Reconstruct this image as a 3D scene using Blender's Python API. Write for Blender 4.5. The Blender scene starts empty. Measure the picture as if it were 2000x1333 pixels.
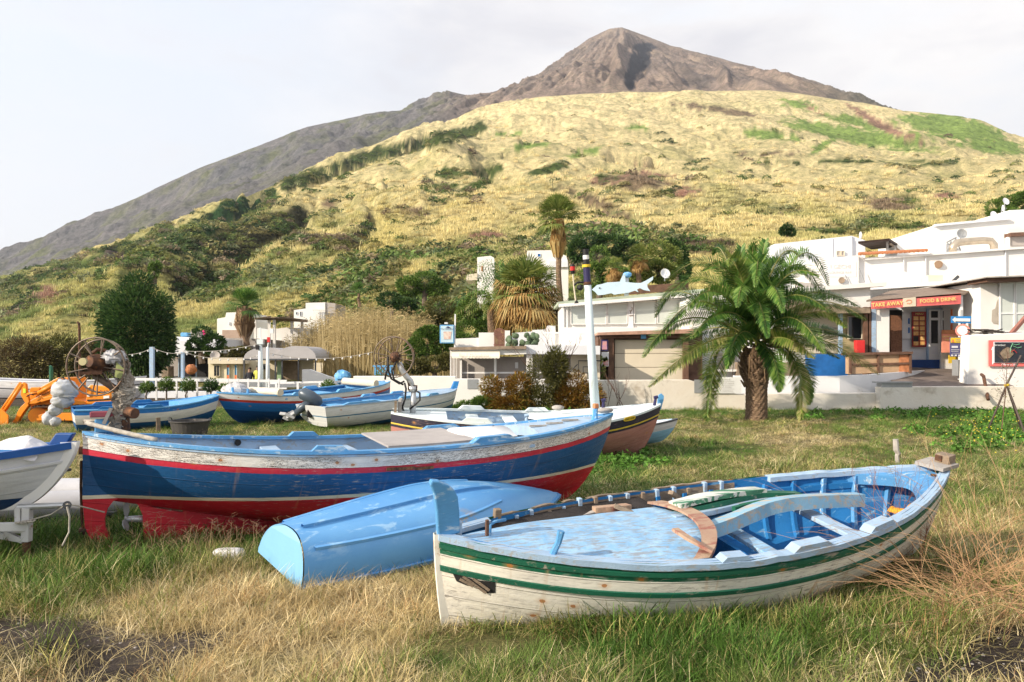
import bpy, math, random
import numpy as np
from math import pi, sin, cos, radians
from mathutils import Vector, Matrix
random.seed(7); rng = np.random.default_rng(7)
SC = bpy.context.scene
# ---------------------------------------------------------------- camera, sky, sun, exposure
F = 1450.0; CH = 1.76; PIT = math.atan(33.5 / F)
cd = bpy.data.cameras.new('camera'); cam = bpy.data.objects.new('camera', cd); SC.collection.objects.link(cam)
cam.location = (0, 0, CH); cam.rotation_euler = (pi / 2 + PIT, 0, 0)
cd.sensor_width = 36; cd.lens = 36 * F / 2000; cd.clip_start = 0.05; cd.clip_end = 9000
SC.camera = cam
SUN_EL = radians(25); SUN_DIR = Vector((-0.88, -0.475, 0)).normalized()
SUN_DIR = Vector((SUN_DIR.x * cos(SUN_EL), SUN_DIR.y * cos(SUN_EL), sin(SUN_EL)))
w = bpy.data.worlds.new("World"); SC.world = w; w.use_nodes = True
sl = bpy.data.lights.new('sun', 'SUN'); so = bpy.data.objects.new('sun', sl); SC.collection.objects.link(so)
so.rotation_euler = SUN_DIR.to_track_quat('Z', 'Y').to_euler(); so.location = (-20, -10, 30)
sl.energy = 5.0; sl.angle = radians(0.6); sl.color = (1.0, 0.88, 0.71)
SC.view_settings.view_transform = 'Standard'; SC.view_settings.look = 'None'
SC.view_settings.exposure = 0.62; SC.view_settings.gamma = 1.0; SC.view_settings.use_curve_mapping = False
SC.cycles.max_bounces = 6; SC.cycles.diffuse_bounces = 3; SC.cycles.transparent_max_bounces = 6
SC.cycles.caustics_reflective = False; SC.cycles.caustics_refractive = False
SC.cycles.use_denoising = True
SC.cycles.sample_clamp_indirect = 6

class G:
    """small node-graph helper"""
    def __init__(s, nt): s.nt = nt
    def n(s, typ, ins=None, **pr):
        nd = s.nt.nodes.new(typ)
        for k, v in pr.items(): setattr(nd, k, v)
        for k, v in (ins or {}).items():
            sk = nd.inputs[k]
            if isinstance(v, bpy.types.NodeSocket): s.nt.links.new(v, sk)
            else: sk.default_value = v
        return nd
    def m(s, op, a, b=0.0, clamp=False, c=None):
        ins = {0: a, 1: b}
        if c is not None: ins[2] = c
        return s.n('ShaderNodeMath', ins, operation=op, use_clamp=clamp).outputs[0]
    def mix(s, f, a, b, bt='MIX'):
        nd = s.nt.nodes.new('ShaderNodeMix'); nd.data_type = 'RGBA'; nd.blend_type = bt
        for i, v in ((0, f), (6, a), (7, b)):
            if isinstance(v, bpy.types.NodeSocket): s.nt.links.new(v, nd.inputs[i])
            elif i and len(v) == 3: nd.inputs[i].default_value = (*v, 1)
            else: nd.inputs[i].default_value = v
        return nd.outputs[2]
    def noise(s, vec, sc, det=4, ro=.55, dist=0.):
        return s.n('ShaderNodeTexNoise', {'Vector': vec, 'Scale': sc, 'Detail': det, 'Roughness': ro, 'Distortion': dist}).outputs['Fac']
    def thr(s, v, a, b):
        return s.n('ShaderNodeMapRange', {'Value': v, 'From Min': a, 'From Max': b}, clamp=True).outputs[0]
    def ramp(s, f, st, interp='LINEAR'):
        nd = s.n('ShaderNodeValToRGB', {'Fac': f}); cr = nd.color_ramp; cr.interpolation = interp
        cr.elements[0].position = st[0][0]; cr.elements[0].color = (*st[0][1], 1)
        cr.elements[1].position = st[1][0]; cr.elements[1].color = (*st[1][1], 1)
        for p, c in st[2:]:
            e = cr.elements.new(p); e.color = (*c, 1)
        return nd.outputs[0]
    def vmul(s, v, xyz): return s.n('ShaderNodeVectorMath', {0: v, 1: xyz}, operation='MULTIPLY').outputs[0]
    def bump(s, h, st, d=.01): return s.n('ShaderNodeBump', {'Height': h, 'Strength': st, 'Distance': d}).outputs[0]

g = G(w.node_tree); w.node_tree.nodes.clear()
sky = g.n('ShaderNodeTexSky', sky_type='NISHITA', sun_disc=False, sun_elevation=SUN_EL,
          sun_rotation=math.atan2(SUN_DIR.x, SUN_DIR.y), air_density=1.2, dust_density=2.5)
tc = g.n('ShaderNodeTexCoord').outputs['Generated']
sx = g.n('ShaderNodeSeparateXYZ', {0: tc})
cl1 = g.noise(g.vmul(tc, (1.6, 1.2, 4.2)), 1.7, 6, .55, .3)
cl2 = g.noise(g.vmul(tc, (1, 1, 2.5)), 4.5, 5, .6, .4)
clm = g.m('ADD', g.m('MULTIPLY', cl1, .75), g.m('MULTIPLY', cl2, .25))
right = g.thr(sx.outputs['X'], -.25, .45)
cover0 = g.thr(g.m('ADD', clm, g.m('MULTIPLY', right, .26)), .47, .68)
dpk = g.n('ShaderNodeVectorMath', {0: tc, 1: (-.02, .90, .405)}, operation='DISTANCE').outputs['Value']
nearpk = g.thr(g.m('ADD', dpk, g.m('MULTIPLY', g.m('SUBTRACT', cl2, .5), .25)), .34, .08)
cloudc = g.mix(g.thr(g.m('ADD', g.m('MULTIPLY', cl1, .6), g.m('MULTIPLY', cl2, .4)), .42, .60), (.79, .765, .745), (.60, .588, .61))
haze_c = g.mix(g.thr(sx.outputs['Z'], 0.02, .5), (.78, .775, .77), (.60, .665, .765))
base = g.mix(.9, g.vmul(sky.outputs[0], (.1, .1, .1)), haze_c)
cover = g.m('MAXIMUM', cover0, g.m('MULTIPLY', nearpk, .95)); bgc = g.mix(g.m('MULTIPLY', cover, .92), base, cloudc)
bg = g.n('ShaderNodeBackground', {'Color': bgc, 'Strength': .98})
g.n('ShaderNodeOutputWorld', {'Surface': bg.outputs[0]})

# ---------------------------------------------------------------- maths helpers
def W(px, py, D):
    """world point seen at photo pixel (px, py) on the vertical plane y = D"""
    dx = (px - 1000) / F; dz = (666.5 - py) / F
    y = cos(PIT) - dz * sin(PIT); z = sin(PIT) + dz * cos(PIT)
    k = D / y
    return np.array([dx * k, D, CH + z * k])
def Gd(px, py, z0=0.0):
    dx = (px - 1000) / F; dz = (666.5 - py) / F
    y = cos(PIT) - dz * sin(PIT); z = sin(PIT) + dz * cos(PIT)
    k = (z0 - CH) / z
    return np.array([dx * k, y * k, z0])
def proj(P):
    Q = np.atleast_2d(P) - np.array([0, 0, CH]); c, s = cos(PIT), sin(PIT)
    y = Q[:, 1] * c + Q[:, 2] * s; z = -Q[:, 1] * s + Q[:, 2] * c
    return np.stack([1000 + F * Q[:, 0] / y, 666.5 - F * z / y], 1)
def _h(ix, iy, seed):
    v = (ix * 374761393 + iy * 668265263 + seed * 1442695041) & 0xffffffff
    v = ((v ^ (v >> 13)) * 1274126177) & 0xffffffff
    return ((v ^ (v >> 16)) & 0xffff) / 65535.0
def vnoise(x, y, seed=0):
    x = np.asarray(x, float); y = np.asarray(y, float)
    ix = np.floor(x).astype(np.int64); iy = np.floor(y).astype(np.int64); fx = x - ix; fy = y - iy
    fx = fx * fx * (3 - 2 * fx); fy = fy * fy * (3 - 2 * fy)
    a = _h(ix, iy, seed); b = _h(ix + 1, iy, seed); c = _h(ix, iy + 1, seed); d = _h(ix + 1, iy + 1, seed)
    return (a * (1 - fx) + b * fx) * (1 - fy) + (c * (1 - fx) + d * fx) * fy
def fbm(x, y, oc=4, seed=0, gain=.5):
    r = 0; a = 1; t = 0
    for i in range(oc):
        r = r + a * vnoise(x * 2 ** i, y * 2 ** i, seed + i * 17); t += a; a *= gain
    return r / t
def pdist(x, y, pts):
    """distance from px positions to a polyline"""
    d = np.full(np.shape(x), 1e9)
    for (ax, ay), (bx, by) in zip(pts[:-1], pts[1:]):
        ux, uy = bx - ax, by - ay; L = ux * ux + uy * uy
        t = np.clip(((x - ax) * ux + (y - ay) * uy) / L, 0, 1)
        d = np.minimum(d, np.hypot(x - ax - t * ux, y - ay - t * uy))
    return d
def blob(x, y, cx, cy, rx, ry, a=0.):
    c, s = cos(a), sin(a); dx = x - cx; dy = y - cy
    return np.exp(-(((dx * c + dy * s) / rx) ** 2 + ((-dx * s + dy * c) / ry) ** 2))

# ---------------------------------------------------------------- object helpers
def tag(o, label=None, cat=None, group=None, kind=None):
    if label: o['label'] = label
    if cat: o['category'] = cat
    if group: o['group'] = group
    if kind: o['kind'] = kind
    return o
def thing(name, label, cat, loc=(0, 0, 0), rot=(0, 0, 0), group=None):
    o = bpy.data.objects.new(name, None); SC.collection.objects.link(o)
    o.location = tuple(float(a) for a in loc); o.rotation_euler = rot; o.empty_display_size = .1
    return tag(o, label, cat, group)
class MB:
    """collects vertices / faces (in world or thing space) and links them as ONE mesh object"""
    def __init__(s): s.v = []; s.f = []; s.uv = []; s.at = []; s.mi = []; s.cur = 0; s.hasuv = False
    def add(s, vs, fs, uv=None, at=None):
        b = len(s.v); s.v += [tuple(map(float, p)) for p in vs]
        for f in fs: s.f.append(tuple(b + i for i in f)); s.mi.append(s.cur)
        if uv is not None: s.hasuv = True
        s.uv += list(uv) if uv is not None else [(0., 0.)] * len(vs)
        s.at += list(at) if at is not None else [(0., 0.)] * len(vs)
        return s
    def box(s, c, d, R=None):
        vs = [(x * d[0] / 2, y * d[1] / 2, z * d[2] / 2) for x in (-1, 1) for y in (-1, 1) for z in (-1, 1)]
        if R is not None: vs = [tuple(R @ Vector(p)) for p in vs]
        vs = [(p[0] + c[0], p[1] + c[1], p[2] + c[2]) for p in vs]
        return s.add(vs, [(0, 1, 3, 2), (4, 6, 7, 5), (0, 4, 5, 1), (2, 3, 7, 6), (0, 2, 6, 4), (1, 5, 7, 3)])
    def bar(s, a, b, wd, h, up=(0, 0, 1)):
        """rectangular bar from a to b"""
        a = Vector(a); b = Vector(b); t = (b - a).normalized(); u = Vector(up)
        sd = t.cross(u)
        if sd.length < 1e-4: sd = t.cross(Vector((0, 1, 0)))
        sd.normalize(); u = sd.cross(t).normalized()
        vs = []
        for p in (a, b):
            for i, j in ((-1, -1), (1, -1), (1, 1), (-1, 1)): vs.append(p + sd * i * wd / 2 + u * j * h / 2)
        return s.add(vs, [(3, 2, 1, 0), (4, 5, 6, 7), (0, 1, 5, 4), (1, 2, 6, 5), (2, 3, 7, 6), (3, 0, 4, 7)])
    def tube(s, pts, r, n=8, cap=True, closed=False):
        pts = [Vector(p) for p in pts]; N = len(pts)
        rr = r if isinstance(r, (list, tuple)) else [r] * N
        vs = []; prev = None
        for i, p in enumerate(pts):
            if closed: t = pts[(i + 1) % N] - pts[i - 1]
            else: t = pts[min(i + 1, N - 1)] - pts[max(i - 1, 0)]
            t.normalize()
            if prev is None:
                prev = t.cross(Vector((0, 0, 1)))
                if prev.length < .05: prev = t.cross(Vector((0, 1, 0)))
            prev = (prev - t * prev.dot(t)).normalized(); q = t.cross(prev)
            for k in range(n):
                a = 2 * pi * k / n; vs.append(p + (prev * cos(a) + q * sin(a)) * rr[i])
        fs = []
        for i in range(N if closed else N - 1):
            j = (i + 1) % N
            for k in range(n): fs.append((i * n + k, i * n + (k + 1) % n, j * n + (k + 1) % n, j * n + k))
        if cap and not closed: fs += [tuple(range(n - 1, -1, -1)), tuple((N - 1) * n + k for k in range(n))]
        return s.add(vs, fs)
    def cyl(s, a, b, r0, r1=None, n=12): return s.tube([a, b], [r0, r0 if r1 is None else r1], n)
    def lathe(s, prof, c=(0, 0, 0), n=20, R=None):
        vs = []
        for r, z in prof:
            for k in range(n):
                p = Vector((r * cos(2 * pi * k / n), r * sin(2 * pi * k / n), z))
                if R is not None: p = R @ p
                vs.append((p[0] + c[0], p[1] + c[1], p[2] + c[2]))
        fs = []
        for i in range(len(prof) - 1):
            for k in range(n): fs.append((i * n + k, i * n + (k + 1) % n, (i + 1) * n + (k + 1) % n, (i + 1) * n + k))
        if prof[0][0] > 1e-4: fs.append(tuple(range(n - 1, -1, -1)))
        if prof[-1][0] > 1e-4: fs.append(tuple((len(prof) - 1) * n + k for k in range(n)))
        return s.add(vs, fs)
    def prism(s, poly, off):
        """polygon (3-D points) extruded by vector off"""
        n = len(poly); off = np.array(off, float); P = [np.array(p, float) for p in poly]
        vs = P + [p + off for p in P]
        fs = [tuple(range(n)), tuple(range(2 * n - 1, n - 1, -1))] + [(i, i + n, (i + 1) % n + n, (i + 1) % n) for i in range(n)]
        return s.add(vs, fs)
    def pface(s, pts, D, th=.1):
        """photo-pixel polygon stood up at depth D (number, or one per corner), th metres thick"""
        Ds = D if isinstance(D, (list, tuple)) else [D] * len(pts)
        return s.prism([W(a, b, d) for (a, b), d in zip(pts, Ds)], (0, th, 0))
    def prect(s, x0, y0, x1, y1, D, th=.1, D1=None):
        D1 = D if D1 is None else D1
        return s.pface([(x0, y1), (x1, y1), (x1, y0), (x0, y0)], [D, D1, D1, D], th)
    def grid(s, P, flip=False, uv=None, at=None, closed=False):
        """P: array (n, m, 3)"""
        n, m = P.shape[:2]; fs = []
        for i in range(n - 1):
            for j in range(m - 1):
                f = (i * m + j, (i + 1) * m + j, (i + 1) * m + j + 1, i * m + j + 1)
                fs.append(f[::-1] if flip else f)
        return s.add(P.reshape(-1, 3), fs, None if uv is None else uv.reshape(-1, 2), None if at is None else at.reshape(-1, 2))
    def build(s, name, mats, parent=None, label=None, cat=None, group=None, kind=None, smooth=False, world=True, bevel=0, loc=None, solid=0):
        me = bpy.data.meshes.new(name)
        V = np.array(s.v, float).reshape(-1, 3)
        if parent is not None and world: off = np.array(parent.matrix_basis.translation if parent.parent is None else Vector(parent['wloc']))
        elif parent is None:
            off = np.array(loc, float) if loc is not None else np.array([(V[:, 0].min() + V[:, 0].max()) / 2, (V[:, 1].min() + V[:, 1].max()) / 2, V[:, 2].min()])
        else: off = np.zeros(3)
        me.from_pydata((V - off).tolist(), [], s.f)
        o = bpy.data.objects.new(name, me); SC.collection.objects.link(o)
        if parent is not None: o.parent = parent
        else: o.location = off.tolist()
        if parent is None or world: o['wloc'] = off.tolist()
        for mm in (mats if isinstance(mats, (list, tuple)) else [mats]): me.materials.append(mm)
        me.polygons.foreach_set('material_index', s.mi)
        if smooth: me.polygons.foreach_set('use_smooth', [True] * len(me.polygons))
        if s.hasuv:
            for nm, src in (('band', s.uv), ('wl', s.at)):
                ul = me.uv_layers.new(name=nm); li = np.empty(len(me.loops), np.int32); me.loops.foreach_get('vertex_index', li)
                ul.data.foreach_set('uv', np.array(src, np.float32)[li].ravel())
        me.validate(); me.update()
        if bevel:
            b = o.modifiers.new('bevel', 'BEVEL'); b.width = bevel; b.segments = 2; b.limit_method = 'ANGLE'; b.angle_limit = radians(40)
        if solid:
            b = o.modifiers.new('solid', 'SOLIDIFY'); b.thickness = solid
        return tag(o, label, cat, group, kind)
def copy_tree(o, parent=None):
    c = o.copy(); SC.collection.objects.link(c)
    if parent: c.parent = parent
    for ch in [x for x in SC.objects if x.parent == o]: copy_tree(ch, c)
    return c
def npmesh(name, V, Fq, mats, cols=None, loc=(0, 0, 0), smooth=False, nside=4, mi=None):
    """fast mesh from numpy arrays"""
    me = bpy.data.meshes.new(name); V = np.asarray(V, np.float32); Fq = np.asarray(Fq, np.int32)
    me.vertices.add(len(V)); me.vertices.foreach_set('co', V.ravel())
    me.loops.add(Fq.size); me.loops.foreach_set('vertex_index', Fq.ravel())
    nf = Fq.shape[0]; k = Fq.shape[1]
    me.polygons.add(nf); me.polygons.foreach_set('loop_start', np.arange(0, nf * k, k, dtype=np.int32))
    try: me.polygons.foreach_set('loop_total', np.full(nf, k, np.int32))
    except Exception: pass
    for m in (mats if isinstance(mats, (list, tuple)) else [mats]): me.materials.append(m)
    if mi is not None: me.polygons.foreach_set('material_index', np.asarray(mi, np.int32))
    if smooth: me.polygons.foreach_set('use_smooth', np.ones(nf, bool))
    if cols is not None:
        ca = me.color_attributes.new('col', 'FLOAT_COLOR', 'POINT')
        C = np.ones((len(V), 4), np.float32); C[:, :3] = cols; ca.data.foreach_set('color', C.ravel())
    me.update(calc_edges=True); me.validate()
    o = bpy.data.objects.new(name, me); SC.collection.objects.link(o); o.location = loc
    return o
# text as mesh ---------------------------------------------------
def text_into(mb, txt, origin, ux, uz, size, depth=.004, bold=0.):
    cu = bpy.data.curves.new('t', 'FONT'); cu.body = txt; cu.size = 1.0; cu.align_x = 'CENTER'; cu.align_y = 'CENTER'
    cu.extrude = 0; cu.offset = bold; cu.resolution_u = 2
    to = bpy.data.objects.new('t', cu); me = bpy.data.meshes.new_from_object(to)
    ux = np.array(ux, float); uz = np.array(uz, float); nrm = np.cross(ux, uz)
    vs = [np.array(origin) + ux * v.co.x * size + uz * v.co.y * size + nrm * depth for v in me.vertices]
    mb.add(vs, [tuple(p.vertices) for p in me.polygons])
    bpy.data.objects.remove(to); bpy.data.meshes.remove(me); bpy.data.curves.remove(cu)
# ---------------------------------------------------------------- materials
def M_(name):
    m = bpy.data.materials.new(name); m.use_nodes = True; nt = m.node_tree; nt.nodes.clear(); return m, G(nt)
def principled(g, col, rough=.6, metal=0., normal=None, spec=.4, **kw):
    ins = {'Base Color': col if isinstance(col, bpy.types.NodeSocket) else (*col, 1), 'Roughness': rough, 'Metallic': metal, 'Specular IOR Level': spec}
    ins.update(kw)
    if normal is not None: ins['Normal'] = normal
    b = g.n('ShaderNodeBsdfPrincipled', ins); g.n('ShaderNodeOutputMaterial', {'Surface': b.outputs[0]}); return b
def obj_co(g): return g.n('ShaderNodeTexCoord').outputs['Object']
def mat(name, col, rough=.65, metal=0., var=.15, vs=3., col2=None, wear=None, ws=8., wt=(.6, .66), stretch=(1, 1, 1), bump=.25, bs=40., bd=.004, spec=.35):
    """surface with tone variation, optional worn patches and fine bump"""
    m, g = M_(name); co = obj_co(g)
    n1 = g.noise(co, vs, 5, .6)
    c2 = col2 if col2 else tuple(c * (1 - var * 1.6) for c in col)
    c = g.mix(g.thr(n1, .35, .68), col, c2)
    if wear:
        n2 = g.noise(g.vmul(co, stretch), ws, 6, .65, .3); k = g.thr(n2, *wt); c = g.mix(k, c, wear)
    n3 = g.noise(g.vmul(co, stretch), bs, 4, .6)
    principled(g, c, g.m('ADD', g.m('MULTIPLY', n1, .25), rough - .12), metal, g.bump(n3, bump, bd), spec)
    return m
def leafmat(name, cols, sc=1.2, trans=.3, rough=.5, objinfo=False, attr=None):
    m, g = M_(name); geo = g.n('ShaderNodeNewGeometry')
    co = g.n('ShaderNodeTexCoord').outputs['Object']
    f = g.noise(co, sc, 3, .6)
    f = g.m('ADD', f, g.m('MULTIPLY', g.m('SUBTRACT', geo.outputs['Random Per Island'], .5), .5))
    c = g.ramp(f, [(.25, cols[0]), (.5, cols[1]), (.75, cols[2])] if len(cols) == 3 else [(.3, cols[0]), (.7, cols[1])])
    b = g.n('ShaderNodeBsdfPrincipled', {'Base Color': c, 'Roughness': rough, 'Specular IOR Level': .25})
    t = g.n('ShaderNodeBsdfTranslucent', {'Color': c})
    mx = g.n('ShaderNodeMixShader', {0: trans, 1: b.outputs[0], 2: t.outputs[0]})
    g.n('ShaderNodeOutputMaterial', {'Surface': mx.outputs[0]}); return m
X = {}
X['white'] = mat('white_plaster', (.80, .78, .75), .85, var=.06, vs=.7, col2=(.72, .70, .67), wear=(.6, .55, .48), ws=1.3, wt=(.68, .8), bump=.3, bs=14, bd=.01)
X['white_b'] = mat('white_plaster_bluish', (.72, .73, .77), .85, var=.06, vs=.8, wear=(.55, .54, .52), ws=2, wt=(.66, .8), bump=.3, bs=14, bd=.01)
X['cream'] = mat('cream_plaster', (.70, .62, .48), .85, var=.08, vs=.8, bump=.2, bs=16)
X['wallc'] = mat('old_cream_render', (.68, .61, .52), .9, var=.1, vs=.6, col2=(.74, .70, .64), wear=(.42, .36, .29), ws=1.6, wt=(.58, .74), bump=.5, bs=9, bd=.02)
X['paint_w'] = mat('white_paint', (.78, .78, .78), .5, var=.05, bump=.1)
X['glass'] = None
m, g = M_('pale_glass'); co = obj_co(g)
principled(g, g.mix(g.noise(co, 1.2, 3), (.50, .55, .52), (.62, .65, .60)), .12, 0, None, .5); X['glass'] = m
m, g = M_('dark_glass'); principled(g, (.03, .035, .04), .08, 0, None, .5); X['dglass'] = m
X['wood'] = mat('brown_wood', (.16, .085, .055), .7, var=.3, vs=4, stretch=(1, 1, 8), bump=.5, bs=18)
X['wood_l'] = mat('weathered_wood', (.33, .25, .18), .85, var=.3, vs=5, wear=(.2, .15, .11), ws=9, wt=(.5, .7), stretch=(1, 6, 6), bump=.8, bs=22, bd=.01)
X['wood_g'] = mat('grey_wood', (.42, .39, .36), .85, var=.2, vs=4, wear=(.25, .21, .18), ws=7, wt=(.5, .7), stretch=(1, 8, 1), bump=.7, bs=20)
X['dark'] = mat('dark_interior', (.025, .024, .025), .8, var=.2)
X['black'] = mat('black_plastic', (.02, .02, .022), .5, var=.2)
X['greyp'] = mat('grey_plastic', (.075, .078, .085), .6, var=.15)
X['greym'] = mat('grey_metal', (.36, .37, .38), .45, .3, var=.12)
X['galv'] = mat('galvanised_steel', (.55, .56, .57), .4, .6, var=.15, wear=(.3, .14, .07), ws=6, wt=(.62, .7))
X['rust'] = mat('rusty_iron', (.14, .065, .035), .8, .2, var=.4, vs=12, col2=(.05, .03, .025), wear=(.3, .13, .05), ws=14, wt=(.55, .7), bump=.8, bs=60)
X['orange'] = mat('orange_machine_paint', (.86, .27, .015), .42, var=.14, vs=2.5, wear=(.30, .10, .03), ws=6, wt=(.63, .75), bump=.12)
X['blue'] = mat('blue_paint', (.02, .15, .46), .5, var=.2, vs=3, bump=.2)
X['red'] = mat('red_paint', (.6, .03, .03), .5, var=.15, bump=.15)
X['yellow'] = mat('yellow_paint', (.8, .55, .04), .5, var=.1)
X['navy'] = mat('navy_paint', (.035, .03, .10), .45, var=.15)
X['green'] = mat('green_paint', (.02, .14, .08), .5, var=.2)
X['terra'] = mat('terracotta', (.55, .22, .10), .8, var=.25, vs=8, bump=.5)
X['soil'] = mat('black_sand', (.045, .037, .034), .95, var=.4, vs=6, bump=1., bs=60, bd=.02)
X['rope'] = mat('weathered_rope', (.5, .46, .40), .9, var=.25, vs=20, bump=.6, bs=90)
X['stucco_g'] = mat('grey_shutter', (.42, .38, .35), .8, var=.1, vs=1.5, stretch=(1, 1, 20), bump=.4, bs=8)
X['redsign'] = mat('red_sign_board', (.72, .16, .15), .5, var=.06)
X['orangesign'] = mat('orange_sign_board', (.80, .22, .09), .55, var=.12)
X['letter_y'] = mat('yellow_lettering', (.88, .72, .22), .5, var=.05)
X['letter_k'] = mat('black_lettering', (.03, .02, .02), .5, var=.05)
X['letter_w'] = mat('white_lettering', (.85, .85, .85), .5, var=.02)
X['letter_g'] = mat('faded_lettering', (.52, .50, .47), .7, var=.1)
X['sky_b'] = mat('light_blue_paint', (.13, .38, .68), .5, var=.12, vs=4, wear=(.42, .58, .74), ws=6, wt=(.58, .7), bump=.3)
# ================================================================= GROUND (near field) and its zones
def zones(px, py):
    """greenness 0..1, cover density 0..1, height factor, for photo-pixel positions on the ground"""
    n1 = fbm(px / 90., py / 40., 4, 3); n2 = fbm(px / 35., py / 16., 3, 9)
    gr = .30 + .5 * (n1 - .5)
    gr += .55 * blob(px, py, 120, 1120, 260, 60) + .35 * blob(px, py, 250, 1035, 380, 45) + .4 * blob(px, py, 520, 1050, 90, 60)
    gr += .5 * blob(px, py, 1330, 1240, 420, 75) + .35 * blob(px, py, 1300, 1330, 420, 70) + .45 * blob(px, py, 880, 1290, 90, 40) + .45 * blob(px, py, 1760, 1120, 110, 70)
    gr -= .45 * blob(px, py, 650, 1200, 230, 90) + .3 * blob(px, py, 420, 1230, 150, 60)
    gr += .55 * blob(px, py, 1180, 905, 90, 26) + .35 * blob(px, py, 1330, 880, 150, 16) - .25 * blob(px, py, 1500, 860, 300, 14) + .5 * blob(px, py, 1560, 803, 260, 10) + .5 * blob(px, py, 1930, 820, 110, 30)  # first two blobs paint the boat's cast shadow as greener, darker grass
    gr += .55 * blob(px, py, 600, 828, 220, 11) + .4 * blob(px, py, 480, 815, 80, 15) - .3 * blob(px, py, 80, 880, 150, 40) - .25 * blob(px, py, 250, 930, 200, 40) + .45 * blob(px, py, 1120, 940, 120, 20)
    gr += .55 * blob(px, py, 950, 800, 120, 16) + .24 * (py < 1010) * (py > 790)
    de = np.ones_like(px) * 1.0
    de -= 1.15 * blob(px, py, 70, 1240, 260, 46, .06) + 1.1 * blob(px, py, 330, 1270, 120, 26, -.25) + 1.0 * blob(px, py, 130, 1345, 230, 40)
    de -= 1.5 * blob(px, py, 1960, 1285, 160, 70, -.2) + .9 * blob(px, py, 1680, 1342, 260, 24) + .5 * blob(px, py, 120, 900, 120, 20)
    de += .5 * (n2 - .5) + .3 * (n1 - .5)
    he = 1 + .25 * blob(px, py, 1330, 1235, 450, 60) + .35 * blob(px, py, 150, 1090, 250, 60) - .25 * blob(px, py, 650, 1230, 250, 80) + .5 * (n2 - .5)
    he -= .3 * (py < 900)
    return np.clip(gr, 0, 1), np.clip(de, 0, 1.2), he
def ground_z(x, y):
    z = .05 * (fbm(x * .8, y * .8, 3, 5) - .5) + .03 * (fbm(x * 3, y * 3, 3, 8) - .5)
    q = proj(np.stack([np.ravel(x), np.maximum(np.ravel(y), .6), np.ravel(x) * 0], 1)); px = q[:, 0].reshape(np.shape(x)); py = q[:, 1].reshape(np.shape(x))
    z = z + .05 * (fbm(x * 1.6, y * 2.2, 3, 21) - .5) * (y < 4.5)
    z = z - .16 * blob(x, y, 4.1, 4.3, 1.1, .7) - .05 * blob(x, y, -2.2, 4.0, 1.3, .5)
    return z
def axis_lines(lo, a, b, hi, fine, coarse):
    m = np.arange(a, b, fine); l = []; v = a; st = fine
    while v > lo: st = min(st * 1.18, coarse); v -= st; l.append(v)
    r = []; v = m[-1]; st = fine
    while v < hi: st = min(st * 1.18, coarse); v += st; r.append(v)
    return np.array(l[::-1] + list(m) + r)
gx = axis_lines(-75, -5.5, 6.5, 75, .06, 3.); gy = axis_lines(-60, 2.4, 11, 26.6, .07, 1.5)
GX, GY = np.meshgrid(gx, gy, indexing='ij'); GZ = ground_z(GX, GY)
q = proj(np.stack([GX.ravel(), np.maximum(GY.ravel(), 2.), GX.ravel() * 0], 1))
gr, de, he = zones(q[:, 0], q[:, 1])
n3 = fbm(GX.ravel() * 7, GY.ravel() * 7, 3, 31)[:, None]; n4 = fbm(GX.ravel() * 1.1, GY.ravel() * 1.1, 4, 33)[:, None]
thatch = np.array([.26, .205, .11]) * (1 - gr[:, None]) + np.array([.10, .125, .04]) * gr[:, None]
soil = np.array([.045, .037, .034]) * (.6 + .9 * n3) + np.array([.055, .045, .04]) * np.clip((n4 - .5) * 4, 0, 1)
kk = np.clip((de[:, None] - .35) / .35 + (n3 - .5) * 1.2, 0, 1)
GC = soil * (1 - kk) + thatch * kk * (.55 + .6 * n3)
def quads(n, m):
    i, j = np.meshgrid(np.arange(n - 1), np.arange(m - 1), indexing='ij'); a = (i * m + j).ravel()
    return np.stack([a, a + m, a + m + 1, a + 1], 1)
m, g = M_('ground_soil_and_thatch'); co = obj_co(g)
vc = g.n('ShaderNodeVertexColor', layer_name='col').outputs[0]
fine = g.noise(co, 55, 4, .7); mid = g.noise(co, 9, 4, .6)
c = g.mix(g.thr(fine, .3, .75), g.vmul(vc, (.55, .55, .55)), g.vmul(vc, (1.55, 1.5, 1.4)))
c = g.mix(g.thr(mid, .4, .7), c, g.vmul(c, (.75, .78, .7)))
principled(g, c, .95, 0, g.bump(g.m('ADD', fine, mid), .9, .03), .1); X['ground'] = m
gro = npmesh('ground', np.stack([GX, GY, GZ], -1).reshape(-1, 3), quads(*GX.shape), X['ground'], GC, smooth=True); tag(gro, kind='structure')

# ================================================================= HILLSIDE AND VOLCANO (one terrain sheet behind the village)
xs = np.array([-4000, -1500, -400, 0, 100, 200, 300, 400, 500, 600, 700, 780, 830, 880, 960, 1000, 1050, 1100, 1150, 1190, 1215, 1260, 1310, 1400, 1500, 1560, 1690, 1750, 1830, 1880, 1940, 2000, 2400, 3500, 6000.])
def cv(pts):
    p = np.array(pts, float); return np.interp(xs, p[:, 0], p[:, 1])
vm = cv([(-4000, 735), (-1500, 705), (-400, 620), (0, 500), (100, 462), (200, 420), (300, 372), (400, 325), (500, 288), (560, 262), (600, 248), (660, 233), (700, 228), (760, 226), (790, 216), (830, 196), (880, 180), (930, 190), (960, 196), (985, 186), (1000, 176), (1050, 150), (1100, 113), (1125, 98), (1150, 76), (1190, 57), (1215, 54), (1260, 70), (1310, 90), (1340, 97), (1400, 113), (1500, 140), (1560, 152), (1690, 203), (1760, 232), (1900, 290), (2400, 420), (6000, 680)])
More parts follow.
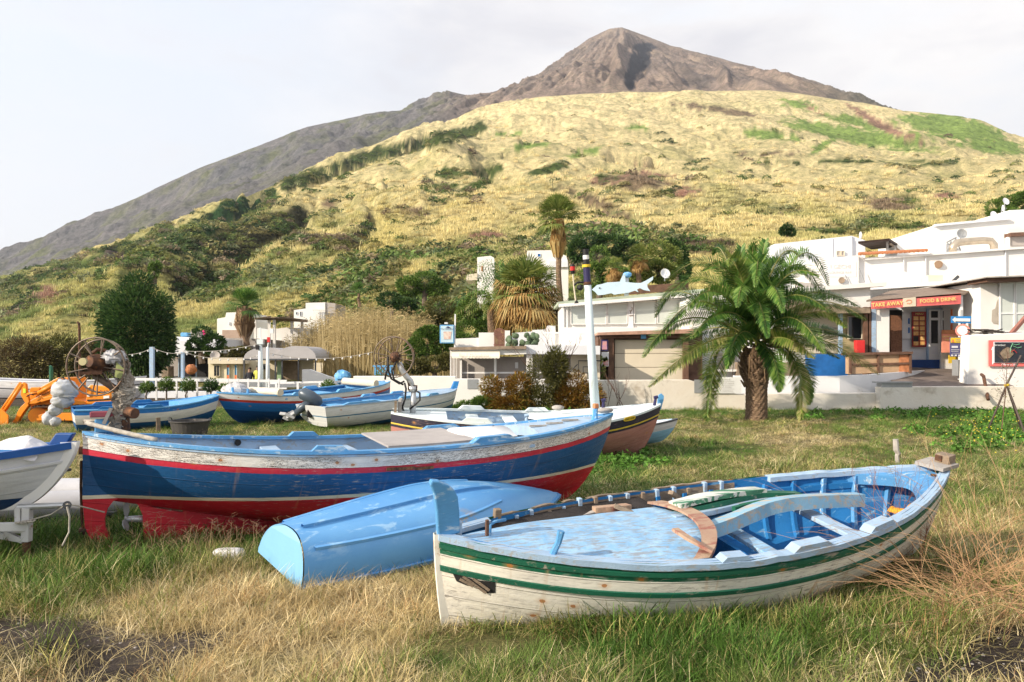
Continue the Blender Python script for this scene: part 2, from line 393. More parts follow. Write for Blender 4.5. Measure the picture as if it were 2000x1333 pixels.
crest = cv([(-4000, 740), (-1500, 720), (-400, 650), (0, 566), (100, 531), (200, 495), (250, 480), (400, 420), (560, 350), (750, 275), (880, 238), (960, 206), (1050, 190), (1150, 184), (1250, 181), (1350, 179), (1500, 177), (1560, 183), (1690, 203), (1750, 215), (1830, 222), (1880, 228), (1940, 250), (2000, 270), (2400, 400), (3500, 560), (6000, 700)])
crestD = cv([(-4000, 350), (0, 420), (250, 460), (400, 520), (560, 600), (750, 720), (880, 850), (960, 900), (1690, 900), (2000, 850), (6000, 700)])
K = [  # (depth, photo height of the surface)
    (cv([(0, 26.5), (1, 26.5)]), cv([(-4000, 798), (0, 800), (1150, 800), (6000, 800)])),
    (cv([(0, 27.5), (1, 27.5)]), cv([(-4000, 790), (800, 786), (1100, 760), (2000, 752), (6000, 752)])),
    (cv([(0, 36), (1, 36)]), cv([(-4000, 765), (850, 757), (1100, 720), (2000, 712), (6000, 712)])),
    (cv([(0, 60), (1, 60)]), cv([(-4000, 725), (0, 720), (400, 720), (700, 700), (900, 660), (1200, 600), (1500, 580), (2000, 560), (6000, 600)])),
    (cv([(0, 110), (800, 100), (1200, 90), (2000, 95)]), cv([(-4000, 720), (-500, 690), (0, 655), (200, 605), (400, 612), (600, 590), (800, 560), (1000, 530), (1200, 500), (1340, 492), (1500, 480), (2000, 470), (6000, 600)])),
    (cv([(0, 180), (800, 160), (1200, 140), (2000, 140)]), cv([(-4000, 722), (-500, 680), (0, 608), (200, 548), (400, 535), (600, 478), (800, 455), (1000, 440), (1200, 455), (1400, 470), (1700, 465), (2000, 440), (6000, 610)])),
    (cv([(0, 260), (1000, 240), (1200, 220), (2000, 230)]), cv([(-4000, 728), (-500, 675), (0, 588), (200, 522), (400, 462), (600, 410), (800, 385), (1000, 385), (1200, 402), (1400, 402), (1700, 408), (2000, 400), (6000, 630)])),
    (cv([(0, 345), (200, 385), (1000, 400), (2000, 380)]), cv([(-4000, 735), (-500, 668), (0, 574), (200, 505), (400, 438), (600, 368), (800, 330), (1000, 312), (1200, 325), (1400, 340), (1700, 345), (2000, 345), (6000, 660)])),
    ((cv([(0, 345), (200, 385), (1000, 400), (2000, 380)]) + crestD) / 2, crest * .5 + .5 * cv([(-4000, 738), (-500, 662), (0, 572), (200, 500), (400, 428), (600, 352), (800, 300), (1000, 262), (1200, 275), (1400, 290), (1700, 330), (2000, 345), (6000, 680)])),
    (crestD, crest),
    (crestD * 1.18, crest + cv([(0, 14), (900, 6), (1000, 0), (1600, 0), (1750, 30), (2000, 60)])),
    (np.full_like(xs, 1250.), np.maximum(crest * .62 + vm * .38, vm + 3)),
    (cv([(0, 1500), (960, 1900), (1000, 2050), (2000, 2050)]), vm),
    (cv([(0, 1750), (960, 2300), (2000, 2500)]), vm + 40),
    (cv([(0, 2600), (2000, 3800)]), np.full_like(xs, 690.)),
]
U = np.concatenate([np.linspace(-4000, -420, 60), np.arange(-400, 2401, 2.3), np.linspace(2420, 6000, 60)])
KD = np.array([np.interp(U, xs, k[0]) for k in K]); KP = np.array([np.interp(U, xs, k[1]) for k in K])
segs = [3, 6, 14, 40, 60, 60, 60, 45, 45, 14, 40, 110, 16, 12]
rowsD = []; rowsP = []
for i, n in enumerate(segs):
    for t in np.arange(n) / n:
        rowsD.append(KD[i] * (1 - t) + KD[i + 1] * t); rowsP.append(KP[i] * (1 - t) + KP[i + 1] * t)
rowsD.append(KD[-1]); rowsP.append(KP[-1]); TD = np.array(rowsD).T; TP = np.array(rowsP).T   # (cols, rows)
dxp = (U[:, None] - 1000) / F; dz = (666.5 - TP) / F
yy = cos(PIT) - dz * sin(PIT); kz = TD / yy
TX = dxp * kz; TZ = CH + (sin(PIT) + dz * cos(PIT)) * kz
ridx = np.cumsum([0] + segs)      # row index of each knot
def sm(A, k, ax):
    ker = np.exp(-np.linspace(-2, 2, 2 * k + 1) ** 2); ker /= ker.sum()
    P_ = np.pad(A, [(k, k) if a == ax else (0, 0) for a in (0, 1)], mode='edge')
    return sum(ker[i] * (P_[i:i + A.shape[0]] if ax == 0 else P_[:, i:i + A.shape[1]]) for i in range(2 * k + 1))
Zs = sm(sm(TZ, 5, 1), 3, 0)
blend = np.ones_like(TZ)
for kx in (9, 12):   # keep crests crisp
    dd = np.abs(np.arange(TZ.shape[1]) - ridx[kx]); blend *= np.clip(dd / 6., 0, 1)[None, :]
TZ = Zs * blend + TZ * (1 - blend)
uu = (U[:, None] + 0 * TP); D_ = TD
rows = np.arange(TZ.shape[1])[None, :]
hillm = np.clip((D_ - 62) / 50, 0, 1) * (rows <= ridx[9]); volm = np.clip((rows - ridx[10]) / 14., 0, 1) * (rows <= ridx[13])
edge = np.clip(np.abs(rows - ridx[9]) / 8., .15, 1)
# rolling hummocks and gullies on the grass slopes
hum = fbm(TX / 48, D_ / 75, 3, 41) - .5; rg = 1 - np.abs(fbm(TX / 30 + D_ / 90, D_ / 60, 4, 43) * 2 - 1)
bench = (fbm(TX / 170, D_ / 42 + TX / 400, 3, 45) - .5) * np.clip(D_ * .045, 0, 24)
TZ = TZ + hillm * edge * (bench + hum * np.clip(D_ * .042, 0, 17) - (rg > .84) * (rg - .84) * np.clip(D_ * .09, 0, 18) + (fbm(TX / 9, D_ / 12, 3, 47) - .5) * np.clip(D_ * .010, 0, 2.6) + (fbm(TX / 3.5, D_ / 5, 3, 48) - .5) * np.clip(D_ * .004, 0, 1.3))
P_px = proj(np.stack([TX.ravel(), D_.ravel(), TZ.ravel()], 1)); HX = P_px[:, 0].reshape(TZ.shape); HY = P_px[:, 1].reshape(TZ.shape)
nearrow = rows <= ridx[9]
def trench(pts, wd, depth):
    d = pdist(HX, HY, pts); return -np.exp(-(d / wd) ** 2) * depth * nearrow
LT = .045 * D_
TZ = TZ + trench([(520, 372), (440, 425), (330, 475), (240, 505)], 13, LT) + trench([(610, 350), (740, 300), (860, 268)], 8, LT * .8)
TZ = TZ + trench([(590, 425), (520, 460), (440, 520), (350, 560)], 17, LT) + trench([(940, 330), (1000, 345)], 14, LT * .6) + trench([(730, 440), (690, 480)], 12, LT)
TZ = TZ - trench([(420, 440), (340, 505), (230, 560)], 16, LT * .5) - trench([(860, 300), (900, 310)], 26, LT * .6) - trench([(700, 410), (820, 400)], 16, LT * .45)
TZ = TZ + trench([(1190, 305), (1280, 318)], 7, LT * .5) + trench([(1120, 380), (1190, 410), (1260, 440)], 9, LT * .5)
# lava rills and spurs on the cone
ax_, ay_ = W(1215, 54, 2060)[:2]
th = np.arctan2(TX - ax_, -(D_ - ay_ - 60)); rr_ = np.hypot(TX - ax_, D_ - ay_)
rill = fbm(th * 9, rr_ / 420, 4, 51, .6) - .5; rill2 = 1 - np.abs(fbm(th * 14 + 3, rr_ / 300, 4, 53, .6) * 2 - 1)
near_ridge = np.clip(np.abs(rows - ridx[12]) / 22., .12, 1)
TZ = TZ + volm * near_ridge * (rill * np.clip(rr_ * .08, 3, 45) + (rill2 - .5) * np.clip(rr_ * .035, 2, 24) + (fbm(TX / 45, D_ / 70, 4, 57) - .5) * 20 + (fbm(th * 60, rr_ / 90, 4, 58, .65) - .5) * 16 + (fbm(TX / 11, D_ / 22, 3, 59) - .5) * 7)
def spur(pts, wd, h):
    d = pdist(uu + 0 * D_, HY, pts); return np.exp(-(d / wd) ** 2) * h * volm * .5 * np.clip(np.abs(rows - ridx[12]) / 45., .0, 1) ** .7
TZ = TZ + spur([(1228, 84), (1205, 120), (1212, 150), (1190, 176)], 9, 42) - spur([(1262, 95), (1250, 135), (1240, 172)], 14, 34) + spur([(1318, 92), (1385, 130), (1420, 160)], 7, 26) - spur([(1345, 110), (1400, 140)], 10, 24)
TZ = TZ + spur([(1150, 78), (1100, 120), (1020, 165)], 9, 26) + spur([(880, 185), (845, 205)], 8, 24) + spur([(600, 252), (480, 320), (380, 385)], 10, 20) - spur([(690, 235), (620, 300), (500, 350)], 16, 30) - spur([(560, 290), (430, 360), (300, 420)], 12, 24)
P_px = proj(np.stack([TX.ravel(), D_.ravel(), TZ.ravel()], 1)); HX = P_px[:, 0].reshape(TZ.shape); HY = P_px[:, 1].reshape(TZ.shape)
# ---- vegetation and rock cover (albedo, with a shadow and haze painted on the volcano)
A = np.array
c_gold = A([.43, .375, .165]); c_gold2 = A([.58, .49, .29]); c_olive = A([.25, .265, .085]); c_bush = A([.075, .105, .032]); c_green = A([.19, .27, .075]); c_rock = A([.075, .058, .052]); c_brown = A([.20, .15, .10]); c_red = A([.28, .17, .125])
c_lava = A([.20, .155, .135]); c_lava2 = A([.12, .10, .095]); c_scree = A([.29, .225, .18])
nA = fbm(TX / 26, D_ / 34, 4, 61); nB = fbm(TX / 7, D_ / 9, 4, 63); nC = fbm(TX / 90, D_ / 120, 3, 65)
def lay(C, k, c): k = np.clip(k, 0, 1)[..., None]; return C * (1 - k) + c * k
up = np.clip((560 - HY) / 330, 0, 1)
C = c_gold * (1 - up[..., None]) + c_gold2 * up[..., None]
C = lay(C, (nA - .53) * 3 * (1 - up * .75), c_olive); C = lay(C, (nB - .6) * 3 * .5 * (1 - up * .6), c_olive)
leftg = np.clip((760 - HX) / 500, 0, 1)
C = lay(C, leftg * .35 * (nA > .45), c_olive * .95); C = lay(C, leftg * (nB - .60) * 4, c_bush * 1.7)
low = np.clip((HY - 430) / 60, 0, 1) * np.clip((1400 - HX) / 200, 0, 1)
C = lay(C, low * np.clip((nB - .46) * 5, 0, 1) * .7, c_bush * 1.7)
def patch(C, c, bl, th_=.35, sh=5, nz=nB):
    k = sum(blob(HX, HY, *b) for b in bl); return lay(C, (k - th_ + (nz - .5) * 1.1) * sh * nearrow, c)
# green fern patches high on the slope
C = patch(C, c_green, [(990, 262, 50, 6, -.05), (1030, 285, 40, 7, -.1), (1140, 300, 45, 7, -.3), (1500, 265, 60, 13, .15), (1600, 250, 90, 12, .25), (1660, 235, 60, 9, .2), (1730, 275, 90, 20, .15), (1880, 255, 90, 26, .15), (1560, 205, 45, 9, .2), (1830, 240, 70, 14, .1), (1600, 290, 30, 8, -.6), (1250, 250, 25, 4), (1960, 290, 60, 12, .1)], .42)
C = patch(C, c_red, [(1690, 225, 50, 7, .5), (1760, 262, 70, 8, .35), (1590, 215, 30, 5, .4), (1180, 355, 40, 12), (1260, 345, 70, 14), (1330, 378, 60, 14), (1850, 385, 40, 8), (100, 580, 22, 26), (950, 465, 40, 10)], .5)
C = patch(C, c_bush, [(1235, 315, 45, 5, .12), (1075, 330, 50, 12, -.3), (960, 335, 35, 14, -.2), (880, 340, 30, 12), (1190, 350, 30, 10), (1300, 375, 30, 10), (1650, 315, 90, 4, .03), (1530, 318, 60, 4), (1830, 318, 60, 6), (1180, 405, 60, 7, .35), (860, 365, 30, 8), (1770, 395, 30, 16), (1700, 440, 45, 10, -.2), (1780, 450, 50, 10), (1600, 455, 60, 6), (930, 365, 40, 8, -.3)], .45)
C = patch(C, c_brown, [(1250, 360, 90, 22), (1160, 395, 80, 14, .4), (1730, 400, 60, 16), (1400, 215, 120, 8, .15), (1500, 300, 80, 6), (800, 420, 40, 16), (640, 400, 30, 12)], .5)
# long dark gullies on the left
dg = pdist(HX, HY, [(560, 362), (640, 335), (740, 300), (830, 278), (880, 268), (940, 250)])
C = lay(C, (1 - dg / 15 + (nB - .5) * 1.3) * 3 * nearrow, c_bush * .75)
dg = pdist(HX, HY, [(520, 385), (450, 412), (400, 445), (330, 480), (240, 500)])
C = lay(C, (1 - dg / 26 + (nB - .5) * 1.3) * 3 * nearrow, A([.03, .075, .025]))
dg = pdist(HX, HY, [(580, 425), (500, 450), (420, 500), (350, 560), (430, 560)])
C = lay(C, (1 - dg / 36 + (nB - .5) * 1.6) * 3 * nearrow, A([.055, .055, .03]))
dg = pdist(HX, HY, [(0, 575), (120, 530), (250, 490), (330, 450)])
C = lay(C, (1 - dg / 16 + (nB - .5) * 1.5) * 2.5 * nearrow, c_bush * 1.2)
dg = pdist(HX, HY, [(575, 470), (640, 475), (700, 470), (725, 430)])
C = lay(C, (1 - dg / 13 + (nB - .5) * 1.3) * 3 * nearrow, c_rock)
dg = pdist(HX, HY, [(215, 500), (280, 520), (330, 525)]); C = lay(C, (1 - dg / 14 + (nB - .5) * 1.5) * 3 * nearrow, c_rock * 1.3)
dg = pdist(HX, HY, [(0, 560), (70, 545), (60, 600), (0, 620)]); C = lay(C, (1 - dg / 10 + (nB - .5) * 1.5) * 3 * nearrow, c_rock)
dg = pdist(HX, HY, [(1080, 460), (1180, 452), (1300, 480), (1420, 490)]); C = lay(C, (1 - dg / 16 + (nB - .5) * 1.5) * 2.5 * nearrow, c_brown * .55)
C = patch(C, c_gold * 1.05, [(760, 450, 50, 40), (720, 500, 60, 25), (950, 600, 60, 30), (560, 640, 60, 20), (820, 490, 40, 14)], .45, 3)
# volcano rock, with ridge shadow and flank haze put into its colour
vr = np.clip((rows - ridx[9]) / 10., 0, 1) + 0 * TZ; vleft = np.clip((940 - HX) / 120, 0, 1)
nv = fbm(th * 12, rr_ / 260, 4, 71, .6); nv2 = fbm(TX / 30, D_ / 60, 4, 73); nv3 = fbm(th * 70, rr_ / 120, 4, 74, .7)
V = c_lava * (.75 + .6 * nv[..., None]); V = lay(V, (nv2 - .5) * 3, c_scree); V = lay(V, (nv - .55) * 5, c_lava2); V = V * (.55 + .9 * nv3[..., None])
V = lay(V, vleft * .8, A([.115, .12, .135])); V = lay(V, vleft * (nv2 - .48) * 3, A([.12, .13, .07]))  # left flank tinted blue-grey: distance haze put into the rock colour
V = lay(V, (blob(HX, HY, 1258, 92, 22, 8) + blob(HX, HY, 1250, 122, 24, 20) + blob(HX, HY, 1230, 158, 12, 18) - .35 + (nv3 - .5) * .6) * 7, A([.035, .034, .04]))  # ridge's cast shadow painted as a dark patch into the cone's colour
V = lay(V, np.clip((HX - 1560) / 120, 0, 1) * .8, A([.10, .10, .08]))
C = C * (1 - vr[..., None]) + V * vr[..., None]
C = lay(C, (rows < ridx[2]) * 1., A([.16, .13, .11]))
m, g = M_('hillside_grass_scrub_and_lava'); co = obj_co(g)
vc = g.n('ShaderNodeVertexColor', layer_name='col').outputs[0]
cam_d = g.n('ShaderNodeSeparateXYZ', {0: co}).outputs['Y']
f1 = g.noise(g.vmul(co, (1, 1, .35)), 1.3, 6, .75); f2 = g.noise(g.vmul(co, (1, 1, .4)), .22, 5, .7); f3 = g.noise(co, .05, 5, .65)
ff = g.m('ADD', g.m('MULTIPLY', f1, .35), g.m('ADD', g.m('MULTIPLY', f2, .4), g.m('MULTIPLY', f3, .25)))
c = g.mix(g.thr(ff, .41, .59), g.vmul(vc, (.45, .5, .45)), g.vmul(vc, (1.5, 1.44, 1.36)))
principled(g, c, .95, 0, g.bump(ff, 1., 3.5), .05); X['hill'] = m
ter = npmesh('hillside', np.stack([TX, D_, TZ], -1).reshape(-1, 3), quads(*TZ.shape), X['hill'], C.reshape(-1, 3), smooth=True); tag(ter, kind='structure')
from mathutils.bvhtree import BVHTree
def terrain_at(px, D):
    """height of the terrain under (pixel column, depth)"""
    i = int(np.argmin(np.abs(U - px))); return float(np.interp(D, D_[i], TZ[i]))
# terrace of the village behind the beach walls (paved road)
# ================================================================= BOATS: hull maths
BP = dict(
 A=dict(L=4.4751, B=.6887, H=.6128, sL=.1712, sR=.1586, kL=.0, kR=.0, rL=.0986, rR=.2486, p=2.2405, al=.55, wL=.03, wR=.11, yaw=.377, pit=-.043, roll=.1692, X=1.5842, Y=5.7133, Z=-.0298),
 C=dict(L=5.75, B=.93, H=.8794, sL=.2444, sR=.1875, kL=.50, kp=1.25, kR=.05, rL=.0664, rR=.7231, p=3.0, al=.92, wL=.0, wR=.0, yaw=.413, pit=-.0102, roll=-.0167, X=-1.3654, Y=8.1, Z=-.0151),
 M=dict(L=4.7648, B=.8935, H=.7111, sL=.0785, sR=.3087, kL=.0117, kR=.0526, rL=.0443, rR=.441, p=3.0, al=.7858, wL=.2545, wR=.0871, yaw=.1132, pit=.0306, roll=.0633, X=.2544, Y=13.1898, Z=.0042),
 J=dict(L=3.2751, B=.7954, H=.596, sL=.0118, sR=.1797, kL=.0041, kR=.0446, rL=.1418, rR=.3258, p=2.76, al=.6835, wL=.6842, wR=.3, yaw=.6019, pit=-.0185, roll=.0293, X=-9.1058, Y=18.6317, Z=.0039),
 K=dict(L=5.6025, B=.9102, H=.8196, sL=.2157, sR=.1078, kL=.1437, kR=.1788, rL=.6765, rR=0, p=3.186, al=.9017, wL=.0, wR=.1812, yaw=.8351, pit=-.0473, roll=.0181, X=-5.8343, Y=21.5783, Z=-.0179),
 P=dict(L=5.0354, B=.8128, H=.6914, sL=-.0039, sR=.0513, kL=.1174, kR=-.02, rL=.4199, rR=.4377, p=3.2, al=.7293, wL=.759, wR=.0724, yaw=.8571, pit=-.0445, roll=.0083, X=-3.317, Y=20.2719, Z=.0189),
 D=dict(L=3.4788, B=.5052, H=.3321, sL=-.0127, sR=.0686, kL=-.019, kR=.1616, rL=.0727, rR=.8944, p=1.6, al=.6061, wL=.6385, wR=.03, yaw=.8298, pit=-.0506, roll=3.4381, X=-.5762, Y=7.0306, Z=.4991))
def rotx(a): c, s = cos(a), sin(a); return np.array([[1, 0, 0], [0, c, -s], [0, s, c]])
class Boat:
    def __init__(s, p):
        s.p = p; cy, sy, cp, sp = cos(p['yaw']), sin(p['yaw']), cos(p['pit']), sin(p['pit'])
        s.R = np.array([[cy, -sy, 0], [sy, cy, 0], [0, 0, 1]]) @ np.array([[cp, 0, sp], [0, 1, 0], [-sp, 0, cp]]) @ rotx(p['roll'])
        s.o = np.array([p['X'], p['Y'], p['Z']])
    def h(s, S, T, inset=0., lift=0.):
        p = s.p; S = np.asarray(S, float); T = np.asarray(T, float)
        a = np.clip(1 - 2 * S, 0, 1); b = np.clip(2 * S - 1, 0, 1)
        sh = 1 - (1 - p['wL']) * a ** p['p'] - (1 - p['wR']) * b ** p['p']
        xl = p['rL'] * (1 - T) ** 1.5; xr = p['L'] - p['rR'] * (1 - T) ** 1.5
        x = xl + S * (xr - xl) - p['L'] / 2
        zk = p['kL'] * a ** p.get('kp', 3) + p['kR'] * b ** 3; zs = p['H'] + p['sL'] * a ** 2 + p['sR'] * b ** 2
        e = np.maximum(a * (1 - p['wL']), b * (1 - p['wR'])) ** 2
        y = p['B'] * sh * np.sin(pi * T / 2) ** (p['al'] * (1 - e) + 1.25 * e)
        z = zk + (zs - zk) * (1 - np.cos(pi * T / 2)) ** (1 - .25 * e)
        if inset: y = np.maximum(y - inset, 0.); z = z + lift * (1 - T); x = x * (1 - inset * 2 / p['L'])
        return x, y, z
    def zs(s, S): return s.h(S, 1.)[2]
    def bw(s, S, z, inset=.03):
        """inner half-breadth at station S and local height z"""
        T = np.linspace(0, 1, 60); x, y, zz = s.h(np.full(60, S), T, inset, .03); return float(np.interp(z, zz, y))
    def x(s, S, T=1.): return float(s.h(S, T)[0])
    def loc(s, S, yf, dz=0.): x, y, z = s.h(S, 1.); return np.array([float(x), float(y) * yf, float(z) + dz])
    def wpt(s, v): return s.R @ np.array(v, float) + s.o
    def plane(s, px, py, y=0.):
        """local (x, z) where the sight line of a photo pixel meets the boat's plane y = const"""
        c = s.R.T @ (np.array([0, 0, CH]) - s.o); d = s.R.T @ (W(px, py, 5.) - np.array([0, 0, CH]))
        k = (y - c[1]) / d[1]; q = c + d * k; return q
    def planez(s, px, py, z):
        c = s.R.T @ (np.array([0, 0, CH]) - s.o); d = s.R.T @ (W(px, py, 5.) - np.array([0, 0, CH]))
        k = (z - c[2]) / d[2]; return c + d * k
def boat_root(B, name, label, cat, group=None):
    o = thing(name, label, cat, B.o, (0, 0, 0), group)
    M3 = Matrix([[float(v) for v in r] for r in B.R]); o.rotation_euler = M3.to_euler(); o['wloc'] = [0., 0., 0.]; return o
def hull_mesh(B, root, mats, wl=lambda S: .0, n=64, m=22, name='hull', inv=False, capL=True, capR=True, inner=True, t0in=.34, imat=1, inset=.028, seam=.004):
    p = B.p; mb = MB(); S = np.linspace(0, 1, n); T = np.linspace(0, 1, m)
    SS, TT = np.meshgrid(S, T, indexing='ij')
    x, y, z = B.h(SS, TT); zsh = B.zs(S)[:, None]
    uv = np.stack([SS * p['L'], zsh - z], -1); at = np.stack([z - wl(SS), TT], -1)
    for sg in (1, -1): mb.grid(np.stack([x, sg * y, z], -1), flip=sg < 0, uv=uv, at=at)
    for k, w_, do in ((0, p['wL'], capL), (n - 1, p['wR'], capR)):
        if w_ > .02 and do:
            P = [(x[k, j], -y[k, j], z[k, j]) for j in range(m - 1, -1, -1)] + [(x[k, j], y[k, j], z[k, j]) for j in range(1, m)]
            U_ = [(k / (n - 1) * p['L'], float(zsh[k, 0]) - q[2]) for q in P]; mb.cur = 0
            mb.add(P, [tuple(range(len(P)))], U_, [(q[2] - float(wl(S[k])), 0) for q in P])
    if inner:
        mb.cur = imat; Ti = np.linspace(t0in, 1, 14); SS, TT = np.meshgrid(S[1:-1], Ti, indexing='ij'); x, y, z = B.h(SS, TT, inset, .03)
        uv = np.stack([SS * p['L'], B.zs(SS) - z], -1)
        for sg in (1, -1): mb.grid(np.stack([x, sg * y, z], -1), flip=sg > 0, uv=uv, at=uv)
        xb, yb, zb = x[:, 0], y[:, 0], z[:, 0]
        mb.grid(np.stack([np.stack([xb, -yb, zb], -1), np.stack([xb, yb, zb], -1)], 1), uv=np.zeros((len(xb), 2, 2)), at=np.zeros((len(xb), 2, 2)))
    return mb.build(name, mats, root, smooth=True, world=False)
def rail(B, root, mt, s0=0., s1=1., wd=.07, th=.035, side=(1, -1), out=.012, name='gunwale', lift=0., n=60, wob=0.):
    obs = []
    for sg in side:
        mb = MB(); S = np.linspace(s0, s1, n); x, y, z = B.h(S, np.ones(n)); P = []
        for i in range(n):
            yo = y[i] + out; yi = max(y[i] + out - wd, -0.0); zz = z[i] + lift + (wob * (fbm(S[i] * 40, sg * 3. + 5, 2, 77) - .5) if wob else 0)
            P.append([(x[i], sg * yo, zz - th), (x[i], sg * yo, zz), (x[i], sg * yi, zz + .002), (x[i], sg * yi, zz - th)])
        P = np.array(P); Q = np.concatenate([P, P[:, :1]], 1); mb.grid(Q, flip=sg > 0)
        k = len(mb.v); mb.add([tuple(P[0, j]) for j in range(4)], [(0, 1, 2, 3)]); mb.add([tuple(P[-1, j]) for j in range(4)], [(3, 2, 1, 0)])
        obs.append(mb.build(name, mt, root, world=False))
    return obs
def strake(B, root, mt, v, wd=.03, out=.015, s0=0., s1=1., side=(1, -1), name='rubbing_strake', n=60):
    """a raised band running along the hull v metres below the sheer"""
    for sg in side:
        mb = MB(); P = []
        for S in np.linspace(s0, s1, n):
            T = np.linspace(.3, 1, 60); x, y, z = B.h(np.full(60, S), T); zz = float(B.zs(S)) - v
            row = []
            for dz, ex in ((-wd / 2, 0), (-wd / 2 + .004, out), (wd / 2 - .004, out), (wd / 2, 0)):
                row.append((float(np.interp(zz + dz, z, x)), sg * (float(np.interp(zz + dz, z, y)) + ex + .001), zz + dz))
            P.append(row)
        mb.grid(np.array(P), flip=sg < 0); mb.build(name, mt, root, world=False)
def thwart(B, root, mt, S, dz=-.1, wd=.2, th=.035, name='thwart', yaw=0.):
    z = float(B.zs(S)) + dz; b = B.bw(S, z) + .01; mb = MB(); mb.box((B.x(S), 0, z), (wd, 2 * b, th)); return mb.build(name, mt, root, world=False, bevel=.006)
def deck(B, root, mt, s0, s1, dz=-.04, camber=.06, edge=0., name='deck', y0=-1., y1=1., n=26, m=13, inset=.03, fmt=None, fh=.12):
    """cambered deck between stations; edge = how far the inner end is hollowed (towards s0)"""
    P = []
    for i in range(n):
        r = []
        for j in range(m):
            f = y0 + (y1 - y0) * j / (m - 1); t = i / (n - 1); S = s0 + (s1 - edge * (1 - f * f) - s0) * t
            z = float(B.zs(S)) + dz; b = B.bw(S, z - .02, inset); r.append((B.x(S), f * b, z + camber * (1 - f * f) * min(1, b / .35)))
        P.append(r)
    P = np.array(P); mb = MB(); mb.grid(P, flip=s1 > s0); Q = P.copy(); Q[..., 2] -= .025; mb.grid(Q)
    E = np.stack([P[-1], P[-1] - np.array([0, 0, fh])], 0); mb.grid(E); return mb.build(name, mt, root, world=False)
def pad(B, root, mt, S, side, ln=.3, h=.035, wd=.09, name='oarlock_pad'):
    """raised block on the gunwale with sloping ends"""
    a = B.h(S - ln / 2 / B.p['L'], 1.); c = B.h(S + ln / 2 / B.p['L'], 1.); mb = MB()
    pa = np.array([float(a[0]), side * float(a[1]), float(a[2])]); pc = np.array([float(c[0]), side * float(c[1]), float(c[2])]); d = (pc - pa); n_ = np.array([-d[1], d[0], 0]); n_ = n_ / np.linalg.norm(n_) * (1 if side > 0 else -1)
    if n_[1] * side < 0: n_ = -n_
    up = np.array([0, 0, 1.])
    pr = [(0, 0), (.16, h), (.84, h), (1, 0)]
    poly = [pa + d * t + up * (z + .001) + n_ * .014 for t, z in pr]
    mb.prism(poly, -n_ * wd); return mb.build(name, mt, root, world=False)
def post(B, root, mt, pts, r, name='post', mtop=None, n=8):
    mb = MB(); mb.tube(pts, r, n); return mb.build(name, mt, root, world=False, smooth=True)
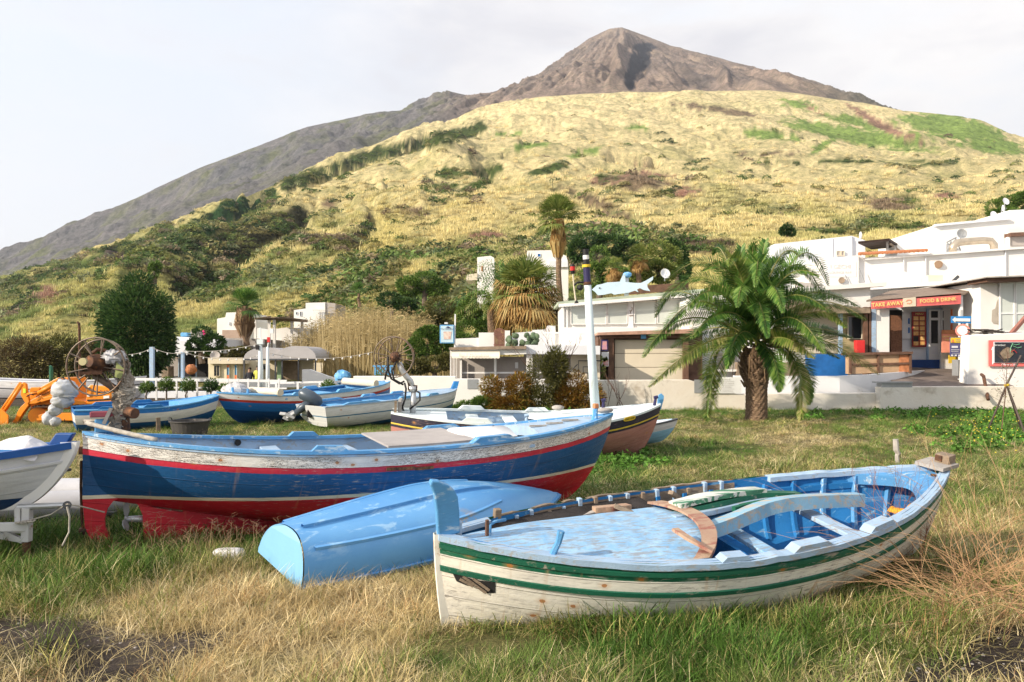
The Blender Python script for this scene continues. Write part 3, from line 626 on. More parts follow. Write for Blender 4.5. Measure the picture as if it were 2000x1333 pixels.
def hullmat(name, bands, below=None, line=None, wear=(.42, .36, .3), wamt=(.6, .68), rust=1., wob=.004, crack=0., inner=False, rough=.5, streak=.0, seams=0.0, side_tint=None, rustcol=(.42, .16, .04), skirt=0., fleck=None, rv=9.):
    """painted planking: colour bands by depth below the sheer, colour below the waterline, worn, stained"""
    m, g = M_(name); uvb = g.n('ShaderNodeUVMap', uv_map='band').outputs[0]; uvw = g.n('ShaderNodeUVMap', uv_map='wl').outputs[0]
    s1 = g.n('ShaderNodeSeparateXYZ', {0: uvb}); s2 = g.n('ShaderNodeSeparateXYZ', {0: uvw}); co = obj_co(g)
    u, v = s1.outputs['X'], s1.outputs['Y']; wv = s2.outputs['X']
    wn = g.noise(co, 9, 3); v2 = g.m('ADD', v, g.m('MULTIPLY', g.m('SUBTRACT', wn, .5), wob * 2))
    st = [(min(max(a / 1.2, 0), 1), c) for a, c in bands]
    if len(st) == 1: st.append((.999, st[0][1]))
    c = g.ramp(g.m('DIVIDE', v2, 1.2), st, 'CONSTANT')
    if below:
        w2 = g.m('ADD', wv, g.m('MULTIPLY', g.m('SUBTRACT', wn, .5), wob))
        if line: c = g.mix(g.m('LESS_THAN', w2, line[0]), c, line[1])
        c = g.mix(g.m('LESS_THAN', w2, 0.), c, below)
    # tone variation along the grain
    gv = g.n('ShaderNodeCombineXYZ', {0: g.m('MULTIPLY', u, 1.2), 1: g.m('MULTIPLY', v, 9.), 2: co if False else 0.}).outputs[0]
    n1 = g.noise(gv, 2.2, 6, .65, .2); c = g.mix(g.thr(n1, .4, .75), c, g.vmul(c, (.72, .72, .74)))
    n0 = g.noise(co, 1.3, 3); c = g.mix(g.thr(n0, .4, .7), c, g.vmul(c, (1.12, 1.1, 1.06)))
    # worn paint
    n2 = g.noise(gv, 6.5, 8, .72, .4); k = g.m('MULTIPLY', g.thr(n2, *wamt), g.thr(g.noise(co, 1.7, 3), .42, .6)); c = g.mix(k, c, wear)
    if fleck: c = g.mix(g.thr(g.noise(gv, 16, 6, .8), .66, .69), c, fleck)
    # nail rust spots and runs
    vv = g.n('ShaderNodeCombineXYZ', {0: g.m('MULTIPLY', u, 5.), 1: g.m('MULTIPLY', v, 7.), 2: 0.}).outputs[0]
    vo = g.n('ShaderNodeTexVoronoi', {'Vector': vv, 'Scale': 1.0, 'Randomness': 1.}, voronoi_dimensions='2D'); sp = g.m('LESS_THAN', g.m('ADD', vo.outputs['Distance'], g.m('MULTIPLY', g.m('SUBTRACT', g.noise(co, 40, 3), .5), .12)), .085)
    pick = g.m('GREATER_THAN', g.n('ShaderNodeSeparateXYZ', {0: vo.outputs['Color']}).outputs['X'], 1 - .24 * rust)
    sofs = g.thr(vo.outputs['Distance'], .26, .05); pick = g.m('MULTIPLY', pick, g.m('LESS_THAN', v, rv)); c = g.mix(g.m('MULTIPLY', g.m('MULTIPLY', sofs, pick), .4), c, (.55, .30, .12)); c = g.mix(g.m('MULTIPLY', g.m('MULTIPLY', sp, pick), .85), c, rustcol)
    if streak:
        sv = g.n('ShaderNodeCombineXYZ', {0: g.m('MULTIPLY', u, 14.), 1: g.m('MULTIPLY', v, .9), 2: 0.}).outputs[0]
        ns = g.noise(sv, 1., 4, .6); c = g.mix(g.m('MULTIPLY', g.m('MULTIPLY', g.thr(ns, .57, .70), g.thr(g.noise(co, 3., 3), .4, .6)), streak), c, (.50, .30, .13))
    if crack:
        cvv = g.n('ShaderNodeCombineXYZ', {0: g.m('MULTIPLY', u, 4.), 1: g.m('MULTIPLY', v, 34.), 2: 0.}).outputs[0]
        nc = g.noise(cvv, 1.6, 7, .75, 1.2); cr = g.m('MULTIPLY', g.m('LESS_THAN', g.m('ABSOLUTE', g.m('SUBTRACT', nc, .5)), .022), g.thr(g.noise(g.vmul(co, (.8, 1, 1)), 1.1, 3), .42, .52))
        c = g.mix(g.m('MULTIPLY', cr, g.m('LESS_THAN', v, crack)), c, (.07, .06, .055))
    hgt = g.m('ADD', g.m('MULTIPLY', n2, .6), g.noise(co, 26, 4))
    if seams:   # plank seams
        fr = g.m('ABSOLUTE', g.m('SUBTRACT', g.m('FRACT', g.m('DIVIDE', g.m('ADD', v, g.m('MULTIPLY', n0, .01)), seams)), .5)); sm_ = g.thr(fr, .465, .5)
        c = g.mix(g.m('MULTIPLY', sm_, .35), c, g.vmul(c, (.35, .35, .38))); hgt = g.m('SUBTRACT', hgt, g.m('MULTIPLY', sm_, 1.2))
    if skirt:
        dz = g.thr(g.m('ADD', wv, g.m('MULTIPLY', g.m('SUBTRACT', g.noise(co, 5, 4), .5), .2)), skirt, .0); c = g.mix(g.m('MULTIPLY', dz, .6), c, (.28, .25, .2))
    principled(g, c, g.m('ADD', g.m('MULTIPLY', n1, .3), rough - .15), 0, g.bump(hgt, .55, .006), .35); return m
def paintw(name, col, wearc, wt=(.5, .6), ws=5., st=(1, 6, 3), rough=.6, col2=None): return mat(name, col, rough, 0, .14, 3., col2, wearc, ws, wt, st, .6, 30, .006)
LB = (.10, .32, .62); LBW = (.60, .70, .78)
X['lb'] = paintw('faded_light_blue_paint', LB, (.42, .55, .66), (.55, .64), 4.5)
X['lb_deck'] = mat('flaking_light_blue_deck', (.19, .40, .65), .75, 0, .1, 9, (.36, .54, .71), (.27, .31, .36), 17, (.47, .60), (.55, 2.6, 1), .8, 40, .008)
X['lb_pale'] = paintw('chalky_pale_blue_paint', (.36, .50, .67), (.34, .37, .40), (.54, .60), 7)
X['blue_in'] = paintw('deep_blue_interior_paint', (.015, .16, .42), (.12, .3, .5), (.56, .66), 4)
X['blue_mid'] = paintw('mid_blue_interior_paint', (.02, .185, .47), (.2, .42, .62), (.58, .68), 4)
X['board_w'] = mat('raw_timber', (.45, .32, .22), .8, 0, .25, 4, (.36, .22, .16), (.30, .12, .09), 4, (.5, .62), (1, 5, 1), .8, 30, .008)
X['gb'] = paintw('green_blue_worn_timber', (.25, .45, .60), (.45, .38, .30), (.5, .62), 6)
X['gn'] = paintw('worn_dark_green_paint', (.012, .12, .07), (.3, .27, .22), (.58, .68), 5)
GRN = (.010, .125, .070); CRM = (.76, .73, .66); WHT = (.76, .74, .71)

# ================================================================= A: white and green boat, right foreground
BA = Boat(BP['A'])
rA = boat_root(BA, 'wooden_boat', 'derelict white rowing boat with green bands, blue stem post and blue interior, nearest the camera', 'boat', 'wooden boats pulled up on the grass')
mA = hullmat('white_hull_with_green_bands', [(0, GRN), (.125, CRM), (.205, GRN), (.245, CRM)], wear=(.36, .33, .30), wamt=(.53, .60), rust=1.1, streak=.8, seams=.14, wob=.004, fleck=(.30, .25, .2))
hull_mesh(BA, rA, [mA, X['blue_mid']], n=90, m=28, t0in=.42)
# broken far gunwale: cap only near the far end
rail(BA, rA, X['lb_pale'], 0, 1, .085, .04, (-1,), .02, wob=.012)
rail(BA, rA, X['lb_pale'], .70, 1, .08, .04, (1,), .012, wob=.01)
rail(BA, rA, X['lb_pale'], 0, .10, .075, .03, (1,), .012)
rail(BA, rA, X['wood_l'], .11, .72, .03, .05, (1,), .02, name='broken_plank_edge', lift=-.005, wob=.03)
strake(BA, rA, X['gn'], .075, .035, .016, side=(-1,)); strake(BA, rA, X['gn'], .225, .04, .014, .0, .80, side=(-1,))
# stem post at the left end, rising above the deck
def onb(px, py, y=0.):
    q = BA.plane(px, py, y); return (q[0], y, q[2])
pr = [(856, 1052), (853, 1000), (848, 965), (841, 948), (843, 940), (858, 941), (876, 948), (888, 958), (895, 972), (898, 1000), (899, 1042)]
mb = MB(); pp = [np.array(onb(a, b, -.028)) for a, b in pr]; mb.prism(pp, (0, .056, 0)); mb.build('stem_post', X['lb'], rA, world=False, bevel=.01)
mb = MB(); P = []
for T in np.linspace(0, 1, 16):
    x, y, z = (float(a) for a in BA.h(0., T)); P.append([(x + .03, -y - .012, z), (x - .022, -.016, z), (x - .022, .016, z), (x + .03, y + .012, z)])
mb.grid(np.array(P)); mb.build('stem', mA if False else mat('chalky_white_stem', CRM, .6, var=.1, wear=(.5, .3, .16), ws=5, wt=(.6, .68)), rA, world=False)
# fore deck (soil and rib gap left along the far side), brown arched board along its edge
deck(BA, rA, X['lb_deck'], .035, .34, -.045, .06, -.09, y0=-1., y1=.50, n=30)
deck(BA, rA, X['soil'], .09, .42, -.035, .0, 0., name='soil_fill', y0=.46, y1=1., n=20, m=9)
mb = MB(); P = []
for j in range(25):
    f = -.93 + (.54 + .93) * j / 24; S = .34 + .09 * (1 - f * f); z = float(BA.zs(S)) - .045; b = BA.bw(S, z - .02); zz = z + .075 * (1 - f * f) + .012
    P.append([(BA.x(S) - .03, f * b, zz), (BA.x(S) - .03, f * b, zz + .018), (BA.x(S) + .10, f * b, zz + .012), (BA.x(S) + .10, f * b, zz - .02)])
mb.grid(np.array(P)); mb.build('deck_edge_board', X['board_w'], rA, world=False)
rng2 = random.Random(3)
for i, S in enumerate(np.linspace(.12, .60, 15)):   # exposed rib heads along the broken far side
    z = float(BA.zs(S)); y = float(BA.h(S, 1.)[1]); hh = rng2.uniform(-.035, .02); lean = rng2.uniform(-.012, .012)
    mb = MB(); mb.bar((BA.x(S), y - .045, z - .2), (BA.x(S) + lean, y - .028, z + hh), .032, .045, (0, 1, 0)); mb.build('rib', X['lb_pale'] if i % 3 else X['wood_l'], rA, world=False, bevel=.004)
mb = MB(); z = float(BA.zs(.13)); mb.bar((BA.x(.115), .30, z - .12), (BA.x(.118), .31, z + .06), .05, .05, (0, 1, 0)); mb.build('rib', X['wood_l'], rA, world=False, bevel=.006)
P = []   # weathered bare planking behind the rib heads
for S in np.linspace(.105, .63, 40):
    z = float(BA.zs(S)) - .02; y = BA.bw(S, z); P.append([(BA.x(S), y - .004, z), (BA.x(S), BA.bw(S, z - .17) - .012, z - .17)])
mb = MB(); mb.grid(np.array(P)); mb.build('bare_planking', X['wood_l'], rA, world=False)
# stringer and inner planks
for v, S0, S1, mt in ((.13, .40, .97, 'blue_mid'), (.27, .36, .97, 'lb')):
    for sg in (1, -1):
        P = []
        for S in np.linspace(S0, S1, 40):
            z = float(BA.zs(S)) - v; y = BA.bw(S, z); P.append([(BA.x(S), sg * (y - .001), z + .025), (BA.x(S), sg * (y - .028), z + .025), (BA.x(S), sg * (y - .028), z - .025), (BA.x(S), sg * (y - .001), z - .025)])
        mb = MB(); mb.grid(np.array(P)); mb.build('stringer', X[mt], rA, world=False)
for S in np.linspace(.46, .93, 9):    # frames inside the well
    P = []
    for sg in (1, -1):
        P = []
        for T in np.linspace(.3, .93, 14):
            x, y, z = (float(a) for a in BA.h(S, T, .03, .03)); P.append([(x - .016, sg * y, z), (x - .016, sg * max(y - .035, 0), z + .02), (x + .016, sg * max(y - .035, 0), z + .02), (x + .016, sg * y, z)])
        mb = MB(); mb.grid(np.array(P)); mb.build('frame', X['blue_mid'] if S < .8 else X['lb'], rA, world=False)
for S, dz in ((.53, -.16), (.69, -.12)): thwart(BA, rA, X['lb_pale'] if S > .6 else X['lb_deck'], S, dz, .12, .035)
mb = MB(); S = .50; z = float(BA.zs(S)); b = BA.bw(S, z - .2); mb.box((BA.x(S), 0, z - .36), (.03, 2 * b * .92, .34)); mb.build('bulkhead', X['blue_mid'], rA, world=False)
deck(BA, rA, X['lb'], .985, .85, -.035, .02, -.07, y0=-1., y1=1., n=18, name='stern_deck', fmt=1, fh=.09)
pad(BA, rA, X['lb_pale'], .405, -1, .22, .032); pad(BA, rA, X['lb_pale'], .545, -1, .36, .04); pad(BA, rA, X['lb_pale'], .705, -1, .32, .035)
# small fittings: cleat, thole pin, post stubs
for px, py, py2, mt, r in ((896, 1050, 1022, 'lb_pale', .022), (951, 1047, 1020, 'wood', .014)):
    q = BA.planez(px, py, float(BA.zs(.06)) - .01); q2 = q + np.array([0, 0, .11]); mb = MB(); mb.bar(q, q2, r * 1.6, r * 1.6, (0, 1, 0)); mb.build('timber_head', X[mt], rA, world=False, bevel=.005)
q = BA.planez(1079, 1084, float(BA.zs(.16))); mb = MB(); mb.tube([q, q + np.array([.04, .0, .08]), q + np.array([.055, .0, .15])], [.022, .02, .024], 6); mb.build('thole_pin', X['lb'], rA, world=False)
q = BA.planez(957, 1040, float(BA.zs(.07)) + .02); mb = MB(); mb.tube([q + np.array([0, 0, -.02]), q + np.array([.0, .0, .05]), q + np.array([.04, .02, .06]), q + np.array([.12, .03, .06])], .011, 6); mb.build('cleat', X['lb'], rA, world=False, smooth=True)
# far end: grey cover board and worn block with hardware
S = .985; z = float(BA.zs(S)); mb = MB(); x0 = BA.x(1.)
mb.box((x0 - .02, .02, z + .03), (.26, .24, .03), Matrix.Rotation(.2, 3, 'Z')); mb.build('cover_board', X['wood_g'], rA, world=False)
mb = MB(); mb.box((x0 + .06, .01, z + .055), (.13, .12, .12), Matrix.Rotation(.25, 3, 'Z')); mb.box((x0 + .135, .03, z + .05), (.015, .09, .09), Matrix.Rotation(.25, 3, 'Z')); mb.build('stern_block', X['wood_l'], rA, world=False, bevel=.006)
mb = MB(); mb.box((x0 + .02, .02, z + .085), (.08, .06, .05), Matrix.Rotation(.1, 3, 'Z')); mb.build('iron_fitting', X['rust'], rA, world=False, bevel=.006)
mb = MB(); q = BA.plane(1812, 955, .0)
mb.lathe([(0, 0), (.022, 0), (.024, .012), (0, .014)], (BA.x(.955), -.10, float(BA.zs(.955)) + .0), 10); mb.build('iron_cap', X['rust'], rA, world=False)
# splintered hole in the bow planking
mb = MB(); hp = [(884, 1120), (905, 1124), (930, 1132), (968, 1138), (966, 1158), (950, 1158), (935, 1146), (912, 1143), (892, 1136)]
def onside(B, px, py, out=.0, side=-1):
    """point on the near outer side of hull seen at a pixel"""
    S, T = np.meshgrid(np.linspace(0, 1, 240), np.linspace(.02, 1, 120)); x, y, z = B.h(S.ravel(), T.ravel())
    L = np.stack([x, side * y, z], 1); q = proj(L @ B.R.T + B.o); i = int(np.argmin(((q - (px, py)) ** 2).sum(1))); v = L[i].copy(); v[1] += side * out; return v
hp3 = [onside(BA, a, b, .003) for a, b in hp]; mb.add(hp3, [tuple(range(len(hp3)))]); mb.build('hole', X['dark'], rA, world=False)
mb = MB()
for a, b in (((905, 1126), (948, 1156)), ((920, 1130), (956, 1153)), ((895, 1130), (925, 1143))):
    mb.bar(onside(BA, *a, .008), onside(BA, *b, .012), .006, .018)
mb.build('splinter', X['wood_l'], rA, world=False)
# loose timbers lying across the well (each its own thing)
def wplank(name, label, pts, wd, th, mt, z, grp='loose timbers lying in the derelict boat', up=(0, 0, 1), cat='plank'):
    P = [BA.wpt(BA.planez(a, b, zz)) for (a, b), zz in zip(pts, z)]
    mb = MB(); n = len(P)
    # smooth the path
    Q = []
    for i in range(n - 1):
        for t in np.linspace(0, 1, 5, endpoint=False):
            p0, p1, p2, p3 = P[max(i - 1, 0)], P[i], P[i + 1], P[min(i + 2, n - 1)]
            Q.append(.5 * ((2 * p1) + (-p0 + p2) * t + (2 * p0 - 5 * p1 + 4 * p2 - p3) * t * t + (-p0 + 3 * p1 - 3 * p2 + p3) * t ** 3))
    Q.append(P[-1]); R_ = []
    for i, q in enumerate(Q):
        t = Q[min(i + 1, len(Q) - 1)] - Q[max(i - 1, 0)]; t = t / np.linalg.norm(t); sd = np.cross(t, up); sd /= np.linalg.norm(sd); u = np.cross(sd, t)
        w2 = wd / 2 * (1 + .05 * sin(i * 1.7))
        R_.append([q - sd * w2 - u * th / 2, q + sd * w2 - u * th / 2, q + sd * w2 + u * th / 2, q - sd * w2 + u * th / 2, q - sd * w2 - u * th / 2])
    R_ = np.array(R_); mb.grid(R_); mb.add(R_[0, :4], [(0, 1, 2, 3)]); mb.add(R_[-1, :4], [(3, 2, 1, 0)])
    return mb.build(name, mt, label=label, cat=cat, group=grp)
zt = float(BA.zs(.5))
X['gw'] = hm = paintw('white_and_green_worn_plank', (.66, .66, .62), (.06, .2, .12), (.5, .53), 3, (.6, 6, 3))
wplank('plank', 'white and green painted plank topmost of the heap in the derelict boat', [(1318, 987), (1375, 972), (1430, 963), (1484, 957)], .15, .035, X['gw'], [zt + .06, zt + .08, zt + .07, zt + .05])
wplank('plank', 'dark green painted plank under the white one on the heap in the derelict boat', [(1322, 998), (1400, 982), (1480, 966), (1560, 966)], .12, .035, X['gn'], [zt + .02, zt + .035, zt + .03, zt + .01])
wplank('plank', 'long pale blue plank with a split brown end on the heap in the derelict boat', [(1309, 1010), (1380, 998), (1460, 980), (1545, 967)], .15, .035, X['lb_pale'], [zt + .0, zt - .0, zt + .0, zt - .02])
wplank('plank', 'short pale blue plank tucked under the heap in the derelict boat', [(1385, 1016), (1420, 1000), (1460, 985)], .11, .03, X['lb'], [zt - .06, zt - .04, zt - .03])
wplank('beam', 'thick curved pale blue deck beam lying aslant over the well of the derelict boat', [(1350, 1050), (1425, 1022), (1495, 993), (1560, 981), (1680, 976)], .10, .10, X['gb'], [zt - .06, zt - .03, zt + .02, zt + .03, zt - .02], cat='beam')
wplank('beam', 'narrow green stained timber lying just behind the thick curved beam', [(1432, 995), (1480, 984), (1560, 972), (1600, 972)], .05, .04, X['gn'], [zt + .01, zt + .02, zt + .02, zt + .01], cat='beam')
wplank('plank', 'small brown end of board sticking up beside the white and green plank', [(1310, 962), (1328, 976)], .045, .03, X['wood_l'], [zt + .10, zt + .02])
wplank('plank', 'grey green weathered plank lying on the soil at the far side of the foredeck', [(1062, 1022), (1130, 1010), (1200, 992)], .06, .03, X['wood_g'], [zt - .02, zt - .02, zt - .01])
wplank('plank', 'short brown board with a yellow patch at the far corner of the foredeck', [(1160, 996), (1195, 993), (1228, 990)], .08, .04, X['board_w'], [zt + .01, zt + .01, zt + .0])
wplank('plank', 'thin pale stick leaning from the foredeck corner into the well', [(1200, 988), (1245, 1006)], .04, .03, X['wood_l'], [zt + .05, zt - .01])
wplank('plank', 'thin tan board resting along the brown edge of the foredeck', [(1318, 1034), (1350, 1055), (1392, 1078)], .05, .02, X['board_w'], [zt + .09, zt + .075, zt + .03])
# orange cloth under the stern deck
q = BA.wpt(BA.planez(1775, 1002, zt - .12)); mb = MB(); n = 9; P = np.zeros((n, n, 3))
for i in range(n):
    for j in range(n):
        a = (i / (n - 1) - .5) * .34; b = (j / (n - 1) - .5) * .16; P[i, j] = q + np.array([a * .85 - b * .5, a * .5 + b * .85, .04 * fbm(i * .6, j * .6, 3, 91) + .03 * sin(i)])
mb.grid(P); mb.build('cloth', mat('orange_cloth', (.85, .36, .02), .7, var=.2), smooth=True, solid=.006, label='orange cloth bundled under the stern deck of the derelict boat', cat='cloth')

# ================================================================= D: overturned dinghy
BD = Boat(BP['D'])
rD = boat_root(BD, 'dinghy', 'overturned light blue dinghy lying keel up between the two large boats', 'boat', 'wooden boats pulled up on the grass')
X['dinghy'] = mat('scuffed_light_blue_paint', (.20, .47, .78), .45, 0, .1, 2., (.30, .56, .82), (.52, .70, .84), 3.2, (.52, .60), (1.2, 3, 3), .5, 30, .006, .4)
m, g = M_('chipped_light_blue_hull'); co = obj_co(g)
n1 = g.noise(co, 1.8, 4); n2 = g.noise(g.vmul(co, (.8, 2.2, 2.2)), 3.4, 8, .68, .5); n3 = g.noise(co, 12, 5, .7)
upz = g.n('ShaderNodeSeparateXYZ', {0: co}).outputs['Z']
c = g.mix(g.thr(n1, .35, .65), (.09, .30, .63), (.13, .36, .67)); c = g.mix(g.m('MULTIPLY', g.thr(n2, .56, .62), g.thr(upz, .14, .04)), c, (.28, .50, .74))
c = g.mix(g.m('MULTIPLY', g.thr(n3, .66, .70), .6), c, (.08, .25, .55))
sp = g.n('ShaderNodeVectorMath', {0: co, 1: (-.15, .40, .17)}, operation='DISTANCE').outputs['Value']
c = g.mix(g.m('MULTIPLY', g.thr(sp, .22, .12), g.thr(g.noise(g.vmul(co, (1, 2, 2)), 7, 6, .7), .44, .5)), c, (.36, .33, .29))
principled(g, c, .42, 0, g.bump(g.m('ADD', n2, n3), .3, .004), .45); X['dinghy'] = m
hull_mesh(BD, rD, [X['dinghy'], X['blue_mid']], n=60, m=24, t0in=.1, capL=False)
rail(BD, rD, X['dinghy'], 0, 1, .05, .035, (1, -1), .02)
mb = MB(); P = []
x_, y_, z_ = BD.h(np.zeros(24), np.linspace(0, 1, 24)); x_ = x_ - .012
poly = [(x_[j], -y_[j], z_[j]) for j in range(23, -1, -1)] + [(x_[j], y_[j], z_[j]) for j in range(1, 24)]
mb.add(poly, [tuple(range(len(poly)))]); mb.build('transom', mat('pale_blue_transom', (.19, .42, .66), .5, 0, .06, 2, wear=(.3, .5, .7), ws=20, wt=(.66, .72), bump=.3), rD, world=False)
for yf in (0., .5, -.5):   # keel and bilge runners
    mb = MB(); P = []
    for S in np.linspace(.03, .93 if yf == 0 else .72, 40):
        T = .02 + abs(yf) * .72; x, y, z = (float(a) for a in BD.h(S, T)); sy = 0 if yf == 0 else (1 if yf > 0 else -1)
        hh = .026 if yf == 0 else .012; P.append([(x, sy * y - .018, z + .01), (x, sy * y - .014, z - hh), (x, sy * y + .014, z - hh), (x, sy * y + .018, z + .01)])
    mb.grid(np.array(P)); mb.build('keel' if yf == 0 else 'bilge_runner', X['dinghy'], rD, world=False)
# ================================================================= common boat gear
def lump(mb, c, r, seed=0, amp=.28, n=26, m=18, freq=2.2, R=None):
    """crumpled, sharply folded closed surface"""
    P = np.zeros((n + 1, m, 3))
    for i in range(n + 1):
        for j in range(m):
            a = 2 * pi * i / n; b = pi * j / (m - 1); d = np.array([sin(b) * cos(a), sin(b) * sin(a), cos(b)])
            f = 1 + amp * (abs(fbm(d[0] * freq + 9, d[1] * freq + d[2] * freq * 1.3 + 5, 3, seed) * 2 - 1) * 2 - .6)
            v = d * np.array(r) * f; v = np.array(R @ Vector(v)) if R is not None else v; P[i, j] = v + c
    mb.grid(P)
def squiggle(mb, path, spread, r, n, seed=0, turns=9):
    rg_ = random.Random(seed); path = [np.array(p, float) for p in path]
    def at(t):
        t = min(max(t, 0), .999) * (len(path) - 1); i = int(t); return path[i] * (1 - t + i) + path[i + 1] * (t - i)
    for k in range(n):
        t0 = rg_.uniform(0, .8); t1 = min(1, t0 + rg_.uniform(.15, .5)); ph = rg_.uniform(0, 6); pts = []
        for q in range(14):
            t = t0 + (t1 - t0) * q / 13; a = ph + q * rg_.uniform(.5, 1.1); s_ = spread * rg_.uniform(.6, 1.15)
            pts.append(at(t) + np.array([cos(a) * s_, sin(a) * s_, rg_.uniform(-.3, .3) * spread]))
        mb.tube(pts, r * rg_.uniform(.6, 1.3), 5, cap=False)
def wheel(mb, c, ax, r, rt, gap, ns=8, hub=.05, sr=.007, ring=28):
    ax = np.array(ax, float); ax /= np.linalg.norm(ax); u = np.cross(ax, (0, 0, 1)); u /= np.linalg.norm(u); v = np.cross(u, ax)
    for sg in (-.5, .5):
        cc = np.array(c) + ax * gap * sg; rr = r * (1 if sg < 0 else .93)
        mb.tube([cc + (u * cos(a) + v * sin(a)) * rr for a in np.linspace(0, 2 * pi, ring, endpoint=False)], rt, 6, closed=True)
        for k in range(ns):
            a = 2 * pi * k / ns + sg * .3; mb.tube([np.array(c) + ax * gap * sg * .5 + (u * cos(a) + v * sin(a)) * hub, cc + (u * cos(a) + v * sin(a)) * rr], sr, 5, cap=False)
X['rim'] = mat('brown_steel_rim', (.22, .17, .13), .5, .4, .3, 9, wear=(.25, .11, .05), ws=12, wt=(.55, .7))
X['net'] = mat('dirty_net_and_rags', (.34, .30, .25), .95, 0, .35, 14, (.20, .17, .14), bump=1., bs=70, bd=.01)
X['plastic'] = mat('pale_plastic_sheet', (.42, .41, .41), .45, 0, .2, 10, (.50, .50, .52), bump=.6, bs=30, bd=.01)
X['tarp_p'] = mat('patterned_plastic_cover', (.40, .42, .44), .5, 0, .15, 6, (.5, .52, .56), (.50, .42, .22), 16, (.60, .64), (1, 1, 2.), .7, 26, .01)

# ================================================================= C: large white, red and blue boat
BC = Boat(BP['C'])
rC = boat_root(BC, 'fishing_boat', 'large weathered boat with white topsides, red stripe, dark blue hull and red bottom', 'boat', 'wooden boats pulled up on the grass')
BLU = (.012, .085, .235); REDB = (.50, .015, .03)
wlC = lambda S: .425 + .07 * np.clip(1 - 2 * S, 0, 1) ** 2 + .005 * np.clip(2 * S - 1, 0, 1)
mC = hullmat('white_red_blue_planking', [(0, WHT), (.155, (.52, .03, .06)), (.215, BLU)], REDB, (.035, (.72, .66, .52)), wear=(.40, .34, .28), wamt=(.56, .66), rust=1.2, crack=.16, streak=.25, rv=.17, seams=.165, wob=.006, fleck=(.14, .10, .09))
hull_mesh(BC, rC, [mC, X['lb_pale']], wl=wlC, n=90, m=30, t0in=.5)
rail(BC, rC, X['lb'], 0, 1, .10, .03, (1, -1), .022); strake(BC, rC, X['lb_pale'], .045, .022, .014)
# deadwood, rudder post and aperture on the centreline
def oC(px, py, y=0.): q = BC.plane(px, py, y); return np.array([q[0], y, q[2]])
def plate(B, root, outline, th, mt, name, wl, uvs=True):
    mb = MB(); n = len(outline)
    vs = [np.array([q[0], -th / 2, q[2]]) for q in outline] + [np.array([q[0], th / 2, q[2]]) for q in outline]
    fs = [tuple(range(n)), tuple(range(2 * n - 1, n - 1, -1))] + [(i, i + n, (i + 1) % n + n, (i + 1) % n) for i in range(n)]
    uv = []; at = []
    for q in vs:
        S = min(max((q[0] + B.p['L'] / 2) / B.p['L'], 0), 1); uv.append((S * B.p['L'], float(B.zs(S)) - q[2])); at.append((q[2] - float(wl(S)), 0))
    mb.add(vs, fs, uv, at); return mb.build(name, mt, root, world=False)
pt = [oC(*a) for a in [(163, 846), (200, 858), (212, 920), (238, 966), (300, 990), (420, 1010), (420, 1075), (330, 1080), (283, 1075), (281, 1040), (279, 1005), (270, 985), (255, 974), (237, 971), (222, 978), (211, 992), (205, 1012), (206, 1030), (214, 1048), (228, 1065), (240, 1078), (205, 1068), (176, 1048), (167, 1030), (162, 975)]]
for q in pt: q[2] = max(q[2], -.03)
plate(BC, rC, pt, .085, mC, 'deadwood', wlC)
mb = MB(); S_ = np.linspace(.16, .96, 24); 
outl = [np.array([BC.x(s_, 0.02) if False else float(BC.h(s_, .0)[0]), 0, float(BC.h(s_, 0.)[2]) + .04]) for s_ in S_] + [np.array([float(BC.h(s_, 0.)[0]), 0, min(float(BC.h(s_, 0.)[2]) - .02, .0)]) for s_ in S_[::-1]]
plate(BC, rC, outl, .08, mC, 'keel', wlC)
# raked stem timber at the bow and rudder pintles at the stern
hb = oC(262, 1014); mb = MB(); mb.tube([oC(285, 1014), hb, oC(243, 1014)], [.035, .03, .022], 10); pr_ = mb.build('propeller_shaft', X['galv'], rC, world=False, smooth=True)
mb = MB(); c0 = oC(246, 1014)
for k in range(3):
    a = pi / 2 + k * 2 * pi / 3; d = np.array([0, cos(a), sin(a)]); t = np.array([.5, -sin(a) * .8, cos(a) * .8]); vs = []
    for r_, wd in ((.02, .02), (.07, .05), (.12, .05), (.155, .02)): vs += [c0 + d * r_ - t * wd, c0 + d * r_ + t * wd]
    mb.add(vs, [(0, 1, 3, 2), (2, 3, 5, 4), (4, 5, 7, 6)])
mb.build('propeller', X['greym'], rC, world=False, solid=.008)
mb = MB(); mb.tube([oC(159, 900), oC(158, 950), oC(160, 1020), oC(164, 1045)], .012, 6); mb.box(oC(160, 880), (.05, .06, .07)); mb.box(oC(162, 1035), (.06, .09, .03)); mb.build('rudder_fitting', X['rust'], rC, world=False)
# stern deck, coamings, boards
deck(BC, rC, X['lb'], .012, .085, -.05, .01, 0., name='stern_deck', n=12)
S = .02; zt = float(BC.zs(S)); mb = MB()
mb.box((BC.x(.035), .0, zt + .06), (.20, .05, .13)); mb.build('tiller_post', X['sky_b'], rC, world=False, bevel=.01)
mb = MB(); mb.box((BC.x(.037), .0, zt + .17), (.30, .10, .055)); mb.build('tiller_head', mat('faded_maroon_paint', (.30, .07, .10), .6, var=.2), rC, world=False, bevel=.01)
P = []
for i in range(22):
    t = i / 21; S = .005 + .11 * t; f = -1 + 0 * t; P.append(np.array([BC.x(S) - .02, -float(BC.h(S, 1.)[1]) * (.9 if t > .05 else 0), float(BC.zs(S)) + .09 - .07 * t]))
P = [np.array([BC.x(.05), .10, zt + .085])] + P
mb = MB(); mb.tube(P, .022, 7); mb.build('mooring_rope', X['rope'], rC, world=False, smooth=True)
for S, dz, wd in ((.30, -.12, .18), (.44, -.13, .2), (.72, -.10, .3)): thwart(BC, rC, X['lb_pale'], S, dz, wd)
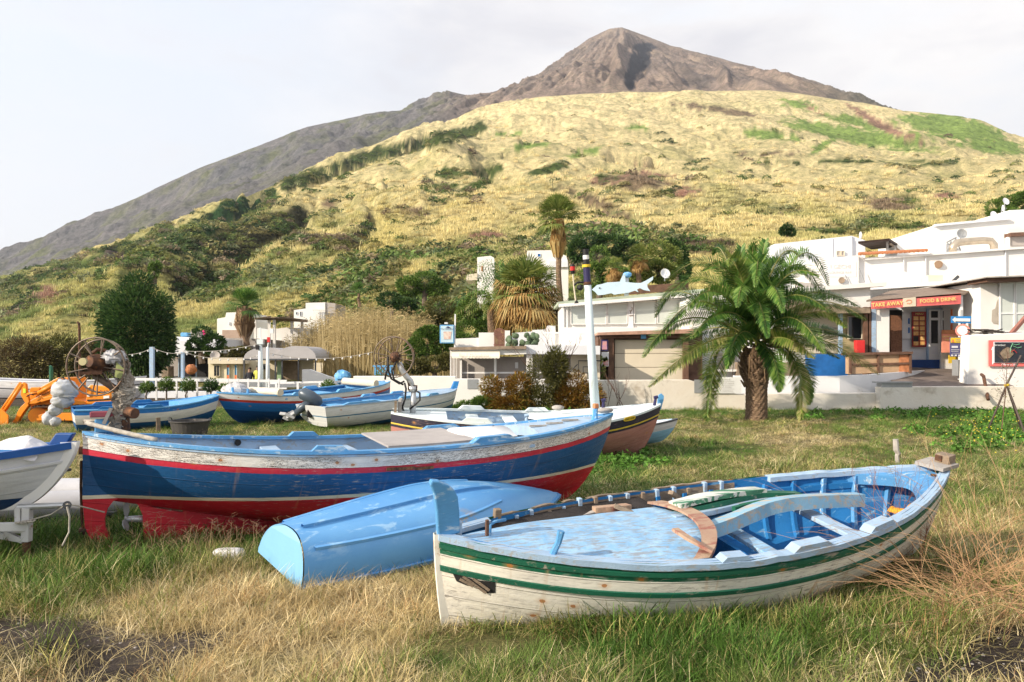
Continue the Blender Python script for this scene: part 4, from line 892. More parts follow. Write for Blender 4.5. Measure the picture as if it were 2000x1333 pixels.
for sg in (1, -1):
    pad(BC, rC, X['lb'], .37, sg, .34, .05, .10); pad(BC, rC, X['lb'], .66, sg, .5, .05, .11)
mb = MB(); zc = float(BC.zs(.5)); P = []
for S in np.linspace(.475, .64, 8):
    b = BC.bw(S, zc - .02); P.append([(BC.x(S), -b * .78, float(BC.zs(S)) + .012), (BC.x(S), b * .6, float(BC.zs(S)) + .05)])
mb.grid(np.array(P)); mb.build('cover_board', mat('grey_weathered_cover_board', (.40, .37, .36), .85, var=.15, vs=2, stretch=(1, 8, 1), bump=.6, bs=18), rC, world=False, solid=.02)
deck(BC, rC, X['lb_pale'], .985, .76, -.03, .05, -.03, name='fore_deck', n=20)
mb = MB(); P = []   # white rounded hatch
for i in range(14):
    a = pi * i / 13; r = []
    for xx in (-.34, -.3, .0, .3, .34): r.append((BC.x(.69) + xx, cos(a) * .33, float(BC.zs(.69)) - .03 + sin(a) * (.10 if abs(xx) < .32 else .02)))
    P.append(r)
mb.grid(np.array(P)); mb.build('hatch', X['paint_w'], rC, world=False, smooth=True)
for S in (.80, .84, .88):
    mb = MB(); b = BC.bw(S, float(BC.zs(S)) - .03); mb.box((BC.x(S), -b * .35, float(BC.zs(S)) + .028), (.2, .03, .02), Matrix.Rotation(-.2, 3, 'Z')); mb.build('deck_batten', X['wood_g'], rC, world=False)
for px, py, py2, mt, nm in ((1147, 832, 806, 'wood_l', 'bitt'), (1188, 818, 806, 'greyp', 'bow_cap')):
    S = .93 if nm == 'bitt' else .985; z = float(BC.zs(S)); y = -BC.bw(S, z) * (.8 if nm == 'bitt' else 0); mb = MB()
    if nm == 'bitt':
        mb.tube([(BC.x(S), y, z - .03), (BC.x(S) + .02, y, z + .13)], [.04, .028], 6); mb.build(nm, X['lb'], rC, world=False); mb = MB(); mb.box((BC.x(S) + .022, y, z + .155), (.06, .06, .06)); mb.build('bitt_cap', X['terra'], rC, world=False, bevel=.01)
    else:
        lump(mb, np.array([BC.x(S) - .02, 0, z + .045]), (.12, .06, .035), 3, .1, 12, 8); mb.build(nm, X['wood_g'], rC, world=False, smooth=True)
mb = MB(); mb.bar(oC(920, 852), oC(965, 832), .012, .012); mb.build('stick', X['wood'], rC, world=False)
mb = MB(); mb.cyl((BC.x(.245), float(BC.h(.245, 1.)[1]) * .93, float(BC.zs(.245)) - .07), (BC.x(.245), float(BC.h(.245, 1.)[1]) * .93 - .02, float(BC.zs(.245)) - .07), .035, .035, 12); mb.build('drain_hole', X['dark'], rC, world=False)
mb = MB()
for t in np.linspace(0, 1, 10): 
    v = onside(BC, 758 + 84 * t, 916 - 2 * t, .012); mb.box(v, (.045, .012, .03))
mb.build('iron_strap', X['rust'], rC, world=False)
# ---- net hauler standing on the stern
def wC(px, py, y=0.): return oC(px, py, y)
hz = None
nhb = MB(); P0 = wC(243, 842, .0); nhb.tube([wC(244, 845), wC(243, 815), wC(240, 780), wC(235, 765)], [.05, .045, .04, .04], 10); nh = nhb.build('net_hauler_post', X['rust'], rC, world=False, smooth=True)
mb = MB(); mb.tube([wC(238, 768), wC(210, 750), wC(182, 733)], [.034, .034, .03], 10); mb.build('net_hauler_arm', X['rim'], rC, world=False, smooth=True)
mb = MB(); wheel(mb, wC(193, 716), (.42, 1, .05), .272, .0085, .11, 9, .06, .0075); mb.build('net_hauler_wheel', X['rim'], rC, world=False, smooth=True)
mb = MB(); c0 = wC(174, 706, -.08); mb.tube([c0, c0 + np.array([.05, .05, -.005]), c0 + np.array([.12, .10, -.03]), c0 + np.array([.17, .16, -.045])], [.055, .08, .07, .05], 12)
mb.box(wC(180, 729, -.05), (.17, .14, .03)); mb.box(wC(186, 722, -.02), (.12, .06, .05))
mb.tube([wC(181, 690, -.04), wC(190, 683, -.04), wC(205, 685, -.03), wC(222, 694, -.02)], .018, 7); mb.build('net_hauler_motor', X['rust'], rC, world=False, smooth=False)
mb = MB(); d_ = np.array([-.35, -1, 0]); d_ /= np.linalg.norm(d_); cc = wC(164, 707, -.15); mb.cyl(cc, cc + d_ * .03, .035, .035, 16); mb.build('net_hauler_cap', mat('yellowed_metal', (.5, .45, .25), .5, .3), rC, world=False)
mb = MB(); cc = wC(164, 707, -.15) + d_ * .031; mb.cyl(wC(250, 806, -.05), wC(264, 808, -.12), .055, .05, 14); mb.build('net_hauler_roller', X['rust'], rC, world=False)
mb = MB(); squiggle(mb, [wC(228, 700), wC(240, 735), wC(252, 765), wC(240, 790), wC(228, 835)], .065, .008, 46, 4)
mb.build('rope_tangle', X['rope'], rC, world=False)
mb = MB()
for k, (a, b, r1, r2) in enumerate([(225, 698, .09, .07), (238, 720, .07, .10), (247, 748, .07, .11), (240, 775, .08, .1), (234, 802, .08, .12), (226, 828, .08, .10)]): lump(mb, wC(a, b, .0), (r1, r1, r2), 30 + k, .5, 22, 16, 3.2)
mb.build('wrapped_netting', X['net'], rC, world=False)
mb = MB(); lump(mb, wC(223, 697, -.06), (.10, .07, .065), 8, .45, 22, 16, 3.); mb.build('plastic_wrap', X['plastic'], rC, world=False)
mb = MB(); P = [wC(228, 708, -.1), wC(244, 722, -.12), wC(236, 740, -.12), wC(224, 737, -.1)]; mb.add(P, [(0, 1, 2, 3)]); mb.build('rag', mat('olive_rag', (.32, .36, .14), .8), rC, world=False, solid=.006)
mb = MB(); mb.bar(wC(203, 828, -.1), wC(217, 798, -.1), .03, .09, (0, 1, 0)); mb.build('wood_batten', X['wood_g'], rC, world=False)

# ================================================================= M: black, yellow and pink boat with pole
BM = Boat(BP['M'])
rM = boat_root(BM, 'fishing_boat', 'boat with black and yellow band, dusty pink bottom and tall white pole', 'boat', 'wooden boats pulled up on the grass')
mM = hullmat('black_yellow_pink_planking', [(0, (.03, .028, .05)), (.175, (.72, .52, .05)), (.205, (.03, .028, .05)), (.245, (.44, .20, .17))], wear=(.55, .36, .32), wamt=(.52, .66), rust=.2, seams=.2, wob=.004)
hull_mesh(BM, rM, [mM, X['lb_pale']], n=70, m=24, t0in=.5)
X['pw'] = mat('chalky_pale_paint', (.62, .70, .72), .7, 0, .08, 3, (.68, .72, .72), (.40, .42, .42), 7, (.62, .68), (1, 5, 1), .5, 30)
rail(BM, rM, X['pw'], 0, 1, .09, .035, (1, -1), .02)
deck(BM, rM, X['pw'], .985, .52, -.03, .07, -.02, name='fore_deck', n=24); deck(BM, rM, X['pw'], .01, .2, -.05, .03, 0., name='stern_deck', n=14)
for sg in (1, -1):
    pad(BM, rM, X['pw'], .30, sg, .5, .07, .12); pad(BM, rM, X['pw'], .56, sg, .45, .06, .12)
for S in (.30, .44): thwart(BM, rM, X['pw'], S, -.1, .22)
def oM(px, py, y=0.): q = BM.plane(px, py, y); return np.array([q[0], y, q[2]])
mb = MB(); z = float(BM.zs(.02)); mb.box((BM.x(.03), 0, z + .09), (.06, .5, .2)); mb.build('stern_board', X['wood_g'], rM, world=False, bevel=.01)
mb = MB(); mb.box((BM.x(.02) - .02, -.28, z + .1), (.04, .04, .2)); mb.build('stern_post', X['wood_l'], rM, world=False)
# name plate
v0 = onside(BM, 1218, 820, .012); v1 = onside(BM, 1241, 815, .012); mb = MB(); cc = (v0 + v1) / 2; ux = v1 - v0; ux = ux / np.linalg.norm(ux)
uz = np.array([0, -.25, 1.]); uz -= ux * ux.dot(uz); uz /= np.linalg.norm(uz); nn = np.cross(ux, uz)
pl = [cc + ux * .115 * cos(a) * (1.15 if abs(cos(a)) > .5 else 1) + uz * .04 * (abs(sin(a)) ** .5) * (1 if sin(a) > 0 else -1) for a in np.linspace(0, 2 * pi, 20, endpoint=False)]
mb.prism([p + nn * .012 for p in pl], -nn * .02); npl = mb.build('name_plate', X['yellow'], rM, world=False)
mb = MB(); text_into(mb, 'ENZ 1048', cc + nn * .013, ux, uz, .05, .003, .01); mb.build('lettering', X['letter_k'], npl, world=False)
# pole with banded head, lamp on a bracket
mb = MB(); mb.tube([oM(1163, 803), oM(1156, 700), oM(1147.5, 556)], [.085, .076, .066], 16); mb.build('pole', mat('pale_blue_white_pole', (.62, .72, .76), .5, 0, .08, 2, wear=(.45, .47, .45), ws=4, wt=(.6, .7), stretch=(3, 3, .6)), rM, world=False, smooth=True)
for a, b, r0, mt in ((557, 551, .072, 'rust'), (551, 523, .062, 'navy'), (522, 517, .078, 'yellow'), (517, 507, .06, 'black'), (507, 499, .055, 'paint_w'), (499, 487, .052, 'black')):
    xx = lambda py: 1147.3 - (555 - py) * .055; mb = MB(); mb.cyl(oM(xx(a), a), oM(xx(b), b), r0, r0, 16); mb.build('pole_band', X[mt], rM, world=False)
mb = MB(); mb.tube([oM(1125, 592), oM(1121, 560), oM(1119, 534)], [.016, .014, .014], 8); mb.build('lamp_rod', X['cream'], rM, world=False)
mb = MB(); mb.tube([oM(1126, 593), oM(1125.5, 587)], [.04, .02], 10); mb.build('lamp_foot', X['black'], rM, world=False); mb = MB(); mb.tube([oM(1121, 558), oM(1128, 552), oM(1140, 552)], .02, 7); lump(mb, oM(1133, 562), (.06, .05, .055), 5, .15, 14, 10); mb.build('lamp_bracket', X['black'], rM, world=False); mb = MB(); mb.tube([oM(1118.8, 535), oM(1118.6, 529)], [.03, .042], 10); mb.build('lamp_socket', X['black'], rM, world=False)
mb = MB(); mb.tube([oM(1118.6, 529), oM(1118.4, 521)], [.045, .045], 12); mb.build('signal_lamp', X['red'], rM, world=False)
mb = MB(); mb.tube([oM(1118.4, 521), oM(1118.3, 517)], [.045, .04], 12); mb.build('lamp_cap', X['black'], rM, world=False)
# fittings
for px, py, dx, hgt, mt in ((1178, 800, .0, .17, 'navy'), (1277, 797, .03, .19, 'navy'), (1028, 828, 0, .14, 'lb_pale')):
    q = BM.plane(px, py, -.55 if px == 1028 else (-.05 if px > 1200 else .3)); mb = MB(); mb.tube([q, q + np.array([dx, 0, hgt])], [.035, .022], 8); mb.build('bitt', X[mt], rM, world=False); mb = MB(); mb.tube([q + np.array([dx - .035, 0, hgt - .01]), q + np.array([dx + .035, 0, hgt + .01])], .03, 8); mb.build('bitt_head', X[mt], rM, world=False)
mb = MB(); lump(mb, oM(1090, 797, .1), (.11, .08, .05), 11, .12, 14, 9); mb.build('float', X['wood_g'], rM, world=False, smooth=True)
mb = MB(); q = oM(1290, 789); mb.prism([oM(a, b, .02) for a, b in ((1284, 800), (1291, 800), (1296, 782), (1297, 774), (1292, 769), (1287, 772), (1285, 782))], (0, .03, 0)); mb.build('stem_head', X['sky_b'], rM, world=False)
# hauler on the stern of the black boat
hy = -.05
mb = MB(); mb.tube([oM(806, 812), oM(807, 790), oM(808, 765)], [.05, .048, .045], 10); mb.build('net_hauler_post', X['paint_w'] if False else X['galv'], rM, world=False, smooth=True)
mb = MB(); mb.box(oM(806, 760), (.12, .1, .1)); mb.tube([oM(806, 757), oM(802, 745), oM(793, 735), oM(784, 722), oM(780, 708)], [.045, .05, .05, .055, .045], 10); mb.build('net_hauler_arm', X['galv'], rM, world=False, smooth=True)
mb = MB(); wheel(mb, oM(771, 697), (.3, 1, .04), .352, .011, .14, 10, .06, .0075); mb.build('net_hauler_wheel', X['rim'], rM, world=False, smooth=True)
mb = MB(); lump(mb, oM(772, 698), (.10, .11, .10), 12, .12, 16, 10); mb.build('net_hauler_motor', X['rust'], rM, world=False); mb = MB(); mb.tube([oM(800, 757), oM(796, 742), oM(790, 728)], .02, 6); mb.box(oM(806, 758), (.16, .08, .09)); mb.build('net_hauler_bracket', X['rust'], rM, world=False)
mb = MB()
for pts in ([(758, 697), (757, 720), (764, 740), (780, 750), (790, 745)], [(790, 748), (793, 760), (791, 780), (786, 795), (788, 803)], [(812, 764), (820, 768), (820, 782), (812, 790), (800, 800)], [(775, 705), (765, 725), (770, 742), (788, 752)], [(752, 742), (754, 728), (760, 712)]): mb.tube([oM(a, b, -.06) for a, b in pts], .017, 7)
mb.build('hydraulic_hose', X['black'], rM, world=False, smooth=True)

# ================================================================= J, K, P: boats in the middle distance
BJ = Boat(BP['J']); rJ = boat_root(BJ, 'wooden_boat', 'small blue and white banded boat with wrapped outboard motor, in front of the orange loader', 'boat', 'wooden boats pulled up on the grass')
mJ = hullmat('blue_and_white_banded_hull', [(0, (.02, .17, .50)), (.135, (.72, .71, .69)), (.36, (.01, .09, .26))], wear=(.6, .6, .6), rust=.15, wob=.003)
hull_mesh(BJ, rJ, [mJ, X['blue_mid']], n=50, m=20, t0in=.45); rail(BJ, rJ, X['sky_b'], 0, 1, .08, .03, (1, -1), .02)
for sg in (1, -1):
    pad(BJ, rJ, X['blue_mid'], .22, sg, .5, .06, .09); pad(BJ, rJ, X['blue_mid'], .5, sg, .45, .06, .09)
for S in (.25, .5): thwart(BJ, rJ, X['sky_b'], S, -.1, .25)
deck(BJ, rJ, X['sky_b'], .985, .68, -.03, .04, -.03, name='fore_deck')
sv = lambda px, py, D: BJ.R.T @ (W(px, py, D) - BJ.o)
om = MB(); [lump(om, sv(a, b, 18.0), (r1, r1 * .8, r2), 60 + k, .15, 34, 24, 3.2) for k, (a, b, r1, r2) in enumerate([(126, 763, .30, .27), (122, 783, .25, .18), (108, 800, .16, .16), (95, 818, .15, .17), (108, 824, .13, .12)])]
om.tube([sv(126 + 24 * cos(a) , 775 + 2 * sin(a), 18.0) + np.array([0, .24 * sin(a), 0]) for a in np.linspace(0, 2 * pi, 16, endpoint=False)], .012, 4, closed=True); om.build('wrapped_outboard_motor', X['tarp_p'], rJ, world=False, smooth=True)
mb = MB(); q = sv(309, 812, 17.6); mb.bar(q + np.array([0, 0, -.05]), q + np.array([.0, 0, -.42]), .09, .05); mb.build('prop', X['wood_l'], rJ, world=False)

BK = Boat(BP['K']); rK = boat_root(BK, 'fishing_boat', 'bright blue boat with white topsides and red stripe, furthest back in the row', 'boat', 'wooden boats pulled up on the grass')
mK = hullmat('blue_hull_red_stripe', [(0, (.72, .71, .69)), (.17, (.45, .045, .03)), (.235, (.02, .16, .48)), (.47, (.008, .065, .22))], rust=.15, wob=.004, wear=(.4, .45, .5))
hull_mesh(BK, rK, [mK, X['blue_mid']], n=60, m=20, t0in=.45); rail(BK, rK, X['sky_b'], 0, 1, .09, .035, (1, -1), .02)
for S in (.3, .45, .6): thwart(BK, rK, X['sky_b'], S, -.1, .35)
deck(BK, rK, X['sky_b'], .985, .80, -.03, .04, -.03, name='fore_deck'); deck(BK, rK, X['sky_b'], .015, .2, -.03, .04, .0, name='stern_deck')
for sg in (1, -1):
    pad(BK, rK, X['sky_b'], .35, sg, .5, .07, .1); pad(BK, rK, X['sky_b'], .6, sg, .5, .07, .1)
sk = lambda px, py, D: BK.R.T @ (W(px, py, D) - BK.o)
mb = MB(); mb.tube([sk(455, 775, 19.8), sk(454, 757, 19.8)], [.05, .035], 8); mb.tube([sk(484, 772, 19.9), sk(484, 760, 19.9)], [.035, .03], 8); mb.build('bitt', X['sky_b'], rK, world=False)
mb = MB(); mb.cyl(W(490, 763, 20.7), W(548, 767, 19.9), .10, .10, 14); mb.build('rolled_mat', X['cream'], label='pale rolled mat lying across the left end of the bright blue boat', cat='rolled mat', group='rolled mats on the bright blue boat')
mb = MB(); mb.cyl(W(672, 745, 23.2), W(735, 750, 22.4), .11, .11, 14); mb.build('rolled_mat', X['cream'], label='pale rolled mat lying across the right end of the bright blue boat', cat='rolled mat', group='rolled mats on the bright blue boat')
for a, b, D in ((548.5, 767, 19.88), (735.5, 750, 22.38)):
    pass
mb = MB(); lump(mb, W(460, 764, 20.3), (.38, .25, .22), 77, .22, 26, 16, 2.); mb.build('engine_cover', X['plastic'], label='grey cloth cover tied over an engine on the bright blue boat', cat='cover')

BPp = Boat(BP['P']); rP = boat_root(BPp, 'outboard_boat', 'white open boat with thin blue stripe and grey outboard motor tilted up', 'boat', 'wooden boats pulled up on the grass')
mP = hullmat('white_hull_blue_pinstripe', [(0, (.72, .74, .77)), (.255, (.03, .17, .33)), (.285, (.72, .74, .76))], (.01, .10, .24), wear=(.5, .5, .48), rust=.1, wob=.002)
hull_mesh(BPp, rP, [mP, X['sky_b']], wl=lambda S: .20 - .10 * np.clip(1 - 2 * S, 0, 1) + .12 * np.clip(2 * S - 1, 0, 1), n=60, m=20, t0in=.45); rail(BPp, rP, X['lb_pale'], 0, 1, .09, .03, (1, -1), .02)
for sg in (1, -1):
    pad(BPp, rP, X['sky_b'], .2, sg, 1.1, .05, .09); pad(BPp, rP, X['sky_b'], .48, sg, .5, .06, .09); pad(BPp, rP, X['sky_b'], .68, sg, .45, .05, .09)
for S in (.2, .45): thwart(BPp, rP, X['sky_b'], S, -.1, .3)
deck(BPp, rP, X['lb_pale'], .985, .70, -.03, .05, -.03, name='fore_deck')
sp_ = lambda px, py, D: BPp.R.T @ (W(px, py, D) - BPp.o)
mb = MB(); mb.prism([sp_(a, b, 22.0) for a, b in ((881, 762), (888, 745), (897, 745), (892, 763))], np.array([0, .05, 0])); mb.build('stem_post', X['blue_mid'], rP, world=False)
X['ob'] = mat('blue_grey_outboard_paint', (.075, .10, .13), .35, .1, .15); De = 18.6
mb = MB(); P = []
for (a, b), r_ in zip([(628, 790), (623, 786), (608, 777), (590, 768), (584, 766)], [.05, .13, .165, .15, .05]): P.append((sp_(a, b, De), r_))
mb.tube([p for p, _ in P], [r for _, r in P], 14); eng = mb.build('outboard_motor', X['ob'], rP, world=False, smooth=True)
mb = MB(); mb.tube([sp_(606, 786, De), sp_(590, 797, De), sp_(578, 808, De)], [.13, .10, .08], 10); mb.build('motor_leg', X['ob'], eng, world=False, smooth=True)
mb = MB(); mb.tube([sp_(582, 803, De), sp_(562, 817, De)], [.05, .08], 8); mb.prism([sp_(a, b, De) for a, b in ((584, 806), (570, 822), (560, 822), (552, 818), (558, 810), (572, 802))], np.array([0.02, .05, 0])); mb.prism([sp_(a, b, De - .1) for a, b in ((558, 806), (576, 815), (574, 819), (556, 811))], np.array([0.0, .25, 0])); mb.build('gearcase', X['greym'], eng, world=False)
mb = MB(); mb.bar(sp_(606, 790, De - .05), sp_(604, 815, De - .05), .18, .12); mb.box(sp_(612, 797, De), (.2, .2, .16)); mb.build('motor_bracket', X['black'], eng, world=False, bevel=.01)
mb = MB()
for k in range(3):
    a = k * 2.09; mb.add([sp_(560, 812, De) + np.array([0, .12 * cos(a), .12 * sin(a)]), sp_(562, 814, De), sp_(558, 815, De) + np.array([.04, .1 * cos(a + .7), .1 * sin(a + .7)])], [(0, 1, 2)])
mb.build('propeller', X['greym'], eng, world=False, solid=.012)

# ================================================================= L: boat on a trailer at the left edge, inflatable, trailer
BL = Boat(dict(L=4.2, B=.72, H=.52, sL=.1, sR=.13, kL=.0, kR=.06, rL=.3, rR=.52, p=2.4, al=.8, wL=.5, wR=.0, yaw=.06, pit=0, roll=.02, X=-5.93, Y=6.42, Z=.38))
rL = boat_root(BL, 'wooden_boat', 'white boat with navy bottom, blue rail and blue bow post at the left edge', 'boat', 'wooden boats pulled up on the grass')
mL = hullmat('white_hull_navy_bottom', [(0, (.60, .62, .68))], (.008, .04, .13), wear=(.45, .45, .46), wamt=(.66, .72), rust=.1, seams=.2)
hull_mesh(BL, rL, [mL, X['blue_in']], wl=lambda S: .17 + 0 * S, n=60, m=22, t0in=.5); rail(BL, rL, mat('royal_blue_rail', (.012, .09, .34), .45, var=.15), 0, 1, .10, .06, (1, -1), .025); strake(BL, rL, X['white_b'], .17, .03, .018)
deck(BL, rL, X['blue_in'], .985, .62, -.03, .05, -.02, name='fore_deck')
sl_ = lambda px, py, D: BL.R.T @ (W(px, py, D) - BL.o)
mb = MB(); mb.prism([sl_(a, b, 6.52) for a, b in ((90, 880), (96, 864), (108, 847), (143, 847), (118, 886), (112, 892))], np.array([0, .07, 0])); mb.build('stem_post', mat('deep_blue_post', (.01, .07, .26), .5, var=.15), rL, world=False, bevel=.012)
mb = MB(); P = []
for T in np.linspace(0, 1, 14):
    x, y, z = (float(a) for a in BL.h(1., T)); P.append([(x - .10, -.05, z), (x + .03, -.03, z), (x + .03, .03, z), (x - .10, .05, z)])
mb.grid(np.array(P)); mb.build('stem', X['paint_w'], rL, world=False)
mb = MB(); n = 22; P = np.zeros((n, n, 3)); c0 = W(34, 886, 6.5)
for i in range(n):
    for j in range(n):
        a = (i / (n - 1) - .5) * 2; b = (j / (n - 1) - .5) * 2; rr = max(abs(a), abs(b)); pk = max(0, 1 - math.hypot(a - .35, b) * .95); pk2 = max(0, 1 - math.hypot(a + .6, b + .1) * 1.1)
        P[i, j] = c0 + np.array([a * .27, b * .20, .20 * pk ** .8 + .10 * pk2 + .035 * (fbm(a * 2.2 + 4, b * 2.2, 3, 66) - .5) - .03])
mb.grid(P); mb.build('boat_cover', mat('white_canvas_cover', (.68, .67, .69), .8, var=.06, vs=3, bump=.5, bs=12, bd=.02), smooth=False, solid=.006, label='white canvas cover peaked over the bow of the boat on the trailer', cat='cover')
# trailer
t0 = W(30, 1086, 6.45); rT = thing('boat_trailer', 'white steel boat trailer with winch roller and jockey leg at the left edge', 'trailer', (t0[0], 6.45, 0)); rT['wloc'] = list(rT.location)
Dt = 6.45; X['tr'] = mat('rusting_white_steel', (.62, .62, .62), .5, .1, .1, 4, wear=(.28, .12, .05), ws=9, wt=(.60, .68), bump=.3)
wp = lambda a, b, D=Dt: W(a, b, D)
mb = MB(); mb.cyl(wp(36, 991), wp(128, 987), .026, .026, 10); mb.build('winch_tube', X['galv'], rT, smooth=False)
mb = MB(); mb.bar(wp(37, 991), wp(37, 1026), .05, .05, (0, 1, 0)); mb.bar(wp(54, 992), wp(52, 1058), .065, .065, (0, 1, 0)); mb.build('winch_post', X['tr'], rT, bevel=.004)
mb = MB(); mb.bar(wp(-420, 1035, 5.5), wp(54, 1029), .06, .07); mb.bar(wp(-420, 1028, 7.2), wp(54, 1033), .06, .07); mb.bar(wp(-60, 1036), wp(48, 1056), .02, .05); mb.bar(wp(10, 1040), wp(46, 1058), .04, .04); mb.build('chassis', X['tr'], rT, bevel=.004)
mb = MB(); mb.bar(wp(52, 1056), wp(52, 1084), .045, .045, (0, 1, 0)); mb.build('jockey_leg', X['rust'], rT)
mb = MB(); mb.cyl(wp(131, 987, 6.38), wp(131, 987, 6.52), .035, .035, 12); mb.build('roller', X['greyp'], rT)
mb = MB(); mb.tube([wp(130, 985, 6.38), wp(100, 1005, 6.38), wp(60, 1016, 6.4), wp(38, 1022, 6.4)], .006, 5); mb.tube([wp(131, 990, 6.37), wp(136, 1010, 6.37), wp(135, 1040, 6.37), wp(122, 1066, 6.37)], .008, 5); mb.tube([wp(131, 985, 6.37), wp(160, 990, 6.5), wp(204, 1001, 6.75)], .006, 5); squiggle(mb, [wp(34, 1022, 6.38), wp(62, 1018, 6.38)], .03, .006, 8, 3); mb.build('rope', X['rope'], rT)
for sx_ in (-1,):
    mb = MB(); q = np.array([-6.4, 5.55, .27]); mb.cyl(q + np.array([0, -.08, 0]), q + np.array([0, .08, 0]), .27, .27, 24); mb.build('wheel', X['black'], rT)
    mb = MB(); q = np.array([-6.4, 7.35, .27]); mb.cyl(q + np.array([0, -.08, 0]), q + np.array([0, .08, 0]), .27, .27, 24); mb.build('wheel', X['black'], rT)
# inflatable dinghy
iz = .17; pth = [(-6.4, 7.75, iz), (-5.2, 7.95, iz), (-4.5, 8.1, iz), (-4.18, 8.3, iz + .03), (-4.08, 8.55, iz + .05), (-4.2, 8.8, iz + .03), (-4.6, 8.9, iz), (-5.4, 8.85, iz), (-6.4, 8.8, iz)]
rI = thing('inflatable_dinghy', 'pale grey inflatable dinghy behind the stern of the large blue and red boat', 'dinghy', (-5, 8.4, 0)); rI['wloc'] = [-5, 8.4, 0]
mb = MB(); mb.tube(pth, .165, 16); mb.build('tube', mat('pale_grey_rubber', (.50, .50, .53), .6, 0, .1, 3, wear=(.36, .36, .38), ws=4), rI, smooth=True)
mb = MB(); mb.tube([(a, b + (-.12 if b < 8.4 else .12), c - .10) for a, b, c in pth], .03, 8); mb.build('rubbing_strip', X['greyp'], rI)
mb = MB(); mb.box((-5.3, 8.35, .1), (2.1, .8, .03)); mb.build('floor', X['greyp'], rI)
mb = MB(); q = W(125, 918, 7.83); mb.box(q + np.array([0, .0, .0]), (.14, .05, .03)); mb.build('handle', X['black'], rI, bevel=.01)
# small items on the grass
mb = MB(); c0 = Gd(446, 1098); P = []
for zz, k in ((0, 1.), (.07, .95), (.105, .8), (.112, .55)):
    P.append([c0 + np.array([k * .145 * np.sign(cos(a)) * abs(cos(a)) ** .45, k * .085 * np.sign(sin(a)) * abs(sin(a)) ** .45, zz]) for a in np.linspace(0, 2 * pi, 24, endpoint=False)])
P = np.array(P); P = np.concatenate([P, P[:, :1]], 1); mb.grid(P.transpose(1, 0, 2)); mb.add(P[-1, :-1], [tuple(range(24))]); mb.build('foam_block', mat('weathered_white_foam', (.72, .69, .70), .8, var=.08, bump=.6, bs=30), smooth=True, label='small white foam float block lying in the dry grass left of the overturned dinghy', cat='float')
c0 = Gd(371, 851); rT2 = thing('mixing_tub', 'round black rubber tub with handles standing in the grass', 'tub', c0); rT2['wloc'] = list(c0)
mb = MB(); mb.lathe([(.33, 0), (.36, .02), (.42, .31), (.45, .32), (.45, .345), (.41, .345), (.35, .05), (0, .04)], c0, 28); mb.build('tub_body', mat('dusty_black_rubber', (.065, .06, .058), .7, var=.2, wear=(.16, .14, .12), ws=4), rT2, smooth=False)
for sg in (-1, 1):
    mb = MB(); mb.tube([c0 + np.array([sg * .43, -.09, .32]), c0 + np.array([sg * .47, -.06, .40]), c0 + np.array([sg * .47, .06, .40]), c0 + np.array([sg * .43, .09, .32])], .012, 6); mb.build('handle', X['greyp'], rT2, smooth=True)

# ================================================================= N and Q: two more boats, partly hidden
BN = Boat(dict(L=2.9, B=.55, H=.42, sL=.04, sR=.14, kL=0, kR=.08, rL=.05, rR=.4, p=2.4, al=.75, wL=.6, wR=.05, yaw=-.06, pit=0, roll=0, X=1.86, Y=14.95, Z=0))
rN = boat_root(BN, 'dinghy', 'little pale blue dinghy with dark rim half hidden behind the black and pink boat', 'boat')
mN = hullmat('pale_blue_dinghy_hull', [(0, (.66, .64, .66)), (.17, (.28, .52, .72))], rust=.1); hull_mesh(BN, rN, [mN, X['lb_pale']], n=40, m=16, t0in=.5); rail(BN, rN, X['greyp'], 0, 1, .05, .03, (1, -1), .025)
deck(BN, rN, X['white_b'], .985, .6, -.02, .03, -.02, name='fore_deck'); thwart(BN, rN, X['lb_pale'], .4)
q0 = W(108, 800, 30.0)
BQ = Boat(dict(L=7.2, B=1.0, H=.95, sL=.12, sR=.2, kL=.1, kR=.1, rL=.2, rR=.6, p=2.6, al=.8, wL=.6, wR=.0, yaw=-.08, pit=0, roll=0, X=-18.3, Y=30.2, Z=-.1))
rQ = boat_root(BQ, 'fishing_boat', 'long pale grey boat hull behind the orange loader', 'boat'); mQ = hullmat('greyed_white_hull', [(0, (.60, .60, .62)), (.30, (.06, .06, .07)), (.34, (.52, .52, .54))], (.05, .05, .06), rust=.1, seams=.2)
hull_mesh(BQ, rQ, [mQ, X['white_b']], wl=lambda S: .28 + 0 * S, n=50, m=18, t0in=.6); rail(BQ, rQ, X['white_b'], 0, 1, .1, .04, (1, -1), .02); deck(BQ, rQ, X['white_b'], .985, .7, -.03, .05, -.02, name='fore_deck'); thwart(BQ, rQ, X['white_b'], .3); thwart(BQ, rQ, X['white_b'], .5)
mb = MB(); lump(mb, W(25, 757, 29.8), (.30, .3, .2), 81, .15, 18, 12); mb.build('tarpaulin', X['blue_mid'], label='blue tarpaulin bundle on the long pale grey boat', cat='tarpaulin')

